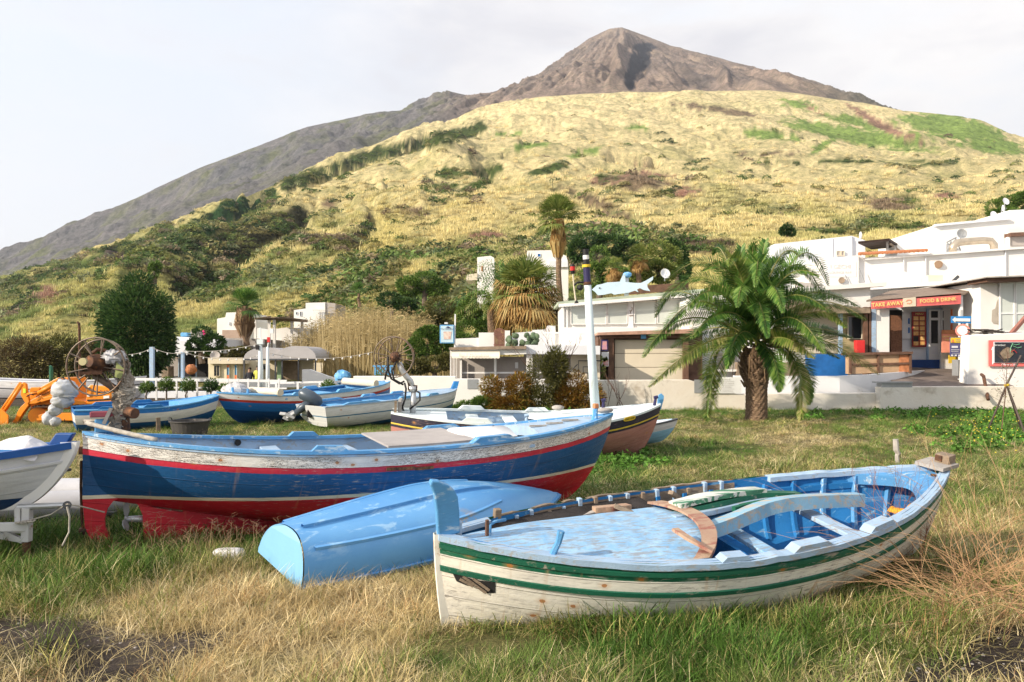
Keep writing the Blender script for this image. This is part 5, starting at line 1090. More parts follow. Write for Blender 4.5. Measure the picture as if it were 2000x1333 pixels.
# ================================================================= tracked loader
Dn = 19.9; q0 = Gd(110, 829)
rV = thing('tracked_loader', 'orange crawler loader with front bucket and brown tracks parked on the beach', 'loader', (q0[0], 20.6, 0)); rV['wloc'] = [q0[0], 20.6, 0]
def seg(pts, n=8): return pts
O = X['orange']
for Dd, nm in ((Dn, 'track'), (Dn + 1.25, 'track')):   # belts with grousers
    def st_(x0, x1, yc, r, k=44):
        L = [];  
        for i in range(k):
            t = i / k * 4
            if t < 1: L.append((x0 + (x1 - x0) * t, yc - r))
            elif t < 2: a = -pi / 2 + pi * (t - 1); L.append((x1 + r * cos(a), yc + r * sin(a)))
            elif t < 3: L.append((x1 - (x1 - x0) * (t - 2), yc + r))
            else: a = pi / 2 + pi * (t - 3); L.append((x0 + r * cos(a), yc + r * sin(a)))
        return L
    L = st_(73, 195, 812, 18); mb = MB(); P = []
    for a, b in L + [L[0]]: P.append([W(a, b, Dd), W(a, b, Dd + .32)])
    mb.grid(np.array(P)); L2 = st_(73, 195, 812, 20.5)
    for (a, b), (c, d) in zip(L, L2): mb.prism([W(a - .9, b, Dd), W(a + .9, b, Dd), W(c + .9, d, Dd), W(c - .9, d, Dd)], (0, .32, 0))
    mb.build(nm, mat('rusty_track_steel', (.10, .06, .04), .8, .2, .4, 9, bump=.8), rV, solid=.03)
    for cx in (73, 195):
        mb = MB(); mb.cyl(W(cx, 812, Dd + .05), W(cx, 812, Dd + .27), .215, .215, 26); mb.cyl(W(cx, 812, Dd + .02), W(cx, 812, Dd + .06), .06, .06, 12); mb.build('drive_wheel', O, rV)
    for cx in (95, 113, 132, 152, 172):
        mb = MB(); mb.cyl(W(cx, 821, Dd + .06), W(cx, 821, Dd + .26), .08, .08, 16); mb.build('road_wheel', X['rust'], rV)
    mb = MB(); mb.pface([(64, 814), (90, 807), (190, 807), (190, 822), (68, 822)], Dd + .03, .22); mb.build('track_frame', O, rV, bevel=.01)
# body
mb = MB(); mb.pface([(57, 760), (60, 757), (78, 757), (78, 800), (60, 806)], Dn + .35, .85); mb.pface([(78, 757), (112, 738), (133, 738), (135, 800), (78, 800)], Dn + .35, .85); mb.pface([(135, 780), (168, 784), (168, 800), (135, 800)], Dn + .33, .9); mb.build('hood', O, rV, bevel=.02)
mb = MB(); mb.pface([(62, 766), (72, 764), (72, 770), (62, 772)], Dn + .34, .02); mb.pface([(94, 766), (102, 762), (102, 769), (94, 772)], Dn + .34, .02); mb.build('air_vent', X['dark'], rV)
mb = MB(); mb.pface([(168, 758), (176, 752), (214, 756), (219, 778), (220, 792), (168, 790)], Dn + .3, 1.0); mb.build('engine_housing', O, rV, bevel=.03)
mb = MB(); mb.pface([(170, 784), (216, 781), (216, 779.5), (170, 781)], Dn + .28, .03); mb.build('panel_gap', X['dark'], rV)
mb = MB(); mb.pface([(202, 774), (213, 773), (213, 778), (202, 779)], Dn + .27, .02); mb.pface([(170, 770), (175, 770), (175, 775), (170, 775)], Dn + .27, .02); mb.build('sticker', X['paint_w'], rV)
mb = MB(); mb.pface([(176, 751), (205, 752), (212, 756), (176, 754)], Dn + .35, .9); mb.build('seat_pad', X['greym'], rV, bevel=.02)
for Dd in (Dn + .12, Dn + 1.15):    # lift arms, knuckles, cylinders
    mb = MB(); mb.pface([(54, 786), (60, 782), (126, 748), (132, 740), (134, 760), (128, 766), (70, 789), (56, 790)], Dd, .12); ar = mb.build('lift_arm', O, rV, bevel=.015)
    mb = MB(); mb.cyl(W(75, 768, Dd - .03), W(105, 753, Dd - .03), .055, .055, 12); mb.cyl(W(105, 753, Dd - .03), W(128, 743, Dd - .03), .075, .075, 12); mb.cyl(W(54, 770, Dd), W(75, 767, Dd), .03, .03, 10); mb.build('tilt_cylinder', O, rV, smooth=True)
    mb = MB(); mb.pface([(42, 750), (45, 747), (50, 750), (52, 766), (57, 785), (54, 790), (48, 786), (40, 772)], Dd - .02, .09); mb.build('knuckle_plate', O, rV, bevel=.012)
    mb = MB(); mb.cyl(W(9, 803, Dd), W(44, 750, Dd), .045, .045, 10); mb.cyl(W(5, 800, Dd + .16), W(41, 748, Dd + .16), .045, .045, 10); mb.build('bucket_rod', O, rV, smooth=True)
    mb = MB(); mb.pface([(52, 784), (56, 792), (44, 808), (32, 828), (18, 836), (16, 830), (28, 820), (34, 805), (40, 795)], Dd, .12); mb.build('bucket_arm', O, rV, bevel=.012)
    mb = MB(); mb.pface([(80, 778), (108, 772), (128, 770), (128, 776), (108, 778), (80, 786)], Dd - .02, .1); mb.build('push_beam', O, rV, bevel=.01)
mb = MB(); P = []
for a in np.linspace(-1.9, 1.2, 12):
    cx, cy, r = -14, 820, 30
    P.append([W(cx + r * cos(a), cy + r * .75 * sin(a), Dn - .2), W(cx + r * cos(a), cy + r * .75 * sin(a), Dn + 1.6)])
mb.grid(np.array(P)); mb.build('bucket', O, rV, solid=.04)
mb = MB(); mb.pface([(-45, 842), (-40, 800), (-20, 797), (4, 800), (15, 812), (15, 828), (6, 838), (-20, 842)], Dn - .22, .04); mb.build('bucket_side', O, rV)
mb = MB(); mb.cyl(W(100, 747, Dn + .6), W(100, 720, Dn + .6), .05, .05, 10); mb.tube([W(100, 720, Dn + .6), W(99.5, 717, Dn + .6), W(97, 716, Dn + .6)], .04, 8); mb.build('exhaust_pipe', X['green'], rV)
mb = MB(); mb.tube([W(107, 752, Dn), W(115, 740, Dn), W(124, 738, Dn), (W(128, 745, Dn)), W(126, 755, Dn)], .02, 6); mb.tube([W(52, 775, Dn), W(60, 770, Dn), W(66, 772, Dn)], .015, 6); mb.build('hydraulic_hose', X['black'], rV, smooth=True)
mb = MB(); mb.pface([(45, 759), (50, 760), (50, 768), (45, 768)], Dn + .08, .012); mb.build('safety_label', mat('lime_label', (.6, .8, .05), .5), rV)
a0 = W(70.5, 777, Dn + .1); a1 = W(95.5, 766, Dn + .1); ux = (a1 - a0) / np.linalg.norm(a1 - a0); uz = np.array([-ux[2], 0, ux[0]])
mb = MB(); text_into(mb, 'FIATALLIS', (a0 + a1) / 2, ux, uz, .085, .005, .012); mb.build('lettering', X['letter_k'], rV)
mb = MB(); text_into(mb, 'FL4C', W(203, 766, Dn + .28), (1, 0, 0), (0, 0, 1), .11, .005, .01); mb.build('lettering', X['letter_k'], rV)
# ================================================================= VILLAGE BUILDINGS
def house(name, label, cat, pts, D, th, mt, base_py=None, group=None, bevel=.0):
    """root + wall block; pts = photo outline of the front face, D depth(s), th = real depth of the building"""
    c = W(sum(p[0] for p in pts) / len(pts), max(p[1] for p in pts), D if not isinstance(D, (list, tuple)) else sum(D) / len(D))
    r = thing(name, label, cat, c, (0, 0, 0), group); r['wloc'] = list(c)
    mb = MB(); mb.pface(pts, D, th); mb.build('wall', mt, r, bevel=bevel); return r
def rect(x0, y0, x1, y1): return [(x0, y1), (x1, y1), (x1, y0), (x0, y0)]
def slab(root, name, pts, D, th, mt, off=0.0, bevel=0.):
    mb = MB(); Ds = D if isinstance(D, (list, tuple)) else [D] * len(pts); mb.pface(pts, [d - off for d in Ds], th); return mb.build(name, mt, root, bevel=bevel)
def window(root, x0, y0, x1, y1, D, frame=X['paint_w'], pane=X['dglass'], fw=1.2, bars=0, name='window'):
    a = W(x0, y1, D); b = W(x1, y0, D); px = fw * D / F
    mb = MB()
    for (q, w_) in (((x0 + x1) / 2, 0),): pass
    mb.bar(W(x0, y0, D - .03), W(x1, y0, D - .03), .06, px); mb.bar(W(x0, y1, D - .03), W(x1, y1, D - .03), .06, px)
    mb.bar(W(x0, y0, D - .028), W(x0, y1, D - .028), px, .06, (0, 1, 0)); mb.bar(W(x1, y0, D - .028), W(x1, y1, D - .028), px, .06, (0, 1, 0))
    for k in range(bars): xx = x0 + (x1 - x0) * (k + 1) / (bars + 1); mb.bar(W(xx, y0, D - .026), W(xx, y1, D - .026), px * .7, .05, (0, 1, 0))
    f = mb.build(name, frame, root); mb = MB(); mb.pface(rect(x0, y0, x1, y1), D - .02, .012); mb.build('pane', pane, f); return f
# ---- low beach walls
mb = MB(); mb.pface([(1168, 815), (1728, 815), (1728, 768), (1440, 770), (1345, 742), (1168, 743)], 25.2, .3); mb.build('beach_wall', X['wallc'], label='long low cream rendered wall behind the date palm, along the beach grass', cat='wall', bevel=.02)
mb = MB(); mb.pface([(1719, 806), (2300, 806), (2300, 754), (1719, 756)], 24.9, .35); mb.build('beach_wall', X['wallc'], label='cream rendered wall under the take away shop, with dark coping at its left end', cat='wall', bevel=.02)
mb = MB(); mb.pface([(1716, 746), (1783, 746), (1783, 749), (1716, 749)], 24.85, .45); mb.pface([(1722, 749), (1782, 749), (1782, 757), (1722, 757)], 24.9, .35); mb.build('wall_coping', X['greym'], label='grey slate coping stone on the wall below the wooden counter', cat='coping')
mb = MB(); P = []   # curved white terrace wall
for a, t, b, D in ((1435, 734, 772, 26.0), (1480, 735, 773, 25.9), (1560, 735, 774, 25.8), (1640, 735, 777, 25.8), (1700, 732, 776, 26.2), (1750, 728, 765, 27.2), (1785, 725, 756, 28.4), (1806, 724, 752, 29.6)): P.append([W(a, b + 2, D), W(a, t, D), W(a, t, D) + [0, .22, 0], W(a, b + 2, D) + [0, .22, 0]])
P = np.array(P); mb.grid(P); mb.add(P[-1], [(0, 1, 2, 3)]); mb.add(P[0], [(3, 2, 1, 0)]); mb.build('terrace_wall', mat('white_limewash', (.74, .74, .76), .85, var=.05, vs=1, wear=(.6, .58, .55), ws=2, wt=(.62, .75), bump=.3, bs=14), label='curved white terrace wall between the palm and the wooden counter', cat='wall')
mb = MB(); mb.pface([(1356, 768), (1374, 768), (1374, 742), (1356, 742)], 25.18, .02); mb.build('plaque', X['greym'], label='grey metal plaque on the cream beach wall left of the date palm', cat='plaque')
po = thing('wall_notice', 'white notice with four lines of grey lettering on the wall left of the palm trunk', 'notice', W(1418, 769, 25.15)); po['wloc'] = list(po.location)
mb = MB(); mb.pface(rect(1396, 737, 1448, 769), 25.15, .03); mb.build('board', X['paint_w'], po)
mb = MB()
for k, tx in enumerate(['dove ti', 'porta il cuore', 'vai dritto', 'in cammino']):
    text_into(mb, tx, W(1418, 741.5 + k * 7.4, 25.14), (1, 0, 0), (0, 0, 1), .10, .003); mb.pface(rect(1402, 745.2 + k * 7.4, 1434, 745.7 + k * 7.4), 25.14, .003)
mb.build('lettering', X['letter_g'], po)
mb = MB(); mb.pface([(600, 800), (1170, 800), (1170, 742), (890, 740), (890, 735), (690, 735), (690, 750), (600, 770)], 26.6, .3); mb.build('beach_wall', X['white'], label='low white wall behind the white outboard boat, left of the orange tamarisk', cat='wall', bevel=.02)
mb = MB(); mb.pface(rect(913, 741, 933, 760), 26.58, .015); mb.build('plaque', X['greym'], label='grey panel on the low white wall below the bar awning', cat='plaque')
# ---- bar with awning
rb = house('bar_building', 'low bar building with grey shutters, scalloped awning and flat roof', 'building', [(880, 742), (1172, 745), (1172, 692), (1026, 692), (1026, 697), (880, 697)], 28.2, 3.0, X['stucco_g'])
slab(rb, 'roof', [(877, 684), (1028, 682), (1028, 676), (960, 677), (877, 679)], 27.2, 4.2, X['wood_l'])
slab(rb, 'roof_edge', [(879, 697), (1028, 692), (1028, 682), (879, 684)], 27.35, .18, X['white'])
slab(rb, 'beam', [(1026, 692), (1172, 693), (1172, 676), (1026, 674)], 27.4, 3.8, X['white_b'])
for x0, x1, D in ((879, 881, 27.4), (886, 887.5, 27.8), (891, 892.5, 28), (898, 902, 27.5), (965, 969.5, 27.5), (1028, 1040, 27.5)):
    mb = MB(); mb.pface(rect(x0, 692 if x0 > 1000 else 697, x1, 765 if x0 > 1000 else 742), D, .12); mb.build('post', X['white'], rb)
for x0, x1 in ((902, 965), (970, 1028), (1041, 1115)):
    mb = MB(); mb.pface(rect(x0, 727, x1, 730), 27.6, .06); mb.build('rail', X['white'], rb)
mb = MB(); P = []
for i in range(45):
    t = i / 44; px = 882 + 94 * t; sc = .9 * abs(sin(pi * t * 14)); P.append([W(px, 687, 27.3), W(px, 697, 26.9), W(px, 699.5 + sc * 1.6 , 26.88)])
mb.grid(np.array(P)); aw = mb.build('awning', X['cream'] if False else mat('cream_awning_cloth', (.74, .68, .56), .8, var=.06), rb, solid=.01)
mb = MB(); text_into(mb, 'Bar Il Malandrino', W(926, 694.5, 26.85), (1, 0, 0), (0, 0, 1), .155, .01); mb.build('lettering', X['letter_g'], rb)
slab(rb, 'notice', rect(1006, 708, 1012, 720), 28.15, .01, X['paint_w'])
slab(rb, 'side_panel', [(1115, 742), (1172, 742), (1172, 693), (1115, 693)], 28.1, .05, X['cream'])
mb = MB(); mb.tube([W(1130, 740, 27.9), W(1130, 705, 27.9), W(1172, 705, 27.9)], .02, 6); mb.tube([W(1139, 729, 27.9), W(1139, 717, 27.9), W(1155, 717, 27.9), W(1155, 729, 27.9), W(1139, 729, 27.9)], .02, 6); mb.tube([W(1098, 741, 27.9), W(1128, 712, 27.9)], .02, 6); mb.build('rack', X['greyp'], rb)
# hanging lit sign on a pole
rs = thing('hanging_sign', 'pale blue restaurant sign on a white pole left of the bar roof', 'sign', W(888, 680, 27.6)); rs['wloc'] = list(rs.location)
mb = MB(); mb.bar(W(888, 680, 27.6), W(889, 614, 27.6), .05, .05, (0, 1, 0)); mb.build('pole', X['paint_w'], rs)
slab(rs, 'board', rect(859, 635, 887, 671), 27.5, .12, X['sky_b'], bevel=.01); slab(rs, 'face', rect(861, 637, 885, 669), 27.49, .01, mat('pale_blue_sign_face', (.55, .72, .82), .5))
slab(rs, 'picture', [(867, 663), (880, 663), (882, 648), (866, 648)], 27.48, .01, mat('menu_picture', (.50, .25, .2), .5, var=.5, vs=6, col2=(.7, .62, .55)))
mb = MB(); text_into(mb, 'MALANDRINO', W(873, 643, 27.47), (1, 0, 0), (0, 0, 1), .075, .006); mb.prism([W(870, 640.5, 27.47), W(880, 640.5, 27.47), W(875, 637.5, 27.47)], (0, -.003, 0)); mb.build('lettering', X['navy'], rs)
slab(rs, 'lamp', rect(868, 630, 874, 633), 27.5, .2, X['paint_w'])
# ---- upper terrace behind the bar: gate, cactus wall, railing
mb = MB(); mb.pface([(1000, 680), (1085, 680), (1085, 637), (1070, 636), (1064, 644), (1040, 645), (1038, 648), (1000, 651)], 34, .4); mb.build('garden_wall', X['white_b'], label='white garden wall with a stepped top below the brown fan palm', cat='wall')
mb = MB(); mb.pface([(935, 680), (965, 680), (965, 650), (935, 650)], 34, .4); mb.pface([(888, 680), (935, 680), (935, 660), (888, 662)], 34.1, .3); mb.pface([(986, 680), (996, 680), (996, 646), (986, 646)], 33.8, .4); mb.build('garden_wall', X['white'], label='stepped white garden wall left of the brown picket gate', cat='wall')
rg_ = thing('garden_gate', 'brown picket gate with arched top in the white garden wall', 'gate', W(975, 682, 33.8)); rg_['wloc'] = list(rg_.location)
mb = MB()
for k in range(9): xx = 965 + k * 2.4; yy_ = 645 - 4 * sin(k / 8 * pi); mb.pface(rect(xx, yy_, xx + 1.6, 682), 33.8, .04)
mb.pface(rect(964, 652, 987, 654), 33.85, .04); mb.pface(rect(964, 673, 987, 675), 33.85, .04); mb.build('pickets', mat('reddish_brown_paint', (.28, .13, .10), .6), rg_)
rr2 = thing('railing', 'white picket railing under the glazed veranda', 'railing', W(1090, 675, 30)); rr2['wloc'] = list(rr2.location)
mb = MB()
for k in range(46): xx = 1062 + k * 2.4; mb.pface(rect(xx, 651, xx + 1.1, 674), 30., .03)
mb.pface(rect(1060, 649, 1172, 652), 29.98, .06); mb.build('pickets', X['white'], rr2)
# ---- glazed veranda with shark
rv = house('veranda', 'long glazed veranda with white frieze and green roof edge above the garage', 'building', [(1098, 672), (1372, 668), (1372, 568), (1098, 592)], 31.5, 4.5, X['white'])
slab(rv, 'roof', [(1090, 595), (1380, 572), (1380, 564), (1090, 590)], 31.0, 5.2, mat('pale_green_roof', (.45, .52, .40), .8, var=.2, vs=1))
mb = MB(); 
for k in range(96):
    xx = 1091 + k * 3; t = (xx - 1090) / 290; yb = 597 - 23 * t; mb.pface([(xx, yb + 2.2), (xx + 1.5, yb + 4.2), (xx + 3, yb + 2.2), (xx + 3, yb - 3.0), (xx, yb - 3.0)], 30.95, .03)
mb.build('scalloped_frieze', X['white'], rv)
for x0, x1 in ((1115, 1147), (1148, 1184), (1187, 1225), (1239, 1281), (1284, 1328), (1331, 1368)):
    t = (x0 - 1090) / 290; window(rv, x0, 601 - 23 * t, x1, 634 - 3 * t, 31.45, X['white'], X['glass'], 1.6)
for x0 in (1099, 1106, 1227): slab(rv, 'post', rect(x0, 598 - 23 * (x0 - 1090) / 290, x0 + (10 if x0 == 1227 else 3), 668), 31.4, .1, X['paint_w'])
mb = MB(); 
for (a, b, c, d) in ((1230, 606, 1231, 613), (1234, 600, 1233, 608), (1229, 617, 1236, 616)): mb.tube([W(a, b, 31.38), W((a + c) / 2 + 1.5, (b + d) / 2, 31.38), W(c, d, 31.38)], .015, 5)
mb.build('painted_motif', X['wood_l'], rv)
slab(rv, 'lower_wall', [(1098, 690), (1372, 690), (1372, 640), (1098, 640)], 31.2, .35, X['white'])
rk = thing('shark_figure', 'pale blue shark cut-out mounted on the veranda roof', 'figure', W(1218, 578, 31.2)); rk['wloc'] = list(rk.location)
sh = [(1156, 566), (1166, 557), (1176, 555), (1186, 552), (1205, 551), (1211, 550.5), (1215, 541), (1219, 535), (1224, 533), (1221, 540), (1222, 551), (1240, 553), (1252, 553), (1262, 548), (1276, 540), (1275, 547), (1264, 556), (1265, 562), (1270, 569), (1258, 567), (1250, 563), (1244, 566), (1247, 571), (1240, 568), (1228, 572), (1205, 575), (1200, 576), (1194, 573), (1180, 576), (1168, 577), (1163, 571)]
mb = MB(); mb.pface(sh, 31.1, .07); mb.build('body', mat('pale_blue_shark', (.55, .70, .80), .6, var=.06), rk)
mb = MB(); mb.cyl(W(1171, 563, 31.09), W(1171, 563, 31.07), .03, .03, 10); mb.build('eye', X['black'], rk)
slab(rk, 'pipe', rect(1220, 543, 1228, 580), 31.25, .16, X['paint_w']); mb = MB(); lump(mb, W(1225, 537, 31.2), (.2, .14, .12), 14, .2, 16, 12); mb.build('wrapped_top', X['sky_b'], rk)
mb = MB(); mb.pface([(1228, 576), (1345, 566), (1345, 552), (1228, 560)], 33.5, .1); mb.build('reed_screen', X['wood'], label='brown reed screen on the roof behind the shark', cat='screen')
def dish(label, px, py, D, r, yaw=0., tilt=.3, mt='white_b', grp='satellite dishes on the roofs', mast=10, name='satellite_dish'):
    c = W(px, py, D); rt = thing(name, label, 'satellite dish', c - np.array([0, 0, mast * D / F]), (0, 0, 0), grp); rt['wloc'] = list(rt.location)
    R = Matrix.Rotation(yaw, 3, 'Z') @ Matrix.Rotation(pi / 2 - tilt, 3, 'X')
    mb = MB(); mb.lathe([(0, -.05 * r / .4), (r * .4, -.04 * r / .4), (r * .8, .02), (r, .07 * r / .4), (r * 1.02, .07 * r / .4), (r * .8, .0), (0, -.08 * r / .4)], c, 20, R); mb.build('reflector', X[mt], rt, smooth=True)
    mb = MB(); mb.tube([c + np.array([0, .05, 0]), c + np.array([0, .08, -.1]), c - np.array([0, -.08, mast * D / F])], .025, 6); mb.build('mast', X['greym'], rt)
    mb = MB(); d = R @ Vector((0, 0, 1)); mb.tube([c - np.array([0, 0, r * .7]), c + np.array(d) * r * 1.0], .012, 5); mb.build('feed_arm', X['greym'], rt)
dish('white satellite dish on the veranda roof right of the shark', 1299, 535, 33, .22, .2, .2, mast=14)
# ---- garage
rgp = house('garage', 'cream shutter garage with brown timber frame and tiled eave beneath the veranda', 'building', [(1168, 745), (1372, 745), (1372, 645), (1168, 655)], 29.0, 2.3, X['wood'])
slab(rgp, 'tiled_eave', [(1166, 655), (1372, 651), (1372, 642), (1168, 650)], 28.4, 1.4, X['terra'] if False else mat('pinkish_tiles', (.50, .30, .22), .85, var=.2, vs=6, bump=.6))
for k in range(3): slab(rgp, 'shutter_panel', rect(1201, 664 + k * 27.2, 1334, 690.4 + k * 27.2), 28.95, .06, X['cream'], bevel=.01)
for x0, x1 in ((1174, 1178), (1188, 1199), (1335, 1345)): slab(rgp, 'post', rect(x0, 660, x1, 746), 28.7, .2, X['wood'])
slab(rgp, 'lintel', [(1172, 662), (1345, 660), (1345, 652), (1172, 656)], 28.65, .25, X['wood'])
slab(rgp, 'house_number_plate', rect(1252, 653, 1262, 662), 28.62, .02, X['sky_b'])
pz = thing('poster', 'violet and orange poster on the left post of the garage', 'poster', W(1181, 686, 28.6), group=None); pz['wloc'] = list(pz.location)
slab(pz, 'board', rect(1174, 664, 1188, 686), 28.6, .03, X['navy']); slab(pz, 'print', [(1176, 683), (1186, 683), (1185, 667), (1177, 667)], 28.58, .01, mat('orange_print', (.6, .3, .2), .6, var=.5, vs=5, col2=(.35, .2, .45)))
pz = thing('poster', 'white poster with red print below the violet poster on the garage', 'poster', W(1181, 717, 28.6)); pz['wloc'] = list(pz.location)
slab(pz, 'board', rect(1175, 688, 1189, 716), 28.6, .03, X['paint_w']); slab(pz, 'print', rect(1178, 704, 1188, 714), 28.58, .01, mat('red_print', (.6, .1, .1), .6, var=.6, vs=7, col2=(.75, .7, .7)))
# white stretch between garage and takeaway, seen through the palm
rm = house('restaurant_building', 'white restaurant front with cream panels and blue base behind the date palm', 'building', [(1345, 745), (1700, 735), (1700, 552), (1553, 566), (1345, 585)], 29.6, 4.0, X['white'])
slab(rm, 'cornice', [(1345, 591), (1551, 571), (1732, 559), (1732, 551), (1551, 563), (1345, 583)], 29.3, .4, X['white'])
slab(rm, 'timber_awning', [(1553, 612), (1700, 612), (1700, 603), (1553, 586)], 28.6, 1.0, X['wood_l'])
slab(rm, 'doorway', rect(1562, 612, 1640, 690), 29.55, .05, X['cream']); slab(rm, 'shade_wall', rect(1643, 612, 1700, 700), 29.5, .05, mat('ochre_wall', (.45, .36, .2), .8, var=.1))
window(rm, 1656, 619, 1683, 662, 29.45, X['cream'], X['dglass'], 1.5)
for x0, x1, mt in ((1640, 1646, 'lb_pale'), (1688, 1695, 'wood'), (1698, 1702, 'wood')): slab(rm, 'post', rect(x0, 600, x1, 735), 28.9, .15, X[mt])
slab(rm, 'blue_panel', rect(1575, 692, 1656, 735), 28.8, .12, X['blue'])
for k in range(3): slab(rm, 'beam', rect(1562, 640 + k * 14, 1640, 642 + k * 14), 29.4, .08, X['stucco_g'])
slab(rm, 'opening', rect(1402, 690, 1440, 722), 29.55, .05, X['stucco_g']); slab(rm, 'sill', rect(1392, 722, 1448, 726), 29.3, .2, X['white'])
slab(rm, 'door_panel', [(1345, 738), (1385, 738), (1385, 645), (1345, 645)], 29.5, .06, X['white_b'])
slab(rm, 'counter', rect(1440, 708, 1560, 735), 29.2, .3, X['wood_l'])
mb = MB(); mb.pface(rect(1673, 665, 1690, 690), 28.5, .25); mb.build('drinks_cooler', X['red'], label='red cooler box on the terrace beneath the dark window', cat='cooler', bevel=.02)
# counter of planks
rc = thing('wooden_counter', 'timber counter with terracotta and straw coloured panels in front of the take away', 'counter', W(1720, 730, 28)); rc['wloc'] = list(rc.location)
slab(rc, 'panel', [(1663, 731), (1780, 726), (1778, 692), (1663, 694)], 27.8, .5, mat('straw_panel', (.50, .33, .20), .8, var=.15, vs=3)); slab(rc, 'side_panel', [(1757, 727.5), (1775, 726.8), (1775, 694), (1757, 694)], 27.77, .05, X['terra'])
slab(rc, 'counter_top', [(1660, 694), (1783, 692), (1783, 687), (1660, 690)], 27.65, .75, X['wood'])
for a, b in ((1660, 1664), (1715, 1718), (1777, 1781)): slab(rc, 'leg', rect(a, 690, b, 730), 27.7, .1, X['wood'])
slab(rc, 'rail', [(1662, 714), (1780, 712), (1780, 708), (1662, 711)], 27.72, .06, X['wood'])
# ---- take away shop
rs_ = house('takeaway_shop', 'small take away shop with red fascia sign, shingle roof and white double door', 'shop', [(1703, 748), (1915, 740), (1915, 560), (1703, 590)], 31.0, 2.5, X['white_b'])
mb = MB(); mb.prism([W(1692, 590, 28.6), W(1886, 576, 28.6), W(1914, 557, 31.2), W(1738, 571, 31.2)], (0, 0, .06)); mb.build('roof', mat('brown_shingle_roof', (.30, .23, .18), .9, var=.2, vs=3, stretch=(1, 9, 9), wear=(.2, .15, .12), ws=6, wt=(.5, .6), bump=.8, bs=14, bd=.02), rs_)
fs_ = slab(rs_, 'fascia_sign', [(1703, 604), (1877, 594), (1877, 573), (1703, 588)], 28.6, .06, X['redsign'])
slab(rs_, 'fascia_sign', [(1764, 600), (1789, 598.5), (1789, 580.5), (1764, 583)], 28.57, .02, X['cream'])
ux = W(1877, 583, 28.5) - W(1703, 596, 28.5); ux /= np.linalg.norm(ux); uz = np.array([-ux[2], 0, ux[0]])
mb = MB(); text_into(mb, 'TAKE AWAY', W(1733, 594.5, 28.54), ux, uz, .215, .005, .012); text_into(mb, 'FOOD & DRINK', W(1832, 586.6, 28.54), ux, uz, .20, .005, .012); mb.build('lettering', X['letter_y'], fs_)
mb = MB(); [mb.pface([(1776 + 6 * cos(t) - 1, 590 + 4.5 * sin(t)), (1776 + 6 * cos(t + .5), 590 + 4.5 * sin(t + .5)), (1776 + 4 * cos(t + .5), 590 + 3 * sin(t + .5)), (1776 + 4 * cos(t), 590 + 3 * sin(t))], 28.56, .01) for t in np.linspace(3.4, 8.2, 8)]; mb.build('fish_emblem', X['orangesign'], fs_)
slab(rs_, 'pillar', rect(1711, 604, 1737, 688), 28.9, .5, X['white']); slab(rs_, 'pillar', rect(1703, 604, 1711, 688), 28.88, .5, X['lb_pale']); slab(rs_, 'pillar', [(1876, 745), (1881, 745), (1881, 575), (1876, 577)], 28.7, .15, X['paint_w'])
slab(rs_, 'dark_recess', rect(1737, 606, 1762, 690), 30.9, .05, X['dark'])
slab(rs_, 'rattan_panel', [(1741, 690), (1762, 690), (1761, 617), (1738, 616)], 30.2, .08, mat('rattan', (.22, .10, .055), .8, var=.3, vs=18, stretch=(1, 1, 1), bump=1., bs=60))
dn = slab(rs_, 'side_door', rect(1762, 613, 1781, 662), 30.9, .06, X['white_b'])
for yy_ in (622, 640): slab(rs_, 'door_slot', rect(1774, yy_, 1777, yy_ + 11), 30.88, .02, X['blue'])
mn = slab(rs_, 'menu_board', rect(1782, 609, 1809, 678), 30.8, .06, mat('dark_red_board', (.30, .03, .03), .5))
mt1 = mat('menu_pictures', (.65, .28, .06), .5, var=.6, vs=9, col2=(.75, .55, .25))
for i in range(6):
    for j in range(2):
        if (i, j) == (4, 0): slab(rs_, 'menu_panel', rect(1784, 657, 1794, 667), 30.78, .01, X['black']); continue
        slab(mn, 'dish_picture', rect(1784 + j * 12, 618 + i * 10, 1794.5 + j * 12, 626.5 + i * 10), 30.78, .01, mt1) if False else slab(rs_, 'dish_picture', rect(1784.5 + j * 12, 618.5 + i * 9.8, 1794 + j * 12, 626 + i * 9.8), 30.78, .01, mt1)
mb = MB(); text_into(mb, 'MENU', W(1795.5, 613.8, 30.78), (1, 0, 0), (0, 0, 1), .12, .006); mb.build('lettering', X['letter_y'], mn)
slab(rs_, 'door_frame', rect(1811, 603, 1860, 704), 30.9, .08, mat('pale_blue_frame', (.40, .55, .75), .6))
for x0 in (1815, 1838):
    d_ = slab(rs_, 'door', rect(x0, 605, x0 + 22, 703), 30.85, .05, X['paint_w'])
    for y0, y1, m_ in ((608, 621, 'dglass'), (626, 671, 'dglass')): slab(rs_, 'door_pane', rect(x0 + 4, y0, x0 + 17, y1), 30.83, .02, X[m_])
    slab(rs_, 'door_panel', rect(x0 + 4, 676, x0 + 17, 692), 30.83, .02, X['white_b'])
slab(rs_, 'blue_base', [(1780, 720), (1838, 724), (1838, 703), (1780, 703)], 30.7, .2, mat('deep_blue_base', (.01, .05, .2), .6)); slab(rs_, 'wall_below', rect(1838, 688, 1878, 722), 30.6, .1, X['white'])
slab(rs_, 'order_board', rect(1858, 604, 1897, 646), 30.2, .05, X['orangesign']); slab(rs_, 'order_board', rect(1840, 646, 1872, 689), 29.9, .05, mat('coral_poster', (.80, .30, .20), .6, var=.12)); slab(rs_, 'poster_band', rect(1840, 645, 1870, 653), 29.88, .02, X['terra'])
mb = MB(); text_into(mb, 'GASTRONOMIA', W(1855, 658, 29.86), (1, 0, 0), (0, 0, 1), .085, .004, .01); text_into(mb, 'TAKE AWAY', W(1857, 664, 29.86), (1, 0, 0), (0, 0, 1), .085, .004, .01); mb.build('lettering', X['letter_y'], rs_)
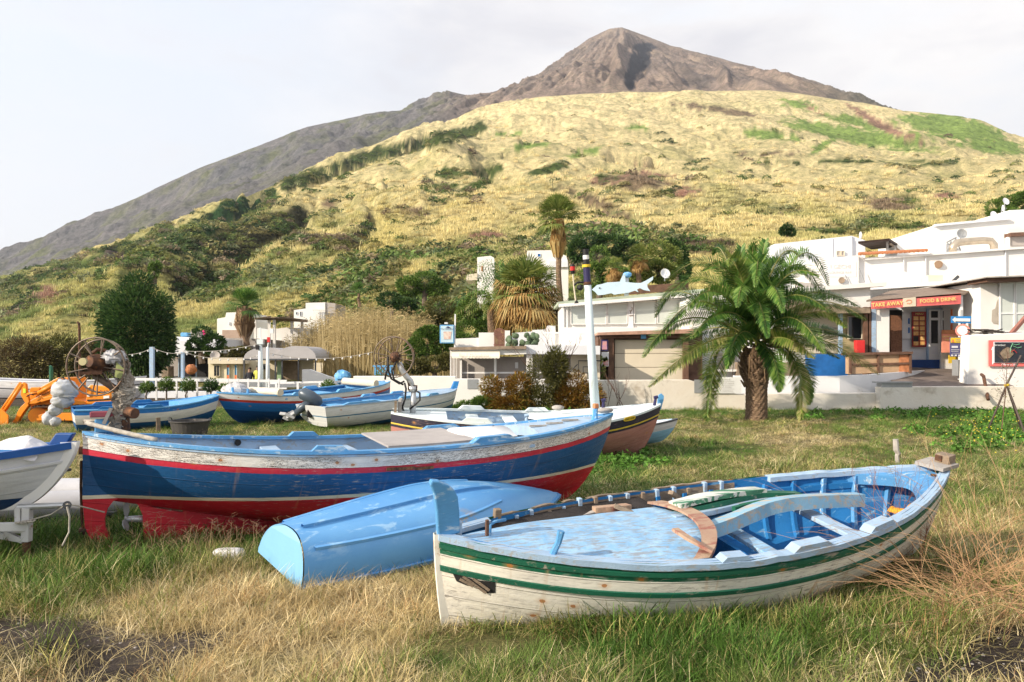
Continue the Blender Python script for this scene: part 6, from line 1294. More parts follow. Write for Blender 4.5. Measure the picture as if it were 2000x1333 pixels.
slab(rs_, 'small_picture', rect(1853, 694, 1872, 710), 30.4, .03, X['yellow'])
lg = slab(rs_, 'logo_board', rect(1882, 576, 1903, 601), 30.5, .04, mat('cream_logo_board', (.50, .52, .34), .6))
mb = MB()
fx = [(1884 + 9 + 9 * cos(t), 588 + 9 * sin(t)) for t in np.linspace(2.6, 5.8, 10)]; fx2 = [(1893 + 5 * cos(t), 589 + 5 * sin(t)) for t in np.linspace(5.8, 2.6, 10)]
mb.pface(fx + fx2, 30.46, .02); mb.build('fish_mark', mat('dark_brown_print', (.12, .05, .02), .6), lg)
mb = MB(); mb.pface([(1886, 590), (1890, 586), (1896, 586), (1900, 591), (1902, 596), (1896, 594), (1889, 594)], 30.46, .02); mb.build('fish_body', mat('red_brown_print', (.45, .10, .03), .6), lg)
mb = MB(); mb.pface([(1783, 750), (1872, 752), (1872, 728), (1838, 724), (1783, 717)], 31.0 if False else 29.9, .02) if False else None
mb = MB(); mb.add([W(1740, 757, 25.4), W(1990, 757, 25.4), W(1880, 722, 30.5), W(1740, 716, 30.5)], [(0, 1, 2, 3)]); sp_r = mb.build('path', mat('brown_paved_path', (.20, .16, .14), .9, var=.25, vs=2, bump=.6), kind='structure')
# ---- street signs and cabinet
rz = thing('road_sign', 'road sign post with blue one-way arrow, red ringed disc and yellow and blue notice', 'sign', W(1878, 753, 27.6)); rz['wloc'] = list(rz.location)
mb = MB(); mb.cyl(W(1878, 755, 27.6), W(1878, 606, 27.6), .035, .035, 10); mb.build('pole', X['greym'], rz)
s1_ = slab(rz, 'arrow_plate', [(1858, 631), (1897, 632), (1897, 618), (1858, 618)], 27.5, .03, mat('road_sign_blue', (.03, .25, .62), .4)); slab(rz, 'white_arrow', [(1860, 625), (1866, 619.5), (1866, 622), (1895, 622.5), (1895, 628.5), (1866, 628), (1866, 630.5)], 27.47, .01, X['paint_w'])
mb = MB(); mb.cyl(W(1880, 646, 27.5), W(1880, 646, 27.46), .235, .235, 32); mb.build('ring_disc', mat('faded_red_ring', (.78, .25, .2), .5), rz); mb = MB(); mb.cyl(W(1880, 646, 27.458), W(1880, 646, 27.44), .165, .165, 32); mb.build('disc_face', X['paint_w'], rz)
slab(rz, 'notice_board', rect(1856, 659, 1895, 697), 27.42, .03, mat('faded_navy_notice', (.11, .11, .26), .5)); slab(rz, 'notice_head', rect(1857, 660, 1894, 670), 27.40, .01, X['yellow'])
mb = MB(); [mb.pface(rect(a, b, c, d), 27.40, .01) for a, b, c, d in ((1859, 676, 1871, 680), (1876, 674, 1888, 680), (1858, 683, 1874, 684), (1858, 686, 1872, 687), (1876, 683, 1890, 684), (1860, 690, 1892, 690.7), (1858, 693, 1862, 696), (1865, 693, 1869, 696), (1872, 693, 1878, 696))]; mb.build('small_print', X['white_b'], rz)
mb = MB(); mb.pface([(1858, 669), (1864, 669), (1861, 662.5)], 27.39, .005); mb.build('warning_triangle', X['orangesign'], rz)
mb = MB(); [mb.pface(rect(1867, y, 1867 + w2, y + .9), 27.395, .004) for y, w2 in ((663.5, 20), (666.3, 16))]; mb.build('small_print', X['greym'], rz)
rq = thing('utility_cabinet', 'grey electricity cabinet on a white plinth at the foot of the wall', 'cabinet', W(1888, 752, 27.2)); rq['wloc'] = list(rq.location)
slab(rq, 'cabinet_box', rect(1870, 703, 1908, 735), 27.1, .35, X['greym'], bevel=.02); slab(rq, 'plinth', [(1880, 753), (1905, 753), (1901, 736), (1880, 736)], 27.15, .3, X['white_b']); slab(rq, 'cabinet_door', rect(1878, 705, 1900, 733), 27.08, .02, X['greym'], bevel=.005)
slab(rq, 'hazard_triangle', [(1882, 722), (1888, 722), (1885, 716)], 27.06, .01, X['paint_w'])
# ---- white corner wall with map board, sticks and rusty pipe
mb = MB(); mb.pface([(1889, 756), (2300, 760), (2300, 640), (1990, 650), (1893, 655)], 26.2, .5); mb.build('boundary_wall', X['white'], label='tall white boundary wall carrying the red framed map board', cat='wall', bevel=.03)
rp = thing('map_board', 'red framed black map board on the white wall', 'board', W(1966, 716, 26.1)); rp['wloc'] = list(rp.location)
slab(rp, 'backing', [(1932, 716), (2040, 716), (2040, 664), (1932, 665)], 26.1, .05, X['redsign']); slab(rp, 'rim', rect(1941, 668, 2040, 709), 26.07, .02, X['white_b']); slab(rp, 'map', rect(1943, 669, 2040, 708), 26.05, .01, mat('dark_map_print', (.03, .035, .05), .5, var=.3))
slab(rp, 'island', [(1953, 691), (1958, 684), (1968, 678), (1976, 682), (1980, 692), (1972, 700), (1960, 701)], 26.03, .01, X['wood_l'])
mb = MB(); [mb.tube([W(a, b, 26.02), W(c, d, 26.02), W(e, f_, 26.02)], .01, 4) for a, b, c, d, e, f_ in ((1973, 690, 1974, 680, 1978, 671), (1976, 672, 1985, 674, 1992, 672), (1978, 676, 1988, 680, 1995, 678))]; mb.build('trail_lines', mat('green_print', (.2, .5, .3), .5), rp)
mb = MB(); mb.tube([W(1974, 688, 26.01), W(1981, 684, 26.01), W(1986, 690, 26.01)], .01, 4); mb.build('trail_lines', X['red'], rp)
mb = MB(); text_into(mb, 'Stromboli', W(1953, 674.5, 26.03), (1, 0, 0), (0, 0, 1), .10, .004); text_into(mb, 'Offerta a 20 m', W(1972, 712.5, 26.09), (1, 0, 0), (0, 0, 1), .10, .003, .008)
mb.pface([(1936, 684), (1939, 677), (1942, 684), (1940, 684), (1940, 712), (1938, 712), (1938, 684)], 26.09, .004); mb.build('lettering', X['letter_w'], rp)
mb = MB(); rr = random.Random(5)
for k in range(34):
    a = rr.uniform(1894, 1950); l = rr.uniform(12, 30) * rr.choice((-1, 1)); y0 = rr.uniform(644, 653); mb.bar(W(a, y0, 26.3 + rr.uniform(-.1, .4)), W(min(max(a + l, 1890), 1968), y0 - rr.uniform(-2, 4), 26.3 + rr.uniform(-.1, .4)), rr.uniform(.02, .05), rr.uniform(.02, .04))
mb.build('timber_pile', X['greyp'] if False else mat('dark_old_sticks', (.09, .075, .065), .9, var=.4, vs=8), label='heap of dark old sticks and battens on top of the white wall', cat='timber pile', kind='stuff')
mb = MB(); mb.tube([W(1917, 732, 26.0), W(1921, 735, 25.6), W(1930, 781, 24.7)], .055, 8); mb.build('drain_pipe', X['rust'], label='rusty pipe coming down the white wall near the cabinet', cat='pipe')
# white house with double window at the right edge
rh = house('corner_house', 'white corner house with tall glazed doors and timber eave at the right edge', 'house', [(1915, 655), (2300, 655), (2300, 538), (1930, 548), (1915, 552)], 28.4, 5, X['white'])
slab(rh, 'eave', [(1928, 551), (2300, 536), (2300, 530), (1928, 543)], 27.6, 1.2, X['wood']); slab(rh, 'roof', [(1926, 543), (2300, 530), (2300, 526), (1926, 541)], 27.4, 6, X['wood_g'])
for x0 in (1953, 1983, 2013): window(rh, x0, 552, x0 + 28, 648, 28.35, X['paint_w'], X['glass'], 2.6)
slab(rh, 'glazing_bar', rect(1952, 611, 2042, 614), 28.3, .05, X['paint_w'])
slab(rh, 'bare_plaster', [(1937, 628), (1941, 633), (1950, 634), (1951, 582), (1947, 590), (1944, 603), (1938, 606)], 28.39, .012, mat('bare_plaster', (.45, .40, .34), .9, var=.15))
mb = MB(); mb.bar(W(1975, 652, 26.9), W(2005, 618, 27.2), .12, .12); mb.bar(W(2030, 652, 26.9), W(2000, 618, 27.2), .12, .12); mb.bar(W(1965, 653, 26.9), W(2040, 651, 26.9), .1, .08); mb.build('timber_frame', mat('reddish_timber', (.32, .14, .11), .7), label='reddish timber gable frame leaning above the white wall', cat='frame')
# ---- upper white buildings on the right
ru = house('upper_house', 'long white building with flat roof and round brown vent above the take away', 'house', [(1603, 600), (2300, 600), (2300, 462), (1690, 506), (1677, 500), (1603, 508)], 34.5, 5, X['white'])
slab(ru, 'side_wall', [(1602, 560), (1677, 556), (1677, 499), (1602, 506)], 34.3, .3, X['white'])
slab(ru, 'cornice', [(1690, 508), (2300, 465), (2300, 461), (1690, 504)], 34.3, .4, X['white'])
mb = MB(); mb.cyl(W(1833, 517, 34.5), W(1833, 517, 34.42), .18, .18, 24); mb.build('round_vent', mat('brown_vent', (.26, .17, .11), .8), ru)
mb = MB(); mb.cyl(W(1644, 548, 34.3), W(1644, 548, 34.22), .14, .14, 20); mb.build('round_vent', X['wood_l'], ru)
for a, y0, y1 in ((1765, 502, 528), (1964, 482, 545), (1808, 499, 555)): slab(ru, 'downpipe', rect(a, y0, a + 1.2, y1), 34.4, .06, X['white_b'])
for (a, b, c, d) in ((1678, 524, 1689, 552), (1651, 538, 1658, 553)):
    mb = MB(); mb.tube([W(a, b, 34.2), W(c, d, 34.2)], .02, 5); mb.build('cable', X['greym'], ru)
slab(ru, 'chimney_box', rect(1813, 538, 1842, 556), 33.8, .5, X['cream']); slab(ru, 'chimney_box', rect(1845, 538, 1851, 552), 33.7, .3, X['white_b']); mb = MB(); mb.bar(W(1860, 551, 33.6), W(1872, 540, 33.6), .08, .12); mb.build('brace', X['greyp'], ru)
slab(ru, 'roof_ledge', [(1700, 566), (1930, 552), (1930, 545), (1700, 556)], 33.4, 1.0, X['white'])
mb = MB()
for k in range(44):
    t = k / 43; mb.tube([W(1678 + 132 * t, 497 - 7 * t + .6 * sin(k * 2.2), 34.15), W(1678 + 132 * t, 495 - 7 * t, 34.8)], .06, 6)
mb.build('tile_edge', X['terra'], ru)
sgn = slab(ru, 'painted_sign', rect(1612, 511, 1672, 541), 34.28, .015, X['paint_w'])
mb = MB(); text_into(mb, 'I GECHI', W(1642, 522, 34.27), (1, 0, 0), (0, 0, 1), .28, .004); text_into(mb, 'LOUNGE BAR', W(1642, 533, 34.27), (1, 0, 0), (0, 0, 1), .17, .004); mb.build('lettering', mat('very_faded_lettering', (.68, .62, .56), .7), sgn)
slab(ru, 'grey_awning', [(1562, 566), (1606, 563), (1606, 556), (1562, 551)], 33.5, .6, X['stucco_g'])
ru2 = house('upper_house', 'plain bluish white block with small twin window behind the palm top', 'house', [(1513, 590), (1664, 590), (1664, 461), (1513, 477)], 38, 5, X['white_b'])
slab(ru2, 'side_wall', [(1664, 520), (1690, 520), (1690, 470), (1664, 461)], [38, 38, 42, 38] if False else 38.1, 4.6, X['stucco_g'] if False else X['white_b'])
for a in (1625, 1663): slab(ru2, 'downpipe', rect(a, 466, a + 1.5, 560), 37.95, .05, X['white_b'])
window(ru2, 1634, 491, 1641, 500, 37.95, X['cream'], X['stucco_g'], 1.); window(ru2, 1643, 491, 1649, 500, 37.95, X['cream'], X['stucco_g'], 1.)
rpz = thing('pergola', 'dark timber pergola on the roof between the white houses', 'pergola', W(1715, 495, 37)); rpz['wloc'] = list(rpz.location)
mb = MB(); mb.prism([W(1676, 476, 36.2), W(1737, 470, 36.2), W(1758, 483, 39.5), W(1702, 488, 39.5)][::1], (0, 0, .1)); mb.build('pergola_roof', mat('dark_timber', (.05, .028, .022), .8, var=.3, vs=4, stretch=(6, 1, 1)), rpz)
for a, b in ((1733, 472), (1748, 480)):
    mb = MB(); mb.bar(W(a, b, 36.6), W(a, 494, 36.6), .08, .08, (0, 1, 0)); mb.build('post', X['wood_g'], rpz)
mb = MB(); mb.bar(W(1738, 476, 36.5), W(1757, 490, 37.5), .06, .08); mb.build('brace', X['wood_l'], rpz)
ru3 = house('upper_house', 'highest white block with dishes on its flat roof at the far right', 'house', [(1828, 510), (2300, 510), (2300, 395), (1972, 411), (1972, 427), (1828, 440)], 38.5, 6, X['white'])
slab(ru3, 'parapet', [(1828, 442), (1972, 429), (1972, 425), (1828, 438)], 38.3, .3, X['white_b']); slab(ru3, 'parapet', [(1752, 500), (1828, 498), (1828, 469), (1752, 474)], 38.6, 2, X['white'])
slab(ru3, 'terrace_block', rect(1817, 460, 1848, 498), 37.6, 1.5, X['white']); slab(ru3, 'porch_beam', [(1974, 462), (2100, 456), (2100, 449), (1974, 455)], 38.0, .6, X['wood']); slab(ru3, 'porch_shade', rect(1974, 462, 2100, 480), 38.3, .25, X['stucco_g']); slab(ru3, 'ventilation_pipe', rect(1969, 452, 1973, 485), 38.2, .2, X['white'])
mb = MB(); Dd = 36.4; mb.tube([W(1861, 494, Dd), W(1861, 483, Dd), W(1868, 475, Dd), W(1885, 472.5, Dd), W(1920, 470, Dd), W(1935, 471, Dd), W(1941, 478, Dd), W(1942, 492, Dd)], .18, 14)
mb.build('ventilation_duct', mat('shiny_steel_duct', (.62, .52, .40), .3, .75, var=.15, vs=3, bump=.1), label='fat silver ventilation duct bent over the flat roof', cat='duct', smooth=True)
mb = MB(); mb.bar(W(1850, 492, 36.8), W(1858, 472, 36.8), .05, .05); mb.bar(W(1850, 476, 36.8), W(1872, 488, 36.8), .05, .05); mb.bar(W(1866, 466, 36.8), W(1876, 490, 36.8), .05, .05); mb.bar(W(1849, 474, 36.8), W(1868, 464, 36.8), .06, .06); mb.build('scaffold_frame', X['greym'], label='small metal frame left of the silver duct on the roof', cat='frame')
dish('large round grey dish facing the beach behind the silver duct', 1878, 457, 37.2, .24, -.1, .1, 'greym', mast=14)
dish('white dish turned sideways on the highest white roof', 1958, 408, 40, .20, 1.2, .1, 'white_b', mast=12)
dish('small white dish lying low at the left of the roof dishes', 1940, 420, 40, .19, .1, .2, 'white_b', mast=7)
dish('white dish on the tallest mast above the highest roof', 1964, 394, 40.5, .20, .2, .3, 'white_b', mast=26)
mb = MB(); mb.tube([W(1678, 470, 40), W(1682, 455, 40)], .03, 6); lump(mb, W(1681, 460, 40), (.08, .08, .2), 5, .1, 10, 8); mb.build('antenna', X['white_b'], label='small antenna on the plain bluish white block', cat='antenna')
# ---- houses on the slope (middle)
for (lb, pts, D, th, mt) in (
    ('white cube house with blue window on the slope left of the tall palm', [(1030, 640), (1110, 640), (1110, 515), (1106, 500), (1075, 489), (1030, 490)], 62, 5, 'white'),
    ('tiny white house with pale steps above the garden palms', [(932, 640), (960, 640), (965, 504), (958, 500), (932, 503)], 64, 4, 'white')):
    r_ = house('hill_house', lb, 'house', pts, D, th, X[mt], group='white houses on the slope')
    if D == 62: window(r_, 1050, 496, 1056, 502, D, X['white_b'], X['blue'], .8); slab(r_, 'annex', rect(1072, 510, 1109, 522), D - .2, 1, X['white_b'])
    else: slab(r_, 'door', rect(940, 520, 943, 530), D - .05, .03, X['terra']); slab(r_, 'annex', [(910, 548), (932, 548), (932, 534), (912, 537)], D - .1, 3, X['cream'])
for (lb, pts, D, th) in (
    ('white stepped house below the big fan palm on the left slope', [(424, 715), (482, 715), (482, 626), (480, 610), (442, 611), (440, 620), (424, 623)], 58, 5),
    ('white two-storey house with a grey flank above the cane thicket', [(574, 705), (635, 705), (635, 591), (597, 592), (597, 603), (574, 606)], 66, 5)):
    r_ = house('hill_house', lb, 'house', pts, D, th, X['white'], group='white houses on the slope')
    if D == 58: window(r_, 448, 630, 450, 636, D, X['white_b'], X['dglass'], .6); slab(r_, 'lower_wall', rect(434, 645, 484, 715), D - .2, .5, mat('pinkish_wall', (.42, .31, .25), .9, var=.1))
    else:
        slab(r_, 'flank', [(635, 700), (655, 700), (655, 593), (635, 591)], D + .1, 4, X['stucco_g']); window(r_, 578, 610, 581, 615, D, X['white_b'], X['dglass'], .6); window(r_, 586, 609, 589, 618, D, X['white_b'], X['dglass'], .6)
        for k in range(6): slab(r_, 'railing_post', rect(612 + k * 4, 606, 612.8 + k * 4, 619), D - .3, .05, X['white_b'])
        slab(r_, 'railing', rect(610, 604, 635, 606), D - .35, .1, X['white'])
mb = MB(); mb.pface([(1812, 306), (1835, 306), (1838, 302), (1833, 297), (1822, 296), (1812, 301)], 600, 8); mb.build('far_house', X['white'], label='lone white house high on the green slope at right', cat='house')
# ---- left village: pergola, restaurant, pavilion, hut
rpg = thing('pergola', 'white posted pergola with brown slat roof above the street lamps', 'pergola', W(540, 668, 50)); rpg['wloc'] = list(rpg.location)
mb = MB()
for k in range(14): t = k / 13; mb.bar(W(497 + 55 * t, 622 - 2.5 * t + (k % 2) * .4, 48.5), W(530 + 70 * t, 620 + 6 * t, 53), .12, .06)
mb.bar(W(497, 622.5, 48.5), W(600, 628, 52), .12, .14); mb.bar(W(497, 624, 48.5), W(528, 619, 50), .1, .12); mb.build('slat_roof', X['wood_l'], rpg)
for a, D in ((499, 48.5), (526, 50), (536, 49), (570, 51), (590, 52)):
    mb = MB(); mb.bar(W(a, 625, D), W(a, 712, D), .16, .16, (0, 1, 0)); mb.build('post', X['white'], rpg)
mb = MB(); mb.pface([(496, 712), (600, 712), (600, 642), (560, 640), (520, 645), (496, 640)], 52.5, 2); mb.build('house_wall', X['white'], rpg)
mb = MB(); mb.pface([(425, 710), (500, 710), (500, 672), (505, 662), (425, 660)], 47.5, 6); mb.build('flat_roof', X['wood_g'], label='grey flat roof slab under the big fan palm', cat='roof')
rra = house('terrace_restaurant', 'shaded restaurant with white canopy roof behind the string lights', 'building', [(300, 745), (405, 745), (405, 690), (300, 690)], 44, 4, X['dark'])
slab(rra, 'upper_wall', [(345, 690), (425, 690), (425, 662), (345, 658)], 43.2, 4, X['white_b']); slab(rra, 'canopy', [(303, 690), (352, 692), (400, 684), (388, 668), (372, 664), (330, 668), (303, 680)], 42.5, 4, X['white_b'])
slab(rra, 'back_wall', rect(310, 700, 350, 735), 43.9, .05, X['stucco_g']); slab(rra, 'deck_floor', rect(290, 738, 410, 746), 42, 3, X['greym'])
for a in (318, 348, 382): slab(rra, 'post', rect(a, 688, a + 1.6, 740), 43.2, .1, X['lb_pale'])
mb = MB(); mb.lathe([(.0, .34), (.75, .2), (.8, .17), (0, .22)], W(322, 706, 42), 14); mb.cyl(W(322, 740, 42), W(322, 704, 42), .04, .04, 6); mb.build('parasol', mat('straw_parasol', (.4, .3, .2), .9), label='straw parasol on the shaded restaurant terrace', cat='parasol')
mb = MB(); mb.pface(rect(315, 716, 329, 739), 41.8, .7); mb.build('bar_cabinet', X['wood_l'], label='wooden bar cabinet beneath the straw parasol', cat='cabinet', bevel=.03)
mb = MB(); lump(mb, W(373, 722, 42), (.32, .3, .30), 9, .12, 14, 10); mb.build('clay_oven', X['terra'], label='round terracotta oven in the dark restaurant corner', cat='oven')
mb = MB(); mb.pface(rect(352, 650, 366, 658), 44, .8); mb.build('roof_tank', X['sky_b'], label='pale blue water tank on the roof behind the canopy', cat='tank', bevel=.05)
mb = MB(); mb.pface(rect(372, 646, 390, 661), 43.5, .7); mb.pface(rect(376, 648, 383, 659), 43.45, .05); mb.build('air_conditioner', X['stucco_g'], label='grey air conditioning unit on the roof by the pink cloth', cat='air conditioner', bevel=.03)
mb = MB(); mb.pface([(395, 646), (401, 645), (401, 655), (397, 655)], 43.4, .03); mb.build('towel', mat('pink_cloth', (.85, .02, .22), .7), label='bright pink towel hanging on the roof', cat='towel')
rhut = house('cream_hut', 'cream kiosk with orange shutters and a dish on its roof', 'kiosk', rect(407, 710, 469, 745), 40, 2.5, mat('cream_render', (.70, .63, .46), .8, var=.05))
slab(rhut, 'fascia', [(406, 711), (474, 711), (474, 699), (406, 699)], 39.7, 3, X['cream'])
for a in (443, 458):
    f_ = window(rhut, a, 713, a + 5, 741, 39.95, X['cream'], X['sky_b'], .6); slab(rhut, 'orange_shutter', rect(a, 733, a + 5, 741), 39.9, .02, X['orangesign'])
slab(rhut, 'orange_shutter', rect(443, 713, 448, 718), 39.9, .02, X['orangesign']); window(rhut, 418, 714, 429, 735, 39.95, X['cream'], X['dglass'], .8, 1)
dish('white dish on the cream kiosk roof', 420, 695, 40, .25, .3, .5, 'stucco_g', mast=8)
rpv = thing('pavilion', 'grey vaulted canvas pavilion with dark posts beside the cream kiosk', 'pavilion', W(550, 745, 38)); rpv['wloc'] = list(rpv.location)
def vault(x0, x1, D0, D1, ytop, ybase, name, rev=False):
    P = []
    for i in range(17):
        t = i / 16; a = pi * t; r = []
        for j in range(6):
            s_ = j / 5; D = D0 + (D1 - D0) * s_; zb = W(x0, ybase, D0)[2]; zt_ = W((x0 + x1) / 2, ytop, D0)[2]; xa = W(x0, ybase, D0)[0]; xb = W(x1, ybase, D0)[0]
            r.append(((xa + xb) / 2 - (xb - xa) / 2 * cos(a), D, zb + (zt_ - zb) * sin(a) ** .8))
        P.append(r)
    mb = MB(); mb.grid(np.array(P)); mb.add([P[i][0] for i in range(17)], [tuple(range(17))]); return mb.build(name, X['canvas'], rpv, smooth=False)
X['canvas'] = mat('grey_canvas', (.44, .42, .42), .8, 0, .06, 2)
vault(540, 617, 37.6, 41, 676, 702, 'canopy'); vault(476, 561, 37.8, 41.2, 679, 703, 'canopy')
mb = MB(); mb.bar(W(476, 703, 37.55), W(617, 702, 37.55), .1, .08); mb.build('beam', X['greyp'], rpv)
for a in (477, 505, 538, 551, 583, 616):
    mb = MB(); mb.bar(W(a, 703, 37.6), W(a, 746, 37.6), .07, .07, (0, 1, 0)); mb.build('post', X['greyp'], rpv)
slab(rpv, 'back_wall', rect(478, 703, 552, 746), 40.8, .1, X['cream']); slab(rpv, 'door_panel', rect(552, 705, 583, 742), 39.2, .1, X['wood_l']); slab(rpv, 'green_panel', rect(541, 706, 551, 742), 38.6, .05, mat('green_glass', (.35, .5, .3), .4)); slab(rpv, 'side_panel', rect(584, 703, 612, 742), 39.4, .1, X['cream']); slab(rpv, 'notice', rect(513, 711, 520, 722), 40.7, .05, X['greyp'])
mb = MB(); mb.pface([(590, 760), (700, 760), (700, 750), (640, 735), (605, 722), (590, 722)], 36, .3); mb.build('ramp_wall', X['white'], label='white ramp wall sloping down from the pavilion', cat='wall')
mb = MB(); mb.pface([(425, 770), (660, 775), (660, 752), (552, 750), (552, 743), (425, 740)], 36.5, .3); mb.build('terrace_wall', X['white'], label='white terrace wall in front of the vaulted pavilion', cat='wall')
mb = MB(); mb.pface(rect(610, 709, 690, 728), 46, .3); mb.pface(rect(655, 699, 690, 712), 46.2, .3); mb.build('garden_wall', X['cream'], label='cream garden wall in front of the cane thicket', cat='wall')
mb = MB(); lump(mb, W(669, 737, 34), (.4, .3, .35), 15, .25, 16, 10); mb.build('tarpaulin', X['sky_b'], label='blue and white tarpaulin bundle by the ramp wall', cat='tarpaulin')
mb = MB(); [mb.pface(rect(731 + k * 5, 716, 734 + k * 5, 733), 29.5, .04) for k in range(8)]; mb.pface(rect(728, 714, 772, 717), 29.48, .05); mb.build('low_railing', X['sky_b'], label='short pale blue railing behind the second net wheel', cat='railing')
# fence with posts and string lights along the left terrace
rfn = thing('terrace_fence', 'white post and rail fence along the left terrace', 'fence', W(370, 775, 29)); rfn['wloc'] = list(rfn.location)
for a in range(285, 560, 20):
    mb = MB(); mb.bar(W(a, 740, 29), W(a + rng2.uniform(-.5, .5), 782, 29), .06, .06, (0, 1, 0)); mb.build('post', X['paint_w'], rfn)
mb = MB(); mb.bar(W(262, 741, 29), W(560, 745, 29), .05, .1); mb.bar(W(262, 757, 29), W(560, 759, 29), .04, .06); mb.build('rail', X['paint_w'], rfn)
rfn2 = thing('terrace_fence', 'white railing running right from the street lamps below the pavilion', 'fence', W(610, 765, 31)); rfn2['wloc'] = list(rfn2.location)
mb = MB(); mb.bar(W(520, 749, 31), W(690, 745, 31), .06, .08); mb.build('rail', X['paint_w'], rfn2)
for a in (540, 582, 625, 668):
    mb = MB(); mb.bar(W(a, 748, 31), W(a, 775, 31), .09, .09, (0, 1, 0)); mb.build('post', X['paint_w'], rfn2)
mb = MB(); mb.pface([(200, 790), (560, 790), (560, 765), (200, 765)], 30, .4); mb.build('terrace_kerb', X['white_b'], label='low whitish kerb wall under the left terrace fence', cat='wall')
for i, (px, py, lb) in enumerate([(297, 678, 'left white square post carrying the string lights'), (357, 688, 'right white square post carrying the string lights')]):
    mb = MB(); mb.bar(W(px, py, 30.5), W(px, 782, 30.5), .16 if i == 0 else .11, .14, (0, 1, 0)); mb.build('light_post', X['lb_pale'], label=lb, cat='post', group='posts carrying the string lights')
mb = MB(); mb.tube([W(156, 765, 27), W(155, 640, 27), W(154, 632, 27), W(151, 630, 27)], .045, 8); mb.build('iron_pole', X['rust'], label='tall rusty iron pole behind the first net wheel', cat='pole')
for i, (px, top, lb) in enumerate([(509, 666, 'left thicker white lamp post in front of the pavilion'), (523, 678, 'right thinner white lamp post with a red box on top')]):
    rt_ = thing('lamp_post', lb, 'lamp post', W(px, 775, 29.5), group='lamp posts in front of the pavilion'); rt_['wloc'] = list(rt_.location)
    mb = MB(); mb.tube([W(px, 775, 29.5), W(px, 720, 29.5), W(px - .5, top, 29.5)], [.11 if i == 0 else .085, .10 if i == 0 else .075, .07 if i == 0 else .05], 12); mb.build('pole', X['pw'], rt_, smooth=True)
    if i == 0:
        mb = MB(); mb.box(W(509, 668, 29.5), (.24, .2, .2)); mb.tube([W(509, 664, 29.5), W(509, 640, 29.5)], .025, 6); mb.build('top_box', X['pw'], rt_); mb = MB(); mb.box(W(503, 679, 29.4), (.12, .12, .18)); mb.build('loudspeaker', X['black'], rt_, bevel=.01)
    else:
        mb = MB(); mb.box(W(525, 664, 29.5), (.11, .11, .2)); mb.build('red_box', X['red'], rt_); mb = MB(); mb.tube([W(523, 678, 29.5), W(525, 668, 29.5)], .03, 6); mb.tube([W(528, 672, 29.5), W(528, 630, 29.5)], .012, 5); mb.box(W(531, 647, 29.5), (.13, .1, .2)); mb.build('bracket', X['paint_w'], rt_)
lwire = [((251, 693), (297, 680), 3, 30.5), ((297, 679), (357, 690), 5, 30.4), ((357, 686), (505, 672), 6, 30.2), ((357, 688), (470, 700), 6, 30.3), ((525, 690), (728, 688), 12, 29.8), ((470, 700), (509, 690), 4, 30)]
for k, (a, b, sag, D) in enumerate(lwire):
    rt_ = thing('string_lights', 'festoon of small white bulbs, ' + ['between the dark tree and the left post', 'between the two white posts', 'rising from the right post to the lamp posts', 'from the right post over the kiosk roof', 'from the lamp posts right across the cane thicket', 'between the kiosk and the thicker lamp post'][k], 'string lights', W((a[0] + b[0]) / 2, (a[1] + b[1]) / 2 + sag, D), group='festoons of bulbs'); rt_['wloc'] = list(rt_.location)
    P = [W(a[0] + (b[0] - a[0]) * t, a[1] + (b[1] - a[1]) * t + sag * 4 * t * (1 - t), D) for t in np.linspace(0, 1, 14)]
    mb = MB(); mb.tube(P, .011, 4); mb.build('cable', X['rope'], rt_); nb = max(3, int((b[0] - a[0]) / 16))
    for j in range(nb):
        t = (j + .5) / nb; q = W(a[0] + (b[0] - a[0]) * t, a[1] + (b[1] - a[1]) * t + sag * 4 * t * (1 - t) + 2.6, D)
        mb = MB(); mb.lathe([(0, -.035), (.032, -.01), (.03, .02), (.012, .045), (.012, .06)], q, 8); mb.build('bulb', X['paint_w'], rt_, smooth=True)
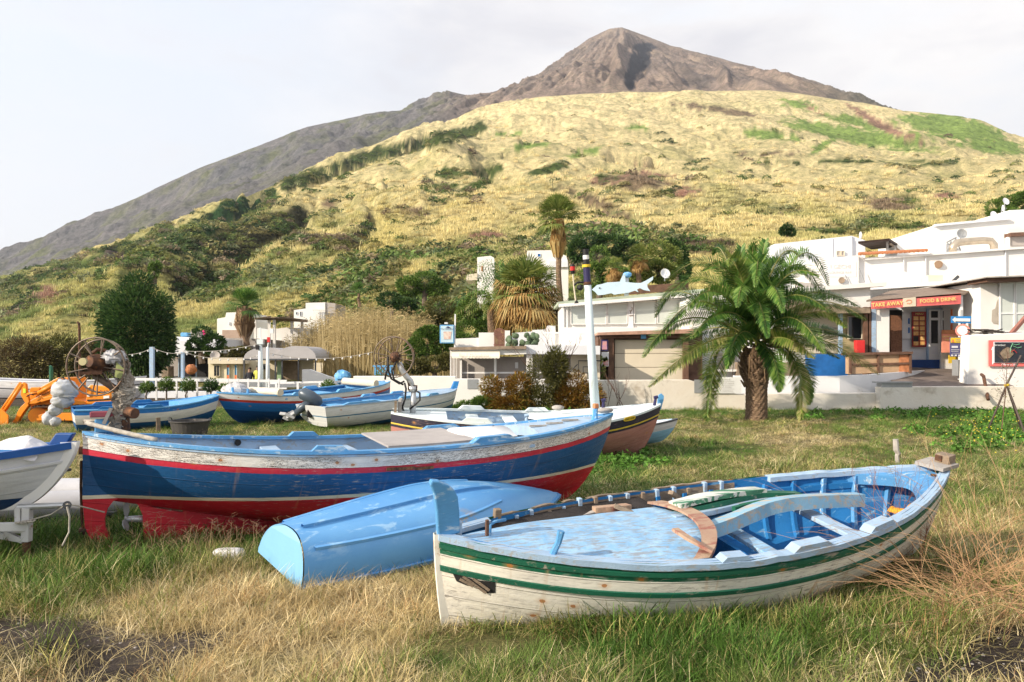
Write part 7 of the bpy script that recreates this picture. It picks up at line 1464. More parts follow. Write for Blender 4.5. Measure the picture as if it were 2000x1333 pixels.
# people at the pavilion
def person(label, px, py_head, D, h, clothes, skin, seated=False, lean=0.):
    hd = W(px, py_head, D); z0 = hd[2] - (.9 if seated else .93) * h * (0.62 if seated else 1.0)
    rp_ = thing('person', label, 'person', (hd[0], D, z0)); me = bpy.data.meshes.new('body')
    s_ = h / 1.75; J = {}; V = []; Ed = []; Rr = []
    def j(n, x, y, z, r, p=None):
        J[n] = len(V); V.append((x * s_, y * s_, z * s_)); Rr.append(r * s_)
        if p: Ed.append((J[p], J[n]))
    b = 0 if not seated else -.42
    j('pel', 0, 0, .95 + b, .15); j('abd', 0, .0, 1.15 + b, .13, 'pel'); j('ch', .0, -.01, 1.36 + b, .155, 'abd'); j('nk', 0, -.01, 1.50 + b, .055, 'ch'); j('hd0', 0, -.02, 1.60 + b, .085, 'nk'); j('hd1', 0, -.02, 1.70 + b, .09, 'hd0')
    for sg in (-1, 1):
        n = str(sg); j('sh' + n, sg * .18, 0, 1.43 + b, .06, 'ch'); j('el' + n, sg * .25, .03, 1.15 + b, .045, 'sh' + n); j('wr' + n, sg * .24, -.10, .93 + b, .032, 'el' + n); j('hn' + n, sg * .235, -.14, .87 + b, .035, 'wr' + n)
        if seated: j('hp' + n, sg * .1, -.02, .92 + b, .09, 'pel'); j('kn' + n, sg * .12, -.42, .92 + b, .06, 'hp' + n); j('an' + n, sg * .12, -.42, .5 + b, .045, 'kn' + n); j('ft' + n, sg * .12, -.55, .46 + b, .04, 'an' + n)
        else: j('hp' + n, sg * .1, 0, .88, .09, 'pel'); j('kn' + n, sg * .11, -.02, .49, .06, 'hp' + n); j('an' + n, sg * .11, .0, .09, .042, 'kn' + n); j('ft' + n, sg * .12, -.14, .04, .038, 'an' + n)
    me.from_pydata(V, Ed, []); o = bpy.data.objects.new('body', me); SC.collection.objects.link(o); o.parent = rp_
    md = o.modifiers.new('skin', 'SKIN')
    for i, r in enumerate(Rr): me.skin_vertices[0].data[i].radius = (r, r)
    me.skin_vertices[0].data[0].use_root = True
    o.modifiers.new('sub', 'SUBSURF').levels = 1; o.modifiers['sub'].render_levels = 1
    m, g = M_('person_skin_and_clothes'); co = obj_co(g); z = g.n('ShaderNodeSeparateXYZ', {0: co}).outputs['Z']
    c = g.mix(g.m('GREATER_THAN', z, (1.49 + b) * s_), clothes, skin); c = g.mix(g.m('LESS_THAN', z, (.95 + b) * s_), c, (.03, .035, .05)); c = g.mix(g.m('GREATER_THAN', z, (1.72 + b) * s_), c, (.06, .045, .035)); principled(g, c, .8); me.materials.append(m)
    mb = MB(); mb.lathe([(.088 * s_, -.02), (.1 * s_, .03), (.085 * s_, .09 * s_), (.03, .125 * s_), (0, .13 * s_)], (0, .012, (1.66 + b) * s_), 14); mb.build('hair', mat('dark_hair', (.05, .035, .025), .8), rp_, world=False, smooth=True)
    return rp_
person('man in dark jacket standing under the vaulted pavilion', 487.5, 723, 38.2, 1.5, (.02, .022, .035), (.45, .27, .2))
person('seated person in yellow top under the vaulted pavilion', 503, 727, 38.6, 1.5, (.7, .72, .15), (.4, .25, .18), True)
# stumps and odd timber on the grass at right
mb = MB(); c0 = Gd(1752, 905); mb.tube([c0 + np.array([.01, 0, -.02]), c0 + np.array([.0, 0, .12]), c0 + np.array([.02, 0, .16]), c0 + np.array([-.01, 0, .22]), c0 + np.array([-.02, 0, .40])], [.04, .035, .045, .05, .045], 8); mb.build('stump', X['wood_g'], label='short grey weathered wooden stump standing in grass behind the derelict boat', cat='stump')
rtp = thing('tree_stake', 'tripod of dark poles tied with yellow round a thin sapling at right', 'tree stake', Gd(1965, 850)); rtp['wloc'] = list(rtp.location)
tp = Gd(1945, 850); top = W(1966, 752, tp[1] + .1)
for a, (tx, ty) in zip(((1928, 845, 0.), (1995, 842, .5), (2004, 852, -.4)), ((1994, 695), (1958, 738), (1960, 742))):
    q = Gd(a[0], a[1]); e = W(tx, ty, top[1] + (.1 if tx > 1980 else 0)); mb = MB(); mb.tube([q, top, e] if tx > 1980 else [q, top], .022, 6); mb.build('pole', mat('dark_pole', (.12, .09, .08), .8, var=.3), rtp)
mb = MB(); mb.tube([top + np.array([-.04, 0, -.02]), top + np.array([.05, 0, .0])], .035, 8); mb.build('tie', X['yellow'], rtp)
# ================================================================= VEGETATION
def leaf_cloud(P, N, size, asp=.5, seed=0, up=0.):
    """P (n,3) leaf positions -> vertices and quads of small bent leaves"""
    r = np.random.default_rng(seed); n = len(P); s = size * r.uniform(.6, 1.3, n)[:, None]
    a = r.normal(size=(n, 3)); a[:, 2] += up; a /= np.linalg.norm(a, axis=1)[:, None]; b = np.cross(a, r.normal(size=(n, 3))); b /= np.linalg.norm(b, axis=1)[:, None]
    V = np.stack([P - a * s * .5, P + b * s * asp * .5, P + a * s * .5, P - b * s * asp * .5], 1).reshape(-1, 3)
    return V, np.arange(4 * n).reshape(n, 4)
def lobes_points(lobes, n, seed=0, shell=.75):
    r = np.random.default_rng(seed); vol = np.array([l[3] * l[4] * l[5] for l in lobes]) ** .7; vol /= vol.sum(); k = r.choice(len(lobes), n, p=vol); L = np.array(lobes)[k]
    d = r.normal(size=(n, 3)); d /= np.linalg.norm(d, axis=1)[:, None]; rad = r.uniform(shell ** 3, 1.08, n) ** (1 / 3.); bump = 1 + .22 * (fbm(d[:, 0] * 3 + k * 7, d[:, 1] * 3 + d[:, 2] * 3, 3, seed + 5) - .5) * 2
    return L[:, :3] + d * L[:, 3:6] * (rad * bump)[:, None]
LM = {}
LM['dark'] = leafmat('dark_green_leaves', [(.02, .05, .016), (.04, .09, .024), (.09, .15, .04)], .6)
LM['green'] = leafmat('green_leaves', [(.045, .09, .016), (.10, .18, .032), (.19, .27, .06)], .8)
LM['lime'] = leafmat('yellow_green_leaves', [(.09, .14, .025), (.17, .22, .05), (.28, .30, .08)], .8)
LM['olive'] = leafmat('olive_leaves', [(.06, .065, .02), (.12, .12, .035), (.20, .18, .06)], .8)
LM['brown'] = leafmat('brown_twiggy_leaves', [(.06, .045, .022), (.12, .085, .035), (.18, .14, .05)], .8)
LM['tamr'] = leafmat('rusty_tamarisk_sprays', [(.14, .075, .015), (.30, .15, .025), (.20, .19, .04)], 1.3, .2)
LM['palm'] = leafmat('date_palm_leaflets', [(.035, .10, .02), (.09, .19, .035), (.21, .31, .07)], .5, .25, .38)
LM['palmy'] = leafmat('yellowing_palm_leaflets', [(.09, .16, .03), (.20, .26, .05), (.38, .34, .14)], .7, .25, .45)
LM['dead'] = leafmat('dead_palm_leaves', [(.14, .085, .05), (.27, .17, .09), (.42, .30, .18)], 1.2, .2, .8)
LM['deador'] = leafmat('orange_dead_fans', [(.22, .12, .04), (.40, .24, .08), (.50, .38, .16)], 1.0, .25, .7)
LM['cane'] = leafmat('dry_cane_leaves', [(.22, .17, .07), (.42, .32, .15), (.56, .45, .24)], .5, .3, .7)
X['bark'] = mat('brown_bark', (.16, .12, .09), .9, 0, .3, 6, bump=1., bs=25, bd=.03)
X['palmbark'] = mat('palm_trunk_scales', (.24, .16, .10), .9, 0, .4, 9, (.12, .075, .05), (.40, .28, .18), 9, (.55, .66), (1, 1, 3.5), 1., 26, .04)
def tree(name, label, cat, base, lobes, n, size, mt, trunk_r=.15, limbs=5, group=None, seed=0, asp=.5, shell=.7, lobe_px=None, trunk_m='bark', cname='crown'):
    base = np.array(base, float); rt = thing(name, label, cat, base, (0, 0, 0), group); rt['wloc'] = list(base); r = random.Random(seed)
    P = lobes_points(lobes, n, seed, shell); V, Fq = leaf_cloud(P, n, size, asp, seed)
    o = npmesh(cname, V - base, Fq, mt); o.parent = rt
    if trunk_r:
        L = np.array(lobes); c = L[:, :3].mean(0); mb = MB(); top = base * .35 + c * .65
        mb.tube([base - [0, 0, .3], base * .6 + top * .4 + [r.uniform(-.1, .1), 0, 0], top], [trunk_r * 1.25, trunk_r, trunk_r * .6], 9)
        for k in range(min(limbs, len(lobes))):
            q = L[k, :3]; st_ = base + (top - base) * r.uniform(.45, .95); mb.tube([st_, (st_ + q) / 2 + [0, 0, .08 * np.linalg.norm(q - st_)], q], [trunk_r * .55, trunk_r * .35, trunk_r * .12], 6)
        mb.build('trunk', X[trunk_m], rt)
    return rt
def plobes(specs, D, depth=.8):
    """specs (px, py, rx_px, ry_px, dD) -> world lobes"""
    out = []
    for px, py, rx, ry, dd in specs: c = W(px, py, D + dd); k = (D + dd) / F; out.append((*c, rx * k, max(rx, ry) * k * depth, ry * k))
    return out
# ---- palms -------------------------------------------------------
def frond_geo(path, n, ll, wd, seed=0, vee=.35, droop=.25, fwd=.55, t0=.12, basew=1.):
    """feather frond: rachis path -> leaflet quads (+ rachis tube verts)"""
    r = np.random.default_rng(seed); path = np.array(path, float); m = len(path); V = []; Fq = []
    seg_ = np.linalg.norm(np.diff(path, axis=0), axis=1); cum = np.concatenate([[0], np.cumsum(seg_)]) / seg_.sum()
    for i in range(n):
        t = t0 + (1 - t0) * (i + .5) / n; p = np.array([np.interp(t, cum, path[:, k]) for k in range(3)]); q = np.array([np.interp(min(t + .03, 1), cum, path[:, k]) for k in range(3)]); p0 = np.array([np.interp(max(t - .03, 0), cum, path[:, k]) for k in range(3)])
        tg = q - p0; tg /= np.linalg.norm(tg); sd = np.cross(tg, [0, 0, 1.]);
        if np.linalg.norm(sd) < .15: sd = np.array([1., .3, 0]) * .5
        sd /= np.linalg.norm(sd); u = np.cross(sd, tg); prof = (sin(pi * min(1, (t - t0) / (1 - t0) * .86 + .12)) ** .7) * (1.05 - .35 * t)
        for sg in (-1, 1):
            L = ll * prof * r.uniform(.85, 1.1); ph = (.8 if i % 2 else -.6) + r.uniform(-.14, .14); d = sd * sg * cos(ph) + u * sin(ph) + tg * (fwd + .5 * t); d /= np.linalg.norm(d); d2 = d + np.array([0, 0, -droop * r.uniform(.5, 1.5)]); d2 /= np.linalg.norm(d2)
            wv = np.cross(d, u); wv /= np.linalg.norm(wv) + 1e-9; w_ = wd * (1 if r.uniform() > .1 else .5); b = len(V)
            V += [p - wv * w_ * .3, p + wv * w_ * .3, p + d * L * .5 + wv * w_ * .5, p + d * L * .5 - wv * w_ * .5, p + d * L * .5 + d2 * L * .5]
            Fq += [(b, b + 1, b + 2, b + 3), (b + 3, b + 2, b + 4, b + 4)]
    return V, Fq
def bez(a, b, c, n=14):
    a, b, c = map(np.array, (a, b, c)); mid = 2 * b - (a + c) / 2
    return [(1 - t) ** 2 * a + 2 * t * (1 - t) * mid + t * t * c for t in np.linspace(0, 1, n)]
Dp = 21.2; pb = Gd(1476, 824); pb[1] = Dp; pb[0] = W(1476, 824, Dp)[0]
rp1 = thing('date_palm', 'large date palm with thick scaly trunk and long arching fronds in front of the buildings', 'palm tree', pb); rp1['wloc'] = list(pb)
mb = MB(); P = []; nr = 44
for i in range(nr):
    t = i / (nr - 1); py = 826 - t * 146; cx = 1477 - 3 * t + 2 * sin(t * 3); rpx = np.interp(t, [0, .1, .45, .62, .8, .92, 1], [23, 20.5, 20, 23, 27.5, 26, 15]); c = W(cx, py, Dp); k = Dp / F; r_ = []
    for j in range(29):
        a = 2 * pi * j / 28; sc = 1 + (.09 if t > .5 else .04) * (1 if (j + (i // 2)) % 2 == 0 else -1) * (1 if i % 2 else .3) + .05 * (fbm(j * .7, i * .5, 2, 3) - .5); r_.append(c + np.array([cos(a), sin(a), 0]) * rpx * k * sc)
    P.append(r_)
mb.grid(np.array(P)); rrr = random.Random(4)
for k in range(150):   # cut frond bases
    t = rrr.uniform(.5, 1.0); a = rrr.uniform(pi, 2 * pi) if k % 3 else rrr.uniform(0, pi); py = 826 - t * 146; rpx = np.interp(t, [0, .1, .45, .62, .8, .92, 1], [23, 20.5, 20, 23, 27.5, 26, 15]) * Dp / F
    c = W(1474, py, Dp); d = np.array([cos(a), sin(a), 0]); q = c + d * rpx * .95; e = q + d * (.08 + .06 * t) + np.array([0, 0, .13]); sd = np.array([-sin(a), cos(a), 0]) * .055
    mb.add([q - sd, q + sd, e + sd * .5, e - sd * .5, q - sd * .5 + [0, 0, -.08], q + sd * .5 + [0, 0, -.08]], [(0, 1, 2, 3), (0, 3, 4), (1, 5, 2), (4, 3, 2, 5)])
mb.build('trunk', X['palmbark'], rp1)
cs = W(1475, 672, Dp)
FR = [  # (mid px, mid py, mid dD, tip px, tip py, tip dD, yellowness)
 (1345, 622, -.6, 1256, 698, -1.2, 1), (1375, 672, -.8, 1268, 756, -1.6, 1), (1385, 545, .3, 1288, 590, .6, 0), (1375, 590, -.5, 1294, 650, -1.0, 0), (1400, 520, .9, 1300, 548, 1.8, 0), (1340, 572, .9, 1280, 620, 1.5, 0),
 (1418, 505, .5, 1392, 498, .9, 0), (1440, 520, -.8, 1425, 520, -1.8, 1), (1448, 510, .5, 1452, 494, 1.2, 0), (1490, 500, .6, 1500, 482, 1.2, 0), (1480, 520, -.8, 1475, 560, -2.2, 1), (1500, 530, 1., 1540, 520, 2., 0),
 (1545, 520, .2, 1612, 590, .4, 1), (1530, 545, -.7, 1600, 540, -1.6, 0), (1560, 500, 1.0, 1618, 558, 1.5, 1), (1585, 590, -.3, 1692, 625, -.6, 0), (1590, 610, -.8, 1652, 640, -1.7, 2), (1590, 660, -.6, 1716, 732, -1.2, 1), (1560, 640, .8, 1665, 660, 1.5, 0), (1570, 575, .9, 1680, 600, 1.8, 0),
 (1408, 705, -.5, 1380, 826, -.8, 3), (1392, 690, .6, 1400, 800, .8, 3), (1550, 700, -.5, 1562, 822, -.8, 3), (1562, 705, .4, 1580, 790, .7, 0), (1510, 700, -1.2, 1522, 765, -1.5, 0), (1446, 650, -1.3, 1420, 720, -1.9, 0), (1425, 660, 1., 1350, 700, 1.8, 0), (1530, 660, -1.2, 1590, 700, -2.3, 1), (1540, 620, -1.4, 1610, 690, -2.6, 0), (1420, 610, -1.4, 1350, 660, -2.6, 0),
 (1455, 560, -1.4, 1440, 600, -2.8, 0), (1500, 560, -1.5, 1530, 610, -2.9, 0), (1480, 590, -1.7, 1500, 660, -2.9, 1), (1440, 560, 1.3, 1400, 560, 2.5, 0), (1520, 560, 1.4, 1570, 560, 2.6, 0), (1480, 530, 1.5, 1485, 540, 2.8, 0), (1400, 640, 1.2, 1310, 680, 2., 0), (1555, 660, 1.2, 1640, 700, 2., 0), (1468, 600, 1.7, 1450, 640, 3., 0), (1410, 575, -1.2, 1345, 600, -2.2, 0), (1535, 580, -1.2, 1620, 610, -2.2, 0), (1430, 540, -.4, 1370, 530, -.8, 0), (1515, 515, -.3, 1560, 500, -.6, 0), (1470, 505, -.2, 1478, 490, -.4, 0)]
for k, (mx, my, md, tx, ty, td, ye) in enumerate(FR):
    a0 = rrr.uniform(0, 6.28); st_ = cs + np.array([.12 * cos(a0) + (tx - 1475) * .0006, .12 * sin(a0), rrr.uniform(-.1, .25)])
    pth = bez(st_, W(mx, my, Dp + md), W(tx, ty, Dp + td)); V, Fq = frond_geo(pth, 124 if ye != 3 else 100, .56, .042, k, vee=.3, droop=.10, fwd=.6)
    mb = MB(); mb.cur = 0; mb.add(V, [f if f[2] != f[3] else f[:3] for f in Fq]); mb.cur = 1; mb.tube(pth, list(np.linspace(.035, .006, len(pth))), 5)
    mb.build('frond', [LM['palmy'] if ye in (2, 3) or (ye == 1 and k % 2) else LM['palm'], LM['palmy']], rp1)
mb = MB()
for k in range(26):   # hanging dead bits and fibre under the crown
    a = rrr.uniform(pi * .9, 2.1 * pi); q = cs + np.array([cos(a) * .34, sin(a) * .34, rrr.uniform(-.25, .1)]); e = q + np.array([cos(a) * .3, sin(a) * .3, -.1]); f_ = e + np.array([cos(a) * .1, sin(a) * .1, -rrr.uniform(.3, .8)]); mb.tube([q, e, f_], [.02, .015, .006], 4)
mb.build('dead_stalks', LM['dead'], rp1)
def fan_palm(name, label, base, top, R_, nlive, ndead, mts, skirt=None, trunk_r=.16, seed=0, group=None, skirt_r=.5, dr=(-1.15, .05)):
    base = np.array(base, float); top = np.array(top, float); rt = thing(name, label, 'palm tree', base, (0, 0, 0), group); rt['wloc'] = list(base); r = random.Random(seed)
    mb = MB(); n = 12; mb.tube([base + (top - base) * t + np.array([.04 * sin(t * 9), 0, 0]) * R_ for t in np.linspace(0, 1, n)], [trunk_r * (1.25 - .35 * t + .05 * (i % 2)) for i, t in enumerate(np.linspace(0, 1, n))], 10); mb.build('trunk', X['palmbark'], rt)
    def fan(mb, el, az, L, pet, sag):
        d = np.array([cos(az) * cos(el), sin(az) * cos(el), sin(el)]); p0 = top + d * .05; p1 = top + d * pet + np.array([0, 0, -sag * pet * .4]); dd = d + np.array([0, 0, -sag * .5]); dd /= np.linalg.norm(dd)
        mb.tube([p0, p1], [.02 * R_, .012 * R_], 4, cap=False); sd = np.cross(dd, [0, 0, 1.]); sd /= (np.linalg.norm(sd) + 1e-6); up_ = np.cross(sd, dd)
        for k in range(17):
            a = -1.25 + 2.5 * k / 16; e = dd * cos(a) + sd * sin(a) + up_ * .12 * cos(a * 2); e /= np.linalg.norm(e); wv = -dd * sin(a) + sd * cos(a); w_ = L * .042
            m_ = p1 + e * L * .7; t_ = p1 + e * L * 1.05 + np.array([0, 0, -L * (.10 + .34 * sag) * r.uniform(.3, 1.6)])
            mb.add([p1, m_ + wv * w_, t_, m_ - wv * w_], [(0, 1, 2, 3)])
    mb = MB()
    for k in range(nlive): el = r.uniform(-.25, 1.45); fan(mb, el, r.uniform(0, 6.28), R_ * r.uniform(.45, .6), R_ * r.uniform(.35, .55), max(0, .5 - el * .5))
    mb.build('live_crown', mts[0], rt)
    if ndead:
        mb = MB()
        for k in range(ndead): el = r.uniform(*dr); fan(mb, el, r.uniform(0, 6.28), R_ * r.uniform(.45, .6), R_ * r.uniform(.35, .6), .9)
        mb.build('dead_fans', mts[1], rt)
    if skirt:
        mb = MB()
        for k in range(260):
            a = r.uniform(0, 6.28); t = r.uniform(0, .65); q = top + np.array([cos(a) * skirt_r * R_ * (.35 + .3 * t), sin(a) * skirt_r * R_ * (.35 + .3 * t), -t * skirt]); l = skirt * r.uniform(.3, .42); o_ = np.array([cos(a), sin(a), 0]) * R_ * .10 * r.uniform(-.6, 1.); sd = np.array([-sin(a), cos(a), 0]) * R_ * .05
            e = q + o_ + np.array([0, 0, -l]); e[:2] = top[:2] + (e[:2] - top[:2]) * (1 - .55 * min(1, (t + l / skirt))) if True else 0
            mb.add([q - sd, q + sd, e + sd * .5, e - sd * .3], [(0, 1, 2, 3)])
        mb.build('dead_skirt', mts[1], rt)
    return rt
fan_palm('fan_palm', 'very tall slim fan palm with brown skirt rising above the white houses', W(1096, 660, 50), W(1090, 428, 50), 1.75, 44, 0, (LM['lime'], LM['deador']), 2.7, .17, 2, skirt_r=.62)
fan_palm('fan_palm', 'broad fan palm with green top and orange dead fans above the bar terrace', W(1030, 640, 35.5), W(1029, 570, 35.5), 1.9, 46, 58, (LM['lime'], LM['deador']), None, .30, 5, dr=(-.9, .8))
fan_palm('fan_palm', 'fan palm with dark green crown and long grey skirt near the left pergola', W(482, 700, 47), W(478, 598, 47), 1.35, 30, 0, (LM['palm'], LM['dead']), 1.95, .16, 8, skirt_r=.95)
fan_palm('fan_palm', 'small green palm above the middle of the cane thicket', W(702, 600, 68), W(700, 573, 68), 1.1, 22, 0, (LM['palm'], LM['dead']), None, .12, 9)
fan_palm('fan_palm', 'pale green fan palm with tan skirt left of the round trees', W(1202, 575, 48), W(1200, 525, 48), .85, 18, 8, (LM['lime'], LM['deador']), .9, .15, 12, skirt_r=.9)
fan_palm('fan_palm', 'yellow green fan palm with orange skirt among the round trees', W(1247, 560, 52), W(1247, 500, 52), 1.0, 20, 10, (LM['lime'], LM['deador']), 1.2, .15, 13, skirt_r=.9)
def feather_palm(label, base, top, R_, n, mt, seed, group=None, trunk_r=.2):
    base = np.array(base, float); top = np.array(top, float); rt = thing('feather_palm', label, 'palm tree', base, (0, 0, 0), group); rt['wloc'] = list(base); r = random.Random(seed)
    mb = MB(); mb.tube([base, top], [trunk_r * 1.2, trunk_r], 9); mb.build('trunk', X['palmbark'], rt); mb = MB()
    for k in range(n):
        az = k * 2.4 + r.uniform(-.3, .3); el = r.uniform(-.1, 1.35); d = np.array([cos(az), sin(az), 0]); mid = top + d * R_ * .5 * cos(el * .8) + np.array([0, 0, R_ * .55 * sin(el)]); tip = top + d * R_ * (.75 + .25 * cos(el)) + np.array([0, 0, R_ * (.55 * sin(el) - .35)])
        V, Fq = frond_geo(bez(top, mid, tip, 9), 26, R_ * .17, R_ * .016, k, droop=.5); mb.add(V, [f if f[2] != f[3] else f[:3] for f in Fq])
    mb.build('crown', mt, rt)
feather_palm('green feather palm arching behind the broad orange fan palm', W(985, 640, 40), W(980, 560, 40), 2.5, 26, LM['palm'], 3)
feather_palm('low date palm with drooping dry fronds left of the orange fan palm', W(962, 650, 37), W(958, 605, 37), 1.9, 22, LM['palmy'], 4)
feather_palm('small feather palm with orange tinge above the hanging sign', W(905, 640, 44), W(903, 605, 44), 1.3, 18, LM['palm'], 6)
feather_palm('short feather palm right of the tall slim palm', W(1120, 640, 40), W(1118, 600, 40), 1.2, 16, LM['dark'], 7)
# ---- trees -----------------------------------------------------------
tree('leafy_tree', 'big dark green tree with drooping foliage standing behind the net wheel on the left', 'tree', W(262, 745, 33), plobes([(268, 590, 52, 48, 0), (240, 640, 40, 50, -.5), (300, 645, 42, 48, .3), (265, 665, 55, 50, -.8), (222, 610, 26, 40, .4), (318, 600, 24, 30, -.3), (270, 555, 34, 26, .2), (290, 700, 40, 28, .5), (235, 700, 36, 25, -.3), (325, 680, 18, 36, 0), (265, 650, 70, 95, 0), (210, 690, 22, 36, 0), (270, 715, 50, 24, .5)], 33), 30000, .17, LM['dark'], .22, 8, seed=3, shell=.3, asp=.35)
tree('umbrella_pine', 'round bright green pine behind the highest white roof at the right edge', 'tree', W(1985, 460, 72), plobes([(1945, 405, 20, 16, 0), (1970, 395, 26, 14, 0), (2000, 400, 30, 18, 0), (1960, 418, 30, 12, -1), (2030, 410, 30, 18, 1), (2000, 385, 20, 10, 0)], 72), 9000, .28, LM['green'], .3, 5, seed=5, asp=.4)
tree('round_bush', 'lone dark round bush on the golden slope above the palm', 'bush', W(1538, 474, 94), plobes([(1537, 448, 13, 11, 0), (1530, 452, 9, 9, 0), (1545, 454, 9, 9, 0)], 94), 1500, .3, LM['dark'], .15, 3, seed=6)
for i, (specs, D, mt, lb, n) in enumerate([
    ([(1290, 490, 28, 22, 0), (1270, 505, 24, 24, 0), (1312, 505, 22, 24, 0), (1285, 530, 38, 24, -1), (1250, 530, 22, 26, 0)], 55, 'lime', 'rounded light green tree right of the yellow green fan palm', 6500),
    ([(1325, 500, 20, 28, 0), (1335, 525, 14, 25, 0), (1310, 480, 16, 14, 0)], 58, 'dark', 'dark tree shading the right side of the rounded light green tree', 3500),
    ([(1170, 500, 22, 22, 0), (1185, 530, 24, 25, 0), (1160, 540, 24, 28, 0), (1210, 545, 28, 24, -1)], 60, 'green', 'mid green tree behind the banded pole top', 5000),
    ([(1150, 470, 34, 18, 0), (1190, 478, 36, 20, 0), (1225, 490, 26, 22, 0), (1130, 490, 20, 24, 0)], 76, 'dark', 'dark thicket tree on the bank above the white houses', 6000),
    ([(935, 590, 26, 24, 0), (960, 620, 24, 26, 0), (915, 610, 24, 24, 0)], 42, 'green', 'green bushy tree left of the dry date palm', 4500),
    ([(830, 550, 30, 20, 0), (800, 560, 26, 20, 0), (855, 565, 22, 18, 0)], 66, 'green', 'rounded green tree on the slope above the cane', 4000),
    ([(760, 585, 24, 16, 0), (790, 600, 24, 18, 0)], 62, 'dark', 'dark small tree at the upper edge of the cane thicket', 2600),
    ([(860, 600, 30, 22, 0), (885, 625, 26, 24, 0), (840, 630, 28, 20, 0)], 50, 'olive', 'greyish green tree above the hanging sign', 4200),
    ([(835, 668, 34, 26, 0), (812, 680, 22, 22, 0), (860, 672, 22, 24, 0), (838, 648, 22, 12, 0)], 33, 'green', 'bright green dense shrub left of the hanging sign', 5200),
    ([(920, 650, 36, 26, 0), (900, 670, 30, 20, 0), (950, 640, 24, 22, 0), (985, 650, 18, 14, 0)], 38, 'green', 'leafy bush filling the garden behind the bar roof', 4500),
    ([(850, 712, 34, 16, 0), (815, 715, 26, 16, 0), (870, 705, 14, 16, 0)], 30, 'olive', 'low bamboo like hedge beneath the hanging sign', 3200),
    ([(395, 655, 22, 20, 0), (415, 672, 24, 20, 0), (380, 675, 16, 14, 0)], 41, 'dark', 'dark bush between the canopy and the fan palm', 3000),
    ([(440, 690, 30, 12, 0), (400, 690, 24, 12, 0), (470, 688, 22, 10, 0)], 43, 'olive', 'scrubby bush behind the cream kiosk', 3000),
    ([(300, 530, 10, 18, 0), (306, 520, 8, 10, 0)], 90, 'green', 'slim cypress like tree above the dark tree', 900)]):
    b = W(specs[0][0], max(s_[1] + s_[3] for s_ in specs) + 8, D); tree('leafy_tree' if 'tree' in lb else 'leafy_bush', lb, 'tree' if 'tree' in lb else 'bush', b, plobes(specs, D), n, .0042 * D, LM[mt], .0035 * D, 3, seed=20 + i, group='trees and bushes round the village')
for i, (a, b_, rx, ry, lb) in enumerate([(40, 700, 70, 45, 'brownish tamarisk bush furthest left behind the loader bucket'), (115, 695, 60, 48, 'brownish tamarisk bush behind the loader arms'), (185, 700, 40, 38, 'brownish tamarisk bush between loader and dark tree'), (-60, 700, 70, 50, 'brownish tamarisk bush cut by the left edge of the picture')]):
    tree('tamarisk_bush', lb, 'bush', W(a, 752, 36 + i), plobes([(a, b_, rx, ry, 0), (a - rx * .5, b_ + 12, rx * .6, ry * .8, -.6), (a + rx * .5, b_ + 10, rx * .6, ry * .8, .4), (a + 5, b_ - ry * .4, rx * .5, ry * .5, 0)], 36 + i), 8000, .17, LM['brown'] if i != 1 else LM['olive'], .08, 4, seed=40 + i, asp=.22, shell=.3, group='brownish bushes on the left')
for i, (specs, mt, n, lb) in enumerate([
    ([(985, 770, 40, 30, 0), (960, 755, 24, 24, 0), (1015, 760, 30, 34, 0), (1000, 790, 50, 18, 0)], 'tamr', 5200, 'rusty orange tamarisk shrub in front of the bar'),
    ([(1060, 740, 34, 50, 0), (1050, 780, 40, 26, 0), (1085, 720, 26, 44, 0)], 'olive', 4600, 'olive wispy tamarisk in front of the grey shutters'),
    ([(1120, 760, 34, 36, 0), (1150, 775, 32, 30, 0), (1105, 780, 30, 26, 0)], 'tamr', 4200, 'orange brown tamarisk shrub left of the white pole foot'),
    ([(915, 795, 28, 14, 0), (945, 790, 24, 18, 0), (890, 802, 20, 10, 0)], 'green', 2600, 'low dark green shrub at the left foot of the tamarisks')]):
    tree('tamarisk_shrub' if mt != 'green' else 'low_shrub', lb, 'shrub', W(specs[0][0], 812, 24.2), plobes(specs, 24.2, .6), int(n * 1.9), .13, LM[mt], .03, 5, seed=60 + i, asp=.22, shell=.25, group='tamarisks by the low white wall')
# wispy bare branches
rtw = thing('bare_sapling', 'thin bare branched sapling rising over the bar roof corner', 'sapling', W(1075, 800, 24.4)); rtw['wloc'] = list(rtw.location); mb = MB(); r = random.Random(8)
def twig(mb, p, d, L, r0, dep, rnd, spread=.5, droop=0.):
    p = np.array(p, float); pts = [p]; dd = np.array(d, float)
    for k in range(4):
        dd = dd + np.array([rnd.uniform(-.16, .16), rnd.uniform(-.16, .16), rnd.uniform(-.1, .12) - droop]); dd /= np.linalg.norm(dd); p = p + dd * L / 4; pts.append(p)
    mb.tube(pts, list(np.linspace(r0, r0 * .45, 5)), 4, cap=False)
    if dep > 0:
        for k in range(rnd.choice((2, 3, 3))):
            i = rnd.randint(1, 4); nd = dd + np.array([rnd.uniform(-1, 1), rnd.uniform(-1, 1), rnd.uniform(-.2, .6)]) * spread; nd /= np.linalg.norm(nd); twig(mb, pts[i], nd, L * rnd.uniform(.5, .75), r0 * .55, dep - 1, rnd, spread, droop)
for px, tx in ((1072, .1), (1080, .35), (1068, -.25)): twig(mb, W(px, 805, 24.4), (tx, 0, 1), 1.5, .025, 4, r, .55)
mb.build('branches', X['wood'], rtw)
rtw = thing('dry_twigs', 'dead twigs leaning against the cream wall beside the white pole', 'twigs', W(1200, 805, 24.6)); rtw['wloc'] = list(rtw.location); mb = MB()
for px, tx in ((1185, .3), (1195, .5), (1215, -.4), (1205, .2), (1225, -.6)): twig(mb, W(px, 806, 24.6), (tx, 0, 1), .9, .014, 2, r, .4)
mb.build('branches', X['wood'], rtw)
mb = MB(); r = random.Random(9)
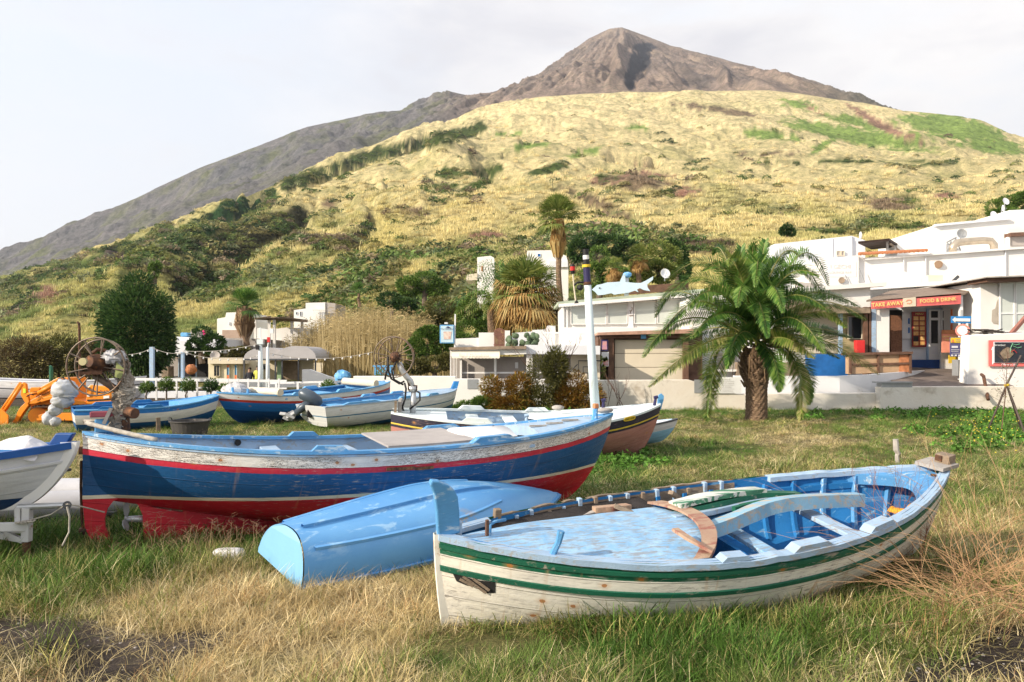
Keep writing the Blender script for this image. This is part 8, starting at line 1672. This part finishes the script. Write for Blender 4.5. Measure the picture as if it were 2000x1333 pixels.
for k in range(40):
    q = W(r.uniform(1172, 1186), r.uniform(700, 745), 28.3); 
    mb.add([q, q + [.05, 0, .05], q + [.0, 0, .12], q + [-.05, 0, .05]], [(0, 1, 2, 3)])
mb.build('climbing_plant', LM['lime'], label='yellow green climbing plant left of the garage posters', cat='plant')
# fence shrubs
for i, (px, top, lb) in enumerate([(287, 745, 'small thin shrub by the fence, nearest the net wheel'), (325, 735, 'leafy shrub by the fence, below the left light post'), (366, 737, 'leafy shrub by the fence, below the right light post'), (412, 738, 'darker shrub by the fence in front of the cream kiosk'), (440, 748, 'low shrub by the fence right of the kiosk'), (640, 742, 'small green shrub beside the blue tarpaulin bundle'), (745, 720, 'grey green shrub by the pale blue railing')]):
    h = 775 - top; tree('fence_shrub', lb, 'shrub', W(px, 780, 28.3), plobes([(px, top + h * .3, 13, h * .3, 0), (px - 7, top + h * .5, 9, h * .25, 0), (px + 7, top + h * .45, 9, h * .25, .1)], 28.3), 620, .13, LM['green'] if i != 3 else LM['dark'], .03, 3, seed=80 + i, asp=.3, shell=.2, group='shrubs along the terrace fence')
# prickly pears
for i, (cx, cy, n, lb) in enumerate([(1030, 665, 22, 'large prickly pear cactus on the terrace behind the bar roof'), (1000, 668, 10, 'smaller prickly pear cactus by the white garden wall')]):
    rt = thing('prickly_pear', lb, 'cactus', W(cx, 680, 31.5), group='prickly pears'); rt['wloc'] = list(rt.location); mb = MB(); r = random.Random(i)
    for k in range(n):
        c = W(cx + r.uniform(-20, 20) * (1 if i == 0 else .5), cy + r.uniform(-12, 10), 31.5 + r.uniform(-.4, .4)); R = Matrix.Rotation(r.uniform(-.8, .8), 3, 'Z') @ Matrix.Rotation(pi / 2 + r.uniform(-.4, .4), 3, 'X') @ Matrix.Rotation(r.uniform(-.5, .5), 3, 'Z')
        mb.lathe([(0, -.03), (.09, -.028), (.13, 0), (.09, .028), (0, .03)], c, 12, R)
    mb.build('pads', mat('cactus_green', (.10, .15, .08), .6, var=.2), rt, smooth=True)
# cane thicket: one mass of dry stems and leaves
nc = 2600; cpx = rng.uniform(560, 885, nc); cD = np.where(cpx < 630, rng.uniform(47, 55, nc), rng.uniform(40, 53, nc)); base_y = 735; V = []; Fq = []
for i in range(nc):
    px = cpx[i]; D = cD[i]; topy = np.interp(px, [560, 600, 650, 720, 780, 830, 860, 885], [668, 640, 612, 600, 612, 622, 650, 690]) + rng.uniform(-10, 34) + (D - 44) * -.6
    zg = W(px, 735, D)[2] - .3; p = W(px, 735, D); p[2] = zg; t = W(px + rng.normal(0, 9), topy, D); w_ = .022; ln = rng.normal(0, .18); m_ = (p + t) / 2 + [ln * .4, 0, 0]
    b = len(V); V += [p - [w_, 0, 0], p + [w_, 0, 0], m_ + [w_, 0, 0], m_ - [w_, 0, 0], t]; Fq += [(b, b + 1, b + 2, b + 3), (b + 3, b + 2, b + 4, b + 4)]
    for k in range(5):
        s_ = rng.uniform(.3, 1); q = p + (t - p) * s_; d = np.array([rng.normal(0, .5), rng.normal(0, .4), rng.uniform(-.2, .5)]) * .45; b = len(V)
        V += [q, q + d * .5 + [0, 0, .09], q + d * .5 + [.0, 0, .045], q + d + [0, 0, -.08]]; Fq += [(b, b + 1, b + 3, b + 2)]
Fq = np.array([f for f in Fq]); 
mb = MB(); mb.add(V, [tuple(f) if f[2] != f[3] else tuple(f[:3]) for f in Fq]); mb.build('cane_thicket', LM['cane'], label='tall dry cane thicket behind the white terrace wall, between pavilion and sign', cat='cane thicket', kind='stuff')
# ---- scrub scattered over the slopes, as one mass of instanced clumps
def clump(name, n, size, asp, mt, seed, up=.3):
    r = np.random.default_rng(seed); d = r.normal(size=(n, 3)); d /= np.linalg.norm(d, axis=1)[:, None]; P = d * r.uniform(.55, 1.05, n)[:, None] ** .5; P[:, 2] = np.abs(P[:, 2]) * .9 * (1 + .3 * np.sin(P[:, 0] * 5)) ; V, Fq = leaf_cloud(P, n, size, asp, seed, up); me = npmesh(name, V, Fq, mt); return me
def gn_scatter(name, pts, rots, scales, cols, sources, label, cat, kind='stuff'):
    """one object whose vertices carry instances of the source meshes"""
    me = bpy.data.meshes.new(name); me.vertices.add(len(pts)); me.vertices.foreach_set('co', np.asarray(pts, np.float32).ravel())
    for nm, typ, dat in (('rot', 'FLOAT_VECTOR', rots), ('scl', 'FLOAT_VECTOR', scales), ('tint', 'FLOAT_VECTOR', cols)):
        a = me.attributes.new(nm, typ, 'POINT'); a.data.foreach_set('vector', np.asarray(dat, np.float32).ravel())
    o = bpy.data.objects.new(name, me); SC.collection.objects.link(o)
    col = bpy.data.collections.new(name + '_sources')
    for s_ in sources:
        for c in list(s_.users_collection): c.objects.unlink(s_)
        col.objects.link(s_)
    ng = bpy.data.node_groups.new(name, 'GeometryNodeTree'); ng.interface.new_socket('Geometry', in_out='INPUT', socket_type='NodeSocketGeometry'); ng.interface.new_socket('Geometry', in_out='OUTPUT', socket_type='NodeSocketGeometry')
    N = ng.nodes; gi = N.new('NodeGroupInput'); go = N.new('NodeGroupOutput'); iop = N.new('GeometryNodeInstanceOnPoints'); ci = N.new('GeometryNodeCollectionInfo'); ci.inputs['Collection'].default_value = col; ci.inputs['Separate Children'].default_value = True; ci.inputs['Reset Children'].default_value = True
    rv_ = N.new('FunctionNodeRandomValue'); rv_.data_type = 'INT'; rv_.inputs[4].default_value = 0; rv_.inputs[5].default_value = len(sources) - 1
    def attr(nm):
        a = N.new('GeometryNodeInputNamedAttribute'); a.data_type = 'FLOAT_VECTOR'; a.inputs[0].default_value = nm; return a.outputs[0]
    L = ng.links; L.new(gi.outputs[0], iop.inputs['Points']); L.new(ci.outputs[0], iop.inputs['Instance']); iop.inputs['Pick Instance'].default_value = True; L.new(rv_.outputs[2], iop.inputs['Instance Index'])
    er = N.new('FunctionNodeEulerToRotation'); L.new(attr('rot'), er.inputs[0]); L.new(er.outputs[0], iop.inputs['Rotation']); L.new(attr('scl'), iop.inputs['Scale']); L.new(iop.outputs[0], go.inputs[0])
    md = o.modifiers.new('scatter', 'NODES'); md.node_group = ng
    return tag(o, label, cat, None, kind)
def tintmat(name, trans=.3, rough=.6, var=.5):
    m, g = M_(name); t = g.n('ShaderNodeAttribute', attribute_type='INSTANCER', attribute_name='tint').outputs['Vector']; geo = g.n('ShaderNodeNewGeometry')
    k = g.m('ADD', g.m('MULTIPLY', geo.outputs['Random Per Island'], var * 1.6), 1 - var * .8); c = g.n('ShaderNodeVectorMath', {0: t, 3: k}, operation='SCALE').outputs[0]
    b = g.n('ShaderNodeBsdfPrincipled', {'Base Color': c, 'Roughness': rough, 'Specular IOR Level': .2}); tr = g.n('ShaderNodeBsdfTranslucent', {'Color': c}); mx = g.n('ShaderNodeMixShader', {0: trans, 1: b.outputs[0], 2: tr.outputs[0]}); g.n('ShaderNodeOutputMaterial', {'Surface': mx.outputs[0]}); return m
TM = tintmat('scrub_leaves')
cl_src = [clump('clump', 150, .34, .5, TM, 5), clump('clump', 120, .42, .4, TM, 6), clump('clump', 190, .28, .5, TM, 7)]
gr_src = []
for k in range(2):
    r = np.random.default_rng(90 + k); V = []; Fq = []
    for i in range(70):
        a = r.uniform(0, 6.28); q = np.array([r.normal(0, .45), r.normal(0, .45), 0]); t = q + np.array([cos(a) * .3, sin(a) * .3, r.uniform(.5, 1.05)]); w_ = np.array([-sin(a), cos(a), 0]) * .03; b = len(V); V += [q - w_, q + w_, (q + t) / 2 + w_ + [0, 0, .1], (q + t) / 2 - w_ + [0, 0, .1], t, t]; Fq += [(b, b + 1, b + 2, b + 3), (b + 3, b + 2, b + 4, b + 5)]
    gr_src.append(npmesh('tussock', V, Fq, TM))
ns = 26000; ci_ = rng.integers(60, len(U) - 62, ns * 3); ri_ = rng.integers(ridx[3] - 6, ridx[9] - 4, ns * 3)
sx_, sy_, sz_ = TX[ci_, ri_], D_[ci_, ri_], TZ[ci_, ri_]; hx, hy = HX[ci_, ri_], HY[ci_, ri_]; nb_ = fbm(sx_ / 12, sy_ / 15, 3, 88)
dens = .10 + .22 * np.clip((760 - hx) / 600, 0, 1) + 1.5 * (blob(hx, hy, 830, 575, 230, 70) + blob(hx, hy, 1180, 490, 130, 40)) + .2 * blob(hx, hy, 450, 470, 200, 90) + .5 * blob(hx, hy, 1250, 370, 120, 25) + .4 * blob(hx, hy, 1720, 430, 160, 30)
lum = C[ci_, ri_].sum(1); darkc = np.clip((.5 - lum) * 3, 0, 1); prob = np.clip(dens * (.25 + 1.0 * darkc) + .7 * np.clip((.33 - lum) * 5, 0, 1) + (nb_ - .5) * .8, 0, 1) * np.clip(1.2 - (sy_ - 60) / 700, .15, 1)
prob = prob * np.where(hy < 250, .3, 1); keep = rng.uniform(size=ns * 3) < prob * .8
sx_, sy_, sz_, hx, hy = sx_[keep][:ns], sy_[keep][:ns], sz_[keep][:ns], hx[keep][:ns], hy[keep][:ns]; n_ = len(sx_); sc = rng.uniform(.4, 1.15, n_) * np.clip(sy_ / 110, .55, 2.6) * np.where(rng.uniform(size=n_) < .12, 1.5, 1) * (1 + 2.0 * blob(hx, hy, 830, 575, 230, 75) + .8 * blob(hx, hy, 1180, 480, 130, 40) + .5 * blob(hx, hy, 430, 520, 160, 60))
pal = np.array([[.07, .12, .03], [.05, .085, .03], [.19, .21, .06], [.30, .27, .11], [.26, .20, .13], [.13, .19, .05], [.22, .24, .12]]); tint = pal[rng.choice(7, n_, p=[.16, .10, .22, .18, .07, .15, .12])] * rng.uniform(.8, 1.25, (n_, 1))
gn_scatter('slope_scrub', np.stack([sx_, sy_, sz_ - .1 * sc], 1), np.stack([np.zeros(n_), np.zeros(n_), rng.uniform(0, 6.28, n_)], 1), np.stack([sc * rng.uniform(.9, 1.5, n_), sc, sc * rng.uniform(.6, 1., n_)], 1), tint, cl_src, 'mixed green scrub and bushes scattered over the slopes below the volcano', 'scrub')
ns = 62000; ci_ = rng.integers(60, len(U) - 62, ns); ri_ = (ridx[3] - 8 + (ridx[9] - 4 - ridx[3]) * rng.uniform(0, 1, ns) ** 1.35).astype(int); sx_, sy_, sz_ = TX[ci_, ri_], D_[ci_, ri_], TZ[ci_, ri_]; sc = rng.uniform(.4, 1.2, ns) * np.clip(sy_ / 130, .5, 2.6); cc = C[ci_, ri_] * 1.5 * rng.uniform(.8, 1.2, (ns, 1)); fr_ = np.clip((sy_ - 170) / 220, 0, 1); sc = sc * (1 - .35 * fr_) * (rng.uniform(size=ns) > fr_ * .82)
gn_scatter('slope_tussocks', np.stack([sx_, sy_, sz_ - .05], 1), np.stack([np.zeros(ns), np.zeros(ns), rng.uniform(0, 6.28, ns)], 1), np.stack([sc * 1.3, sc, sc * .8], 1), cc, gr_src, 'golden grass tussocks covering the lower slopes', 'grass')
# ================================================================= GRASS OF THE BEACH FIELD
GM = tintmat('grass_blades', .3, .55, .7)
def tuft(name, n, hgt, spread, curl, wd, seed, lay_=0.):
    r = np.random.default_rng(seed); V = []; Fq = []
    for i in range(n):
        q = np.array([r.normal(0, spread), r.normal(0, spread), 0]); a = r.uniform(0, 6.28); d = np.array([cos(a), sin(a), 0]) * (curl + lay_ * r.uniform(0, 1.6)) * r.uniform(.2, 1.3); h = hgt * r.uniform(.45, 1.15); sd = np.array([-sin(a), cos(a), 0]) * wd * r.uniform(.6, 1.2)
        kx = np.array([r.normal(0, .02), r.normal(0, .02), 0]); b = len(V); pts = []
        for t, w_ in ((0, 1.), (.4, .9), (.75, .6), (1., .12)):
            p = q + d * t ** 1.7 + kx * t + np.array([0, 0, h * (t - (.35 * t * t * (curl + lay_) / max(hgt, .01)) * .45)]); pts.append(p); V += [p - sd * w_, p + sd * w_]
        Fq += [(b + 2 * k, b + 2 * k + 1, b + 2 * k + 3, b + 2 * k + 2) for k in range(3)]
    return npmesh(name, V, Fq, GM)
g_src = [tuft('tuft', 34, .13, .06, .07, .0024, 1, .06), tuft('tuft', 28, .17, .06, .08, .0026, 2, .05), tuft('tuft', 40, .10, .08, .07, .0022, 3, .09)]
d_src = [tuft('straw', 44, .11, .08, .06, .0019, 11, .10), tuft('straw', 40, .08, .09, .05, .0018, 12, .13), tuft('straw', 36, .14, .07, .08, .0018, 13, .07)]
BF = [(BA, .78, .42), (BC, .72, .3), (BM, .8, .6), (BN, .8, .6), (BJ, .9, .6), (BK, .8, .5), (BPp, .9, .6), (BD, .7, .7)]
def field(y0, y1, rho):
    n = int(rho * 1.0 * (y1 - y0) * (y0 + y1) * .86 + rho * 2 * (y1 - y0)); y = np.sqrt(rng.uniform(y0 ** 2, y1 ** 2, n)); x = rng.uniform(-1, 1, n) * (.84 * y + .8); return x, y
XS = []; YS = []; BS = []
for y0, y1, rho, bs in ((2.2, 4.2, 520, 1.), (4.2, 6.5, 330, 1.), (6.5, 9.5, 170, 1.1), (9.5, 15, 80, 1.35), (15, 26.2, 38, 1.7)):
    x, y = field(y0, y1, rho); XS.append(x); YS.append(y); BS.append(np.full(len(x), bs))
x = np.concatenate(XS); y = np.concatenate(YS); bs = np.concatenate(BS); q = proj(np.stack([x, y, 0 * x], 1)); px, py = q[:, 0], q[:, 1]
gr_, de_, he_ = zones(px, py); ok = rng.uniform(size=len(x)) < np.clip((de_ - .32) * 2.0, .05, 1) * np.clip(.35 + 2.2 * (fbm(x * 3.1, y * 3.1, 3, 98) - .28), .25, 1)
for B_, fx, fy in BF:
    p = B_.p; c_, s_ = cos(p['yaw']), sin(p['yaw']); lx = (x - p['X']) * c_ + (y - p['Y']) * s_; ly = -(x - p['X']) * s_ + (y - p['Y']) * c_; ok &= ~((np.abs(lx) < p['L'] / 2 * fx) & (np.abs(ly) < p['B'] * fy * (1 - (2 * lx / p['L']) ** 2)))
x, y, bs, px, py, gr_, de_, he_ = [a[ok] for a in (x, y, bs, px, py, gr_, de_, he_)]; zz = ground_z(x, y)
boost = 1 + .45 * blob(px, py, 1300, 1228, 420, 30) - .3 * blob(px, py, 420, 1080, 260, 30) - .75 * blob(px, py, 920, 1280, 150, 42) - .3 * blob(px, py, 1080, 1250, 150, 22) + .35 * blob(px, py, 560, 1110, 60, 40)
rnd = rng.uniform(size=len(x)); isg = rnd < np.clip((gr_ - .25) * 1.7 + .10, .04, .88)
green = np.array([.085, .17, .028]); olive = np.array([.25, .27, .07]); straw = np.array([.60, .47, .24]); pale = np.array([.72, .60, .36]); rusty = np.array([.42, .26, .12])
def tints(m, is_g):
    n = m.sum(); k = rng.uniform(size=(n, 1)); v = rng.uniform(.7, 1.3, (n, 1)); f = np.clip(gr_[m] * 1.3, 0, 1)[:, None]
    if is_g: t = (olive * (1 - f) + green * f); t = np.where(k < .14, np.array([.40, .36, .13]), t)
    else: t = straw * (1 - f * .5) + olive * f * .5; t = np.where(k < .25, pale, t); t = np.where(k > .93, rusty, t)
    far = np.clip((y[m] - 9) / 8, 0, 1)[:, None]; return t * v * (1 + .12 * far)
for m_, src, nm, lb in ((isg, g_src, 'green_grass', 'green grass growing between and around the boats'), (~isg, d_src, 'dry_grass', 'dry straw coloured grass covering the beach field')):
    n = m_.sum(); s_ = bs[m_] * np.clip(he_[m_] * (.45 + 1.1 * fbm(x[m_] * 2.2, y[m_] * 2.2, 3, 97)), .35, 1.9) * boost[m_] * rng.uniform(.6, 1.25, n); hz_ = s_ * (1.0 if nm == 'green_grass' else 1.0) * np.where(y[m_] > 9, .62, 1.)
    gn_scatter(nm, np.stack([x[m_], y[m_], zz[m_] - .012], 1), np.stack([rng.normal(0, .12, n), rng.normal(0, .12, n), rng.uniform(0, 6.28, n)], 1), np.stack([s_, s_, hz_], 1), tints(m_, nm == 'green_grass'), src, lb, 'grass')
# tall seed stems in front of the red keel
mb = MB(); r = random.Random(31)
for k in range(110):
    pxx = r.gauss(420, 150); 
    if pxx < 190 or pxx > 640: continue
    q = Gd(pxx, r.uniform(1062, 1105)); h = r.uniform(.12, .30); t = q + np.array([r.gauss(0, .07), r.gauss(0, .05), h]); mb.tube([q, (q + t) / 2 + [r.gauss(0, .02), 0, 0], t], [.0022, .0018, .001], 3, cap=False)
    for j in range(4):
        a = r.uniform(0, 6.28); mb.tube([t - [0, 0, .03 * j * .5], t + np.array([cos(a) * .05, sin(a) * .05, .02 - .01 * j])], [.0014, .0008], 3, cap=False)
mb.build('seed_stems', mat('reddish_dry_stems', (.42, .28, .17), .8, var=.3), label='reddish dry seed stems standing in front of the red keel', cat='grass', kind='stuff')
# dry brush and red weeds at right
rb_ = thing('dry_brush', 'tangled tan dry brush beside the stern of the derelict boat', 'brush', Gd(1920, 1200)); rb_['wloc'] = list(rb_.location); mb = MB(); r = random.Random(17)
for k in range(120):
    q = Gd(r.uniform(1830, 2060), r.uniform(1130, 1230)); a = r.uniform(0, 6.28); d = np.array([cos(a) * r.uniform(.4, 1.4) - .25, sin(a) * .6, r.uniform(.25, 1.)]); d /= np.linalg.norm(d); twig(mb, q, d, r.uniform(.45, .95), r.uniform(.0026, .0042), 2, r, .5, .10)
mb.build('stems', mat('tan_dry_stems', (.46, .29, .15), .8, 0, .3, 3, (.30, .17, .09)), rb_)
for i, (bx, by, dx, L, lb) in enumerate([(1742, 1145, -.05, .62, 'thin red stemmed weed rising in front of the stern of the derelict boat'), (1765, 1120, -.12, .7, 'second thin weed just right of the red stemmed one'), (1790, 1130, .25, .55, 'short leaning weed between the red weeds and the brush')]):
    rw = thing('dry_weed', lb, 'weed', Gd(bx, by), group='thin dry weeds by the stern'); rw['wloc'] = list(rw.location); mb = MB(); r = random.Random(50 + i)
    for k in range(3): twig(mb, Gd(bx + r.uniform(-8, 8), by), (dx + r.uniform(-.15, .15), 0, 1), L * r.uniform(.7, 1), .0035, 3, r, .55)
    mb.build('stems', mat('red_brown_stems', (.26, .11, .07), .8, var=.3), rw)
# stones and litter on the black sand
rgs = random.Random(77); mb = MB()
for k in range(170):
    pxx, pyy = (rgs.uniform(0, 420), rgs.uniform(1190, 1333)) if k % 2 else (rgs.uniform(1600, 2000), rgs.uniform(1230, 1333)); q = Gd(pxx, pyy); q[2] = float(ground_z(q[0:1], q[1:2])[0]); r_ = rgs.uniform(.004, .014); lump(mb, q, (r_, r_ * .8, r_ * .6), k, .2, 6, 5)
mb.build('pebbles', mat('grey_pebbles', (.16, .14, .13), .9, 0, .5, 20, (.35, .32, .30)), label='small grey pebbles on the black sand in the near corners', cat='pebbles', kind='stuff')
# leafy green weeds and yellow flowers in the right field
lw = clump('leafy', 60, .5, .6, GM, 33); n = 420; qx = np.concatenate([rng.normal(1930, 70, 160), rng.normal(1180, 60, 70), rng.normal(1800, 160, 120), rng.normal(930, 90, 70)]); qy = np.concatenate([rng.normal(838, 22, 160), rng.normal(905, 14, 70), rng.normal(808, 8, 120), rng.normal(806, 5, 70)])
P = np.array([Gd(a, max(b, 797)) for a, b in zip(qx, qy)]); s_ = rng.uniform(.08, .22, len(P)); gn_scatter('leafy_weeds', P, np.stack([0 * s_, 0 * s_, rng.uniform(0, 6, len(P))], 1), np.stack([s_, s_, s_ * .9], 1), np.array([[.10, .22, .035]]) * rng.uniform(.6, 1.4, (len(P), 1)), [lw], 'leafy green weeds along the wall and by the big boat bow', 'weeds')
mb = MB()
for k in range(90):
    q = Gd(rgs.gauss(1930, 60), max(rgs.gauss(850, 26), 800)); q[2] = rgs.uniform(.15, .3); lump(mb, q, (.014, .014, .01), 1, .0, 5, 4)
mb.build('yellow_flowers', mat('yellow_petals', (.80, .65, .05), .7), label='tiny yellow flowers in the weeds at the right edge', cat='flowers', kind='stuff')
# sapling leaves at the tripod
rsp = thing('sapling', 'thin olive sapling tied to the dark tripod at right', 'sapling', Gd(1955, 850)); rsp['wloc'] = list(rsp.location); mb = MB(); q = Gd(1955, 850); t = W(1968, 690, q[1]); mb.tube([q, (q + t) / 2 + [.03, 0, 0], t], [.012, .01, .004], 5)
r = random.Random(3)
for k in range(16):
    s_ = r.uniform(.3, 1); p = q + (t - q) * s_; twig(mb, p, (r.uniform(-1, 1), r.uniform(-.5, .5), .6), .22, .005, 1, r)
mb.build('stem', X['wood'], rsp); P = np.array([q + (t - q) * r.uniform(.3, 1) + np.array([r.gauss(0, .12), r.gauss(0, .1), r.gauss(0, .04)]) for _ in range(170)]); V, Fq = leaf_cloud(P, 170, .05, .3, 3); o = npmesh('leaves', V - q, Fq, LM['olive']); o.parent = rsp
# ================================================================= HAZE and the cloud on the shoulder of the volcano
hb_ = MB(); hb_.box((0, 1700, 482), (17000, 4700, 972)); 
m, g = M_('pale_sea_haze'); v = g.n('ShaderNodeVolumePrincipled', {'Color': (.78, .83, .94, 1), 'Density': .00012, 'Anisotropy': .35}); g.n('ShaderNodeOutputMaterial', {'Volume': v.outputs[0]})
hb_.build('haze', m, kind='stuff', label='pale sea haze over the whole slope', cat='haze')
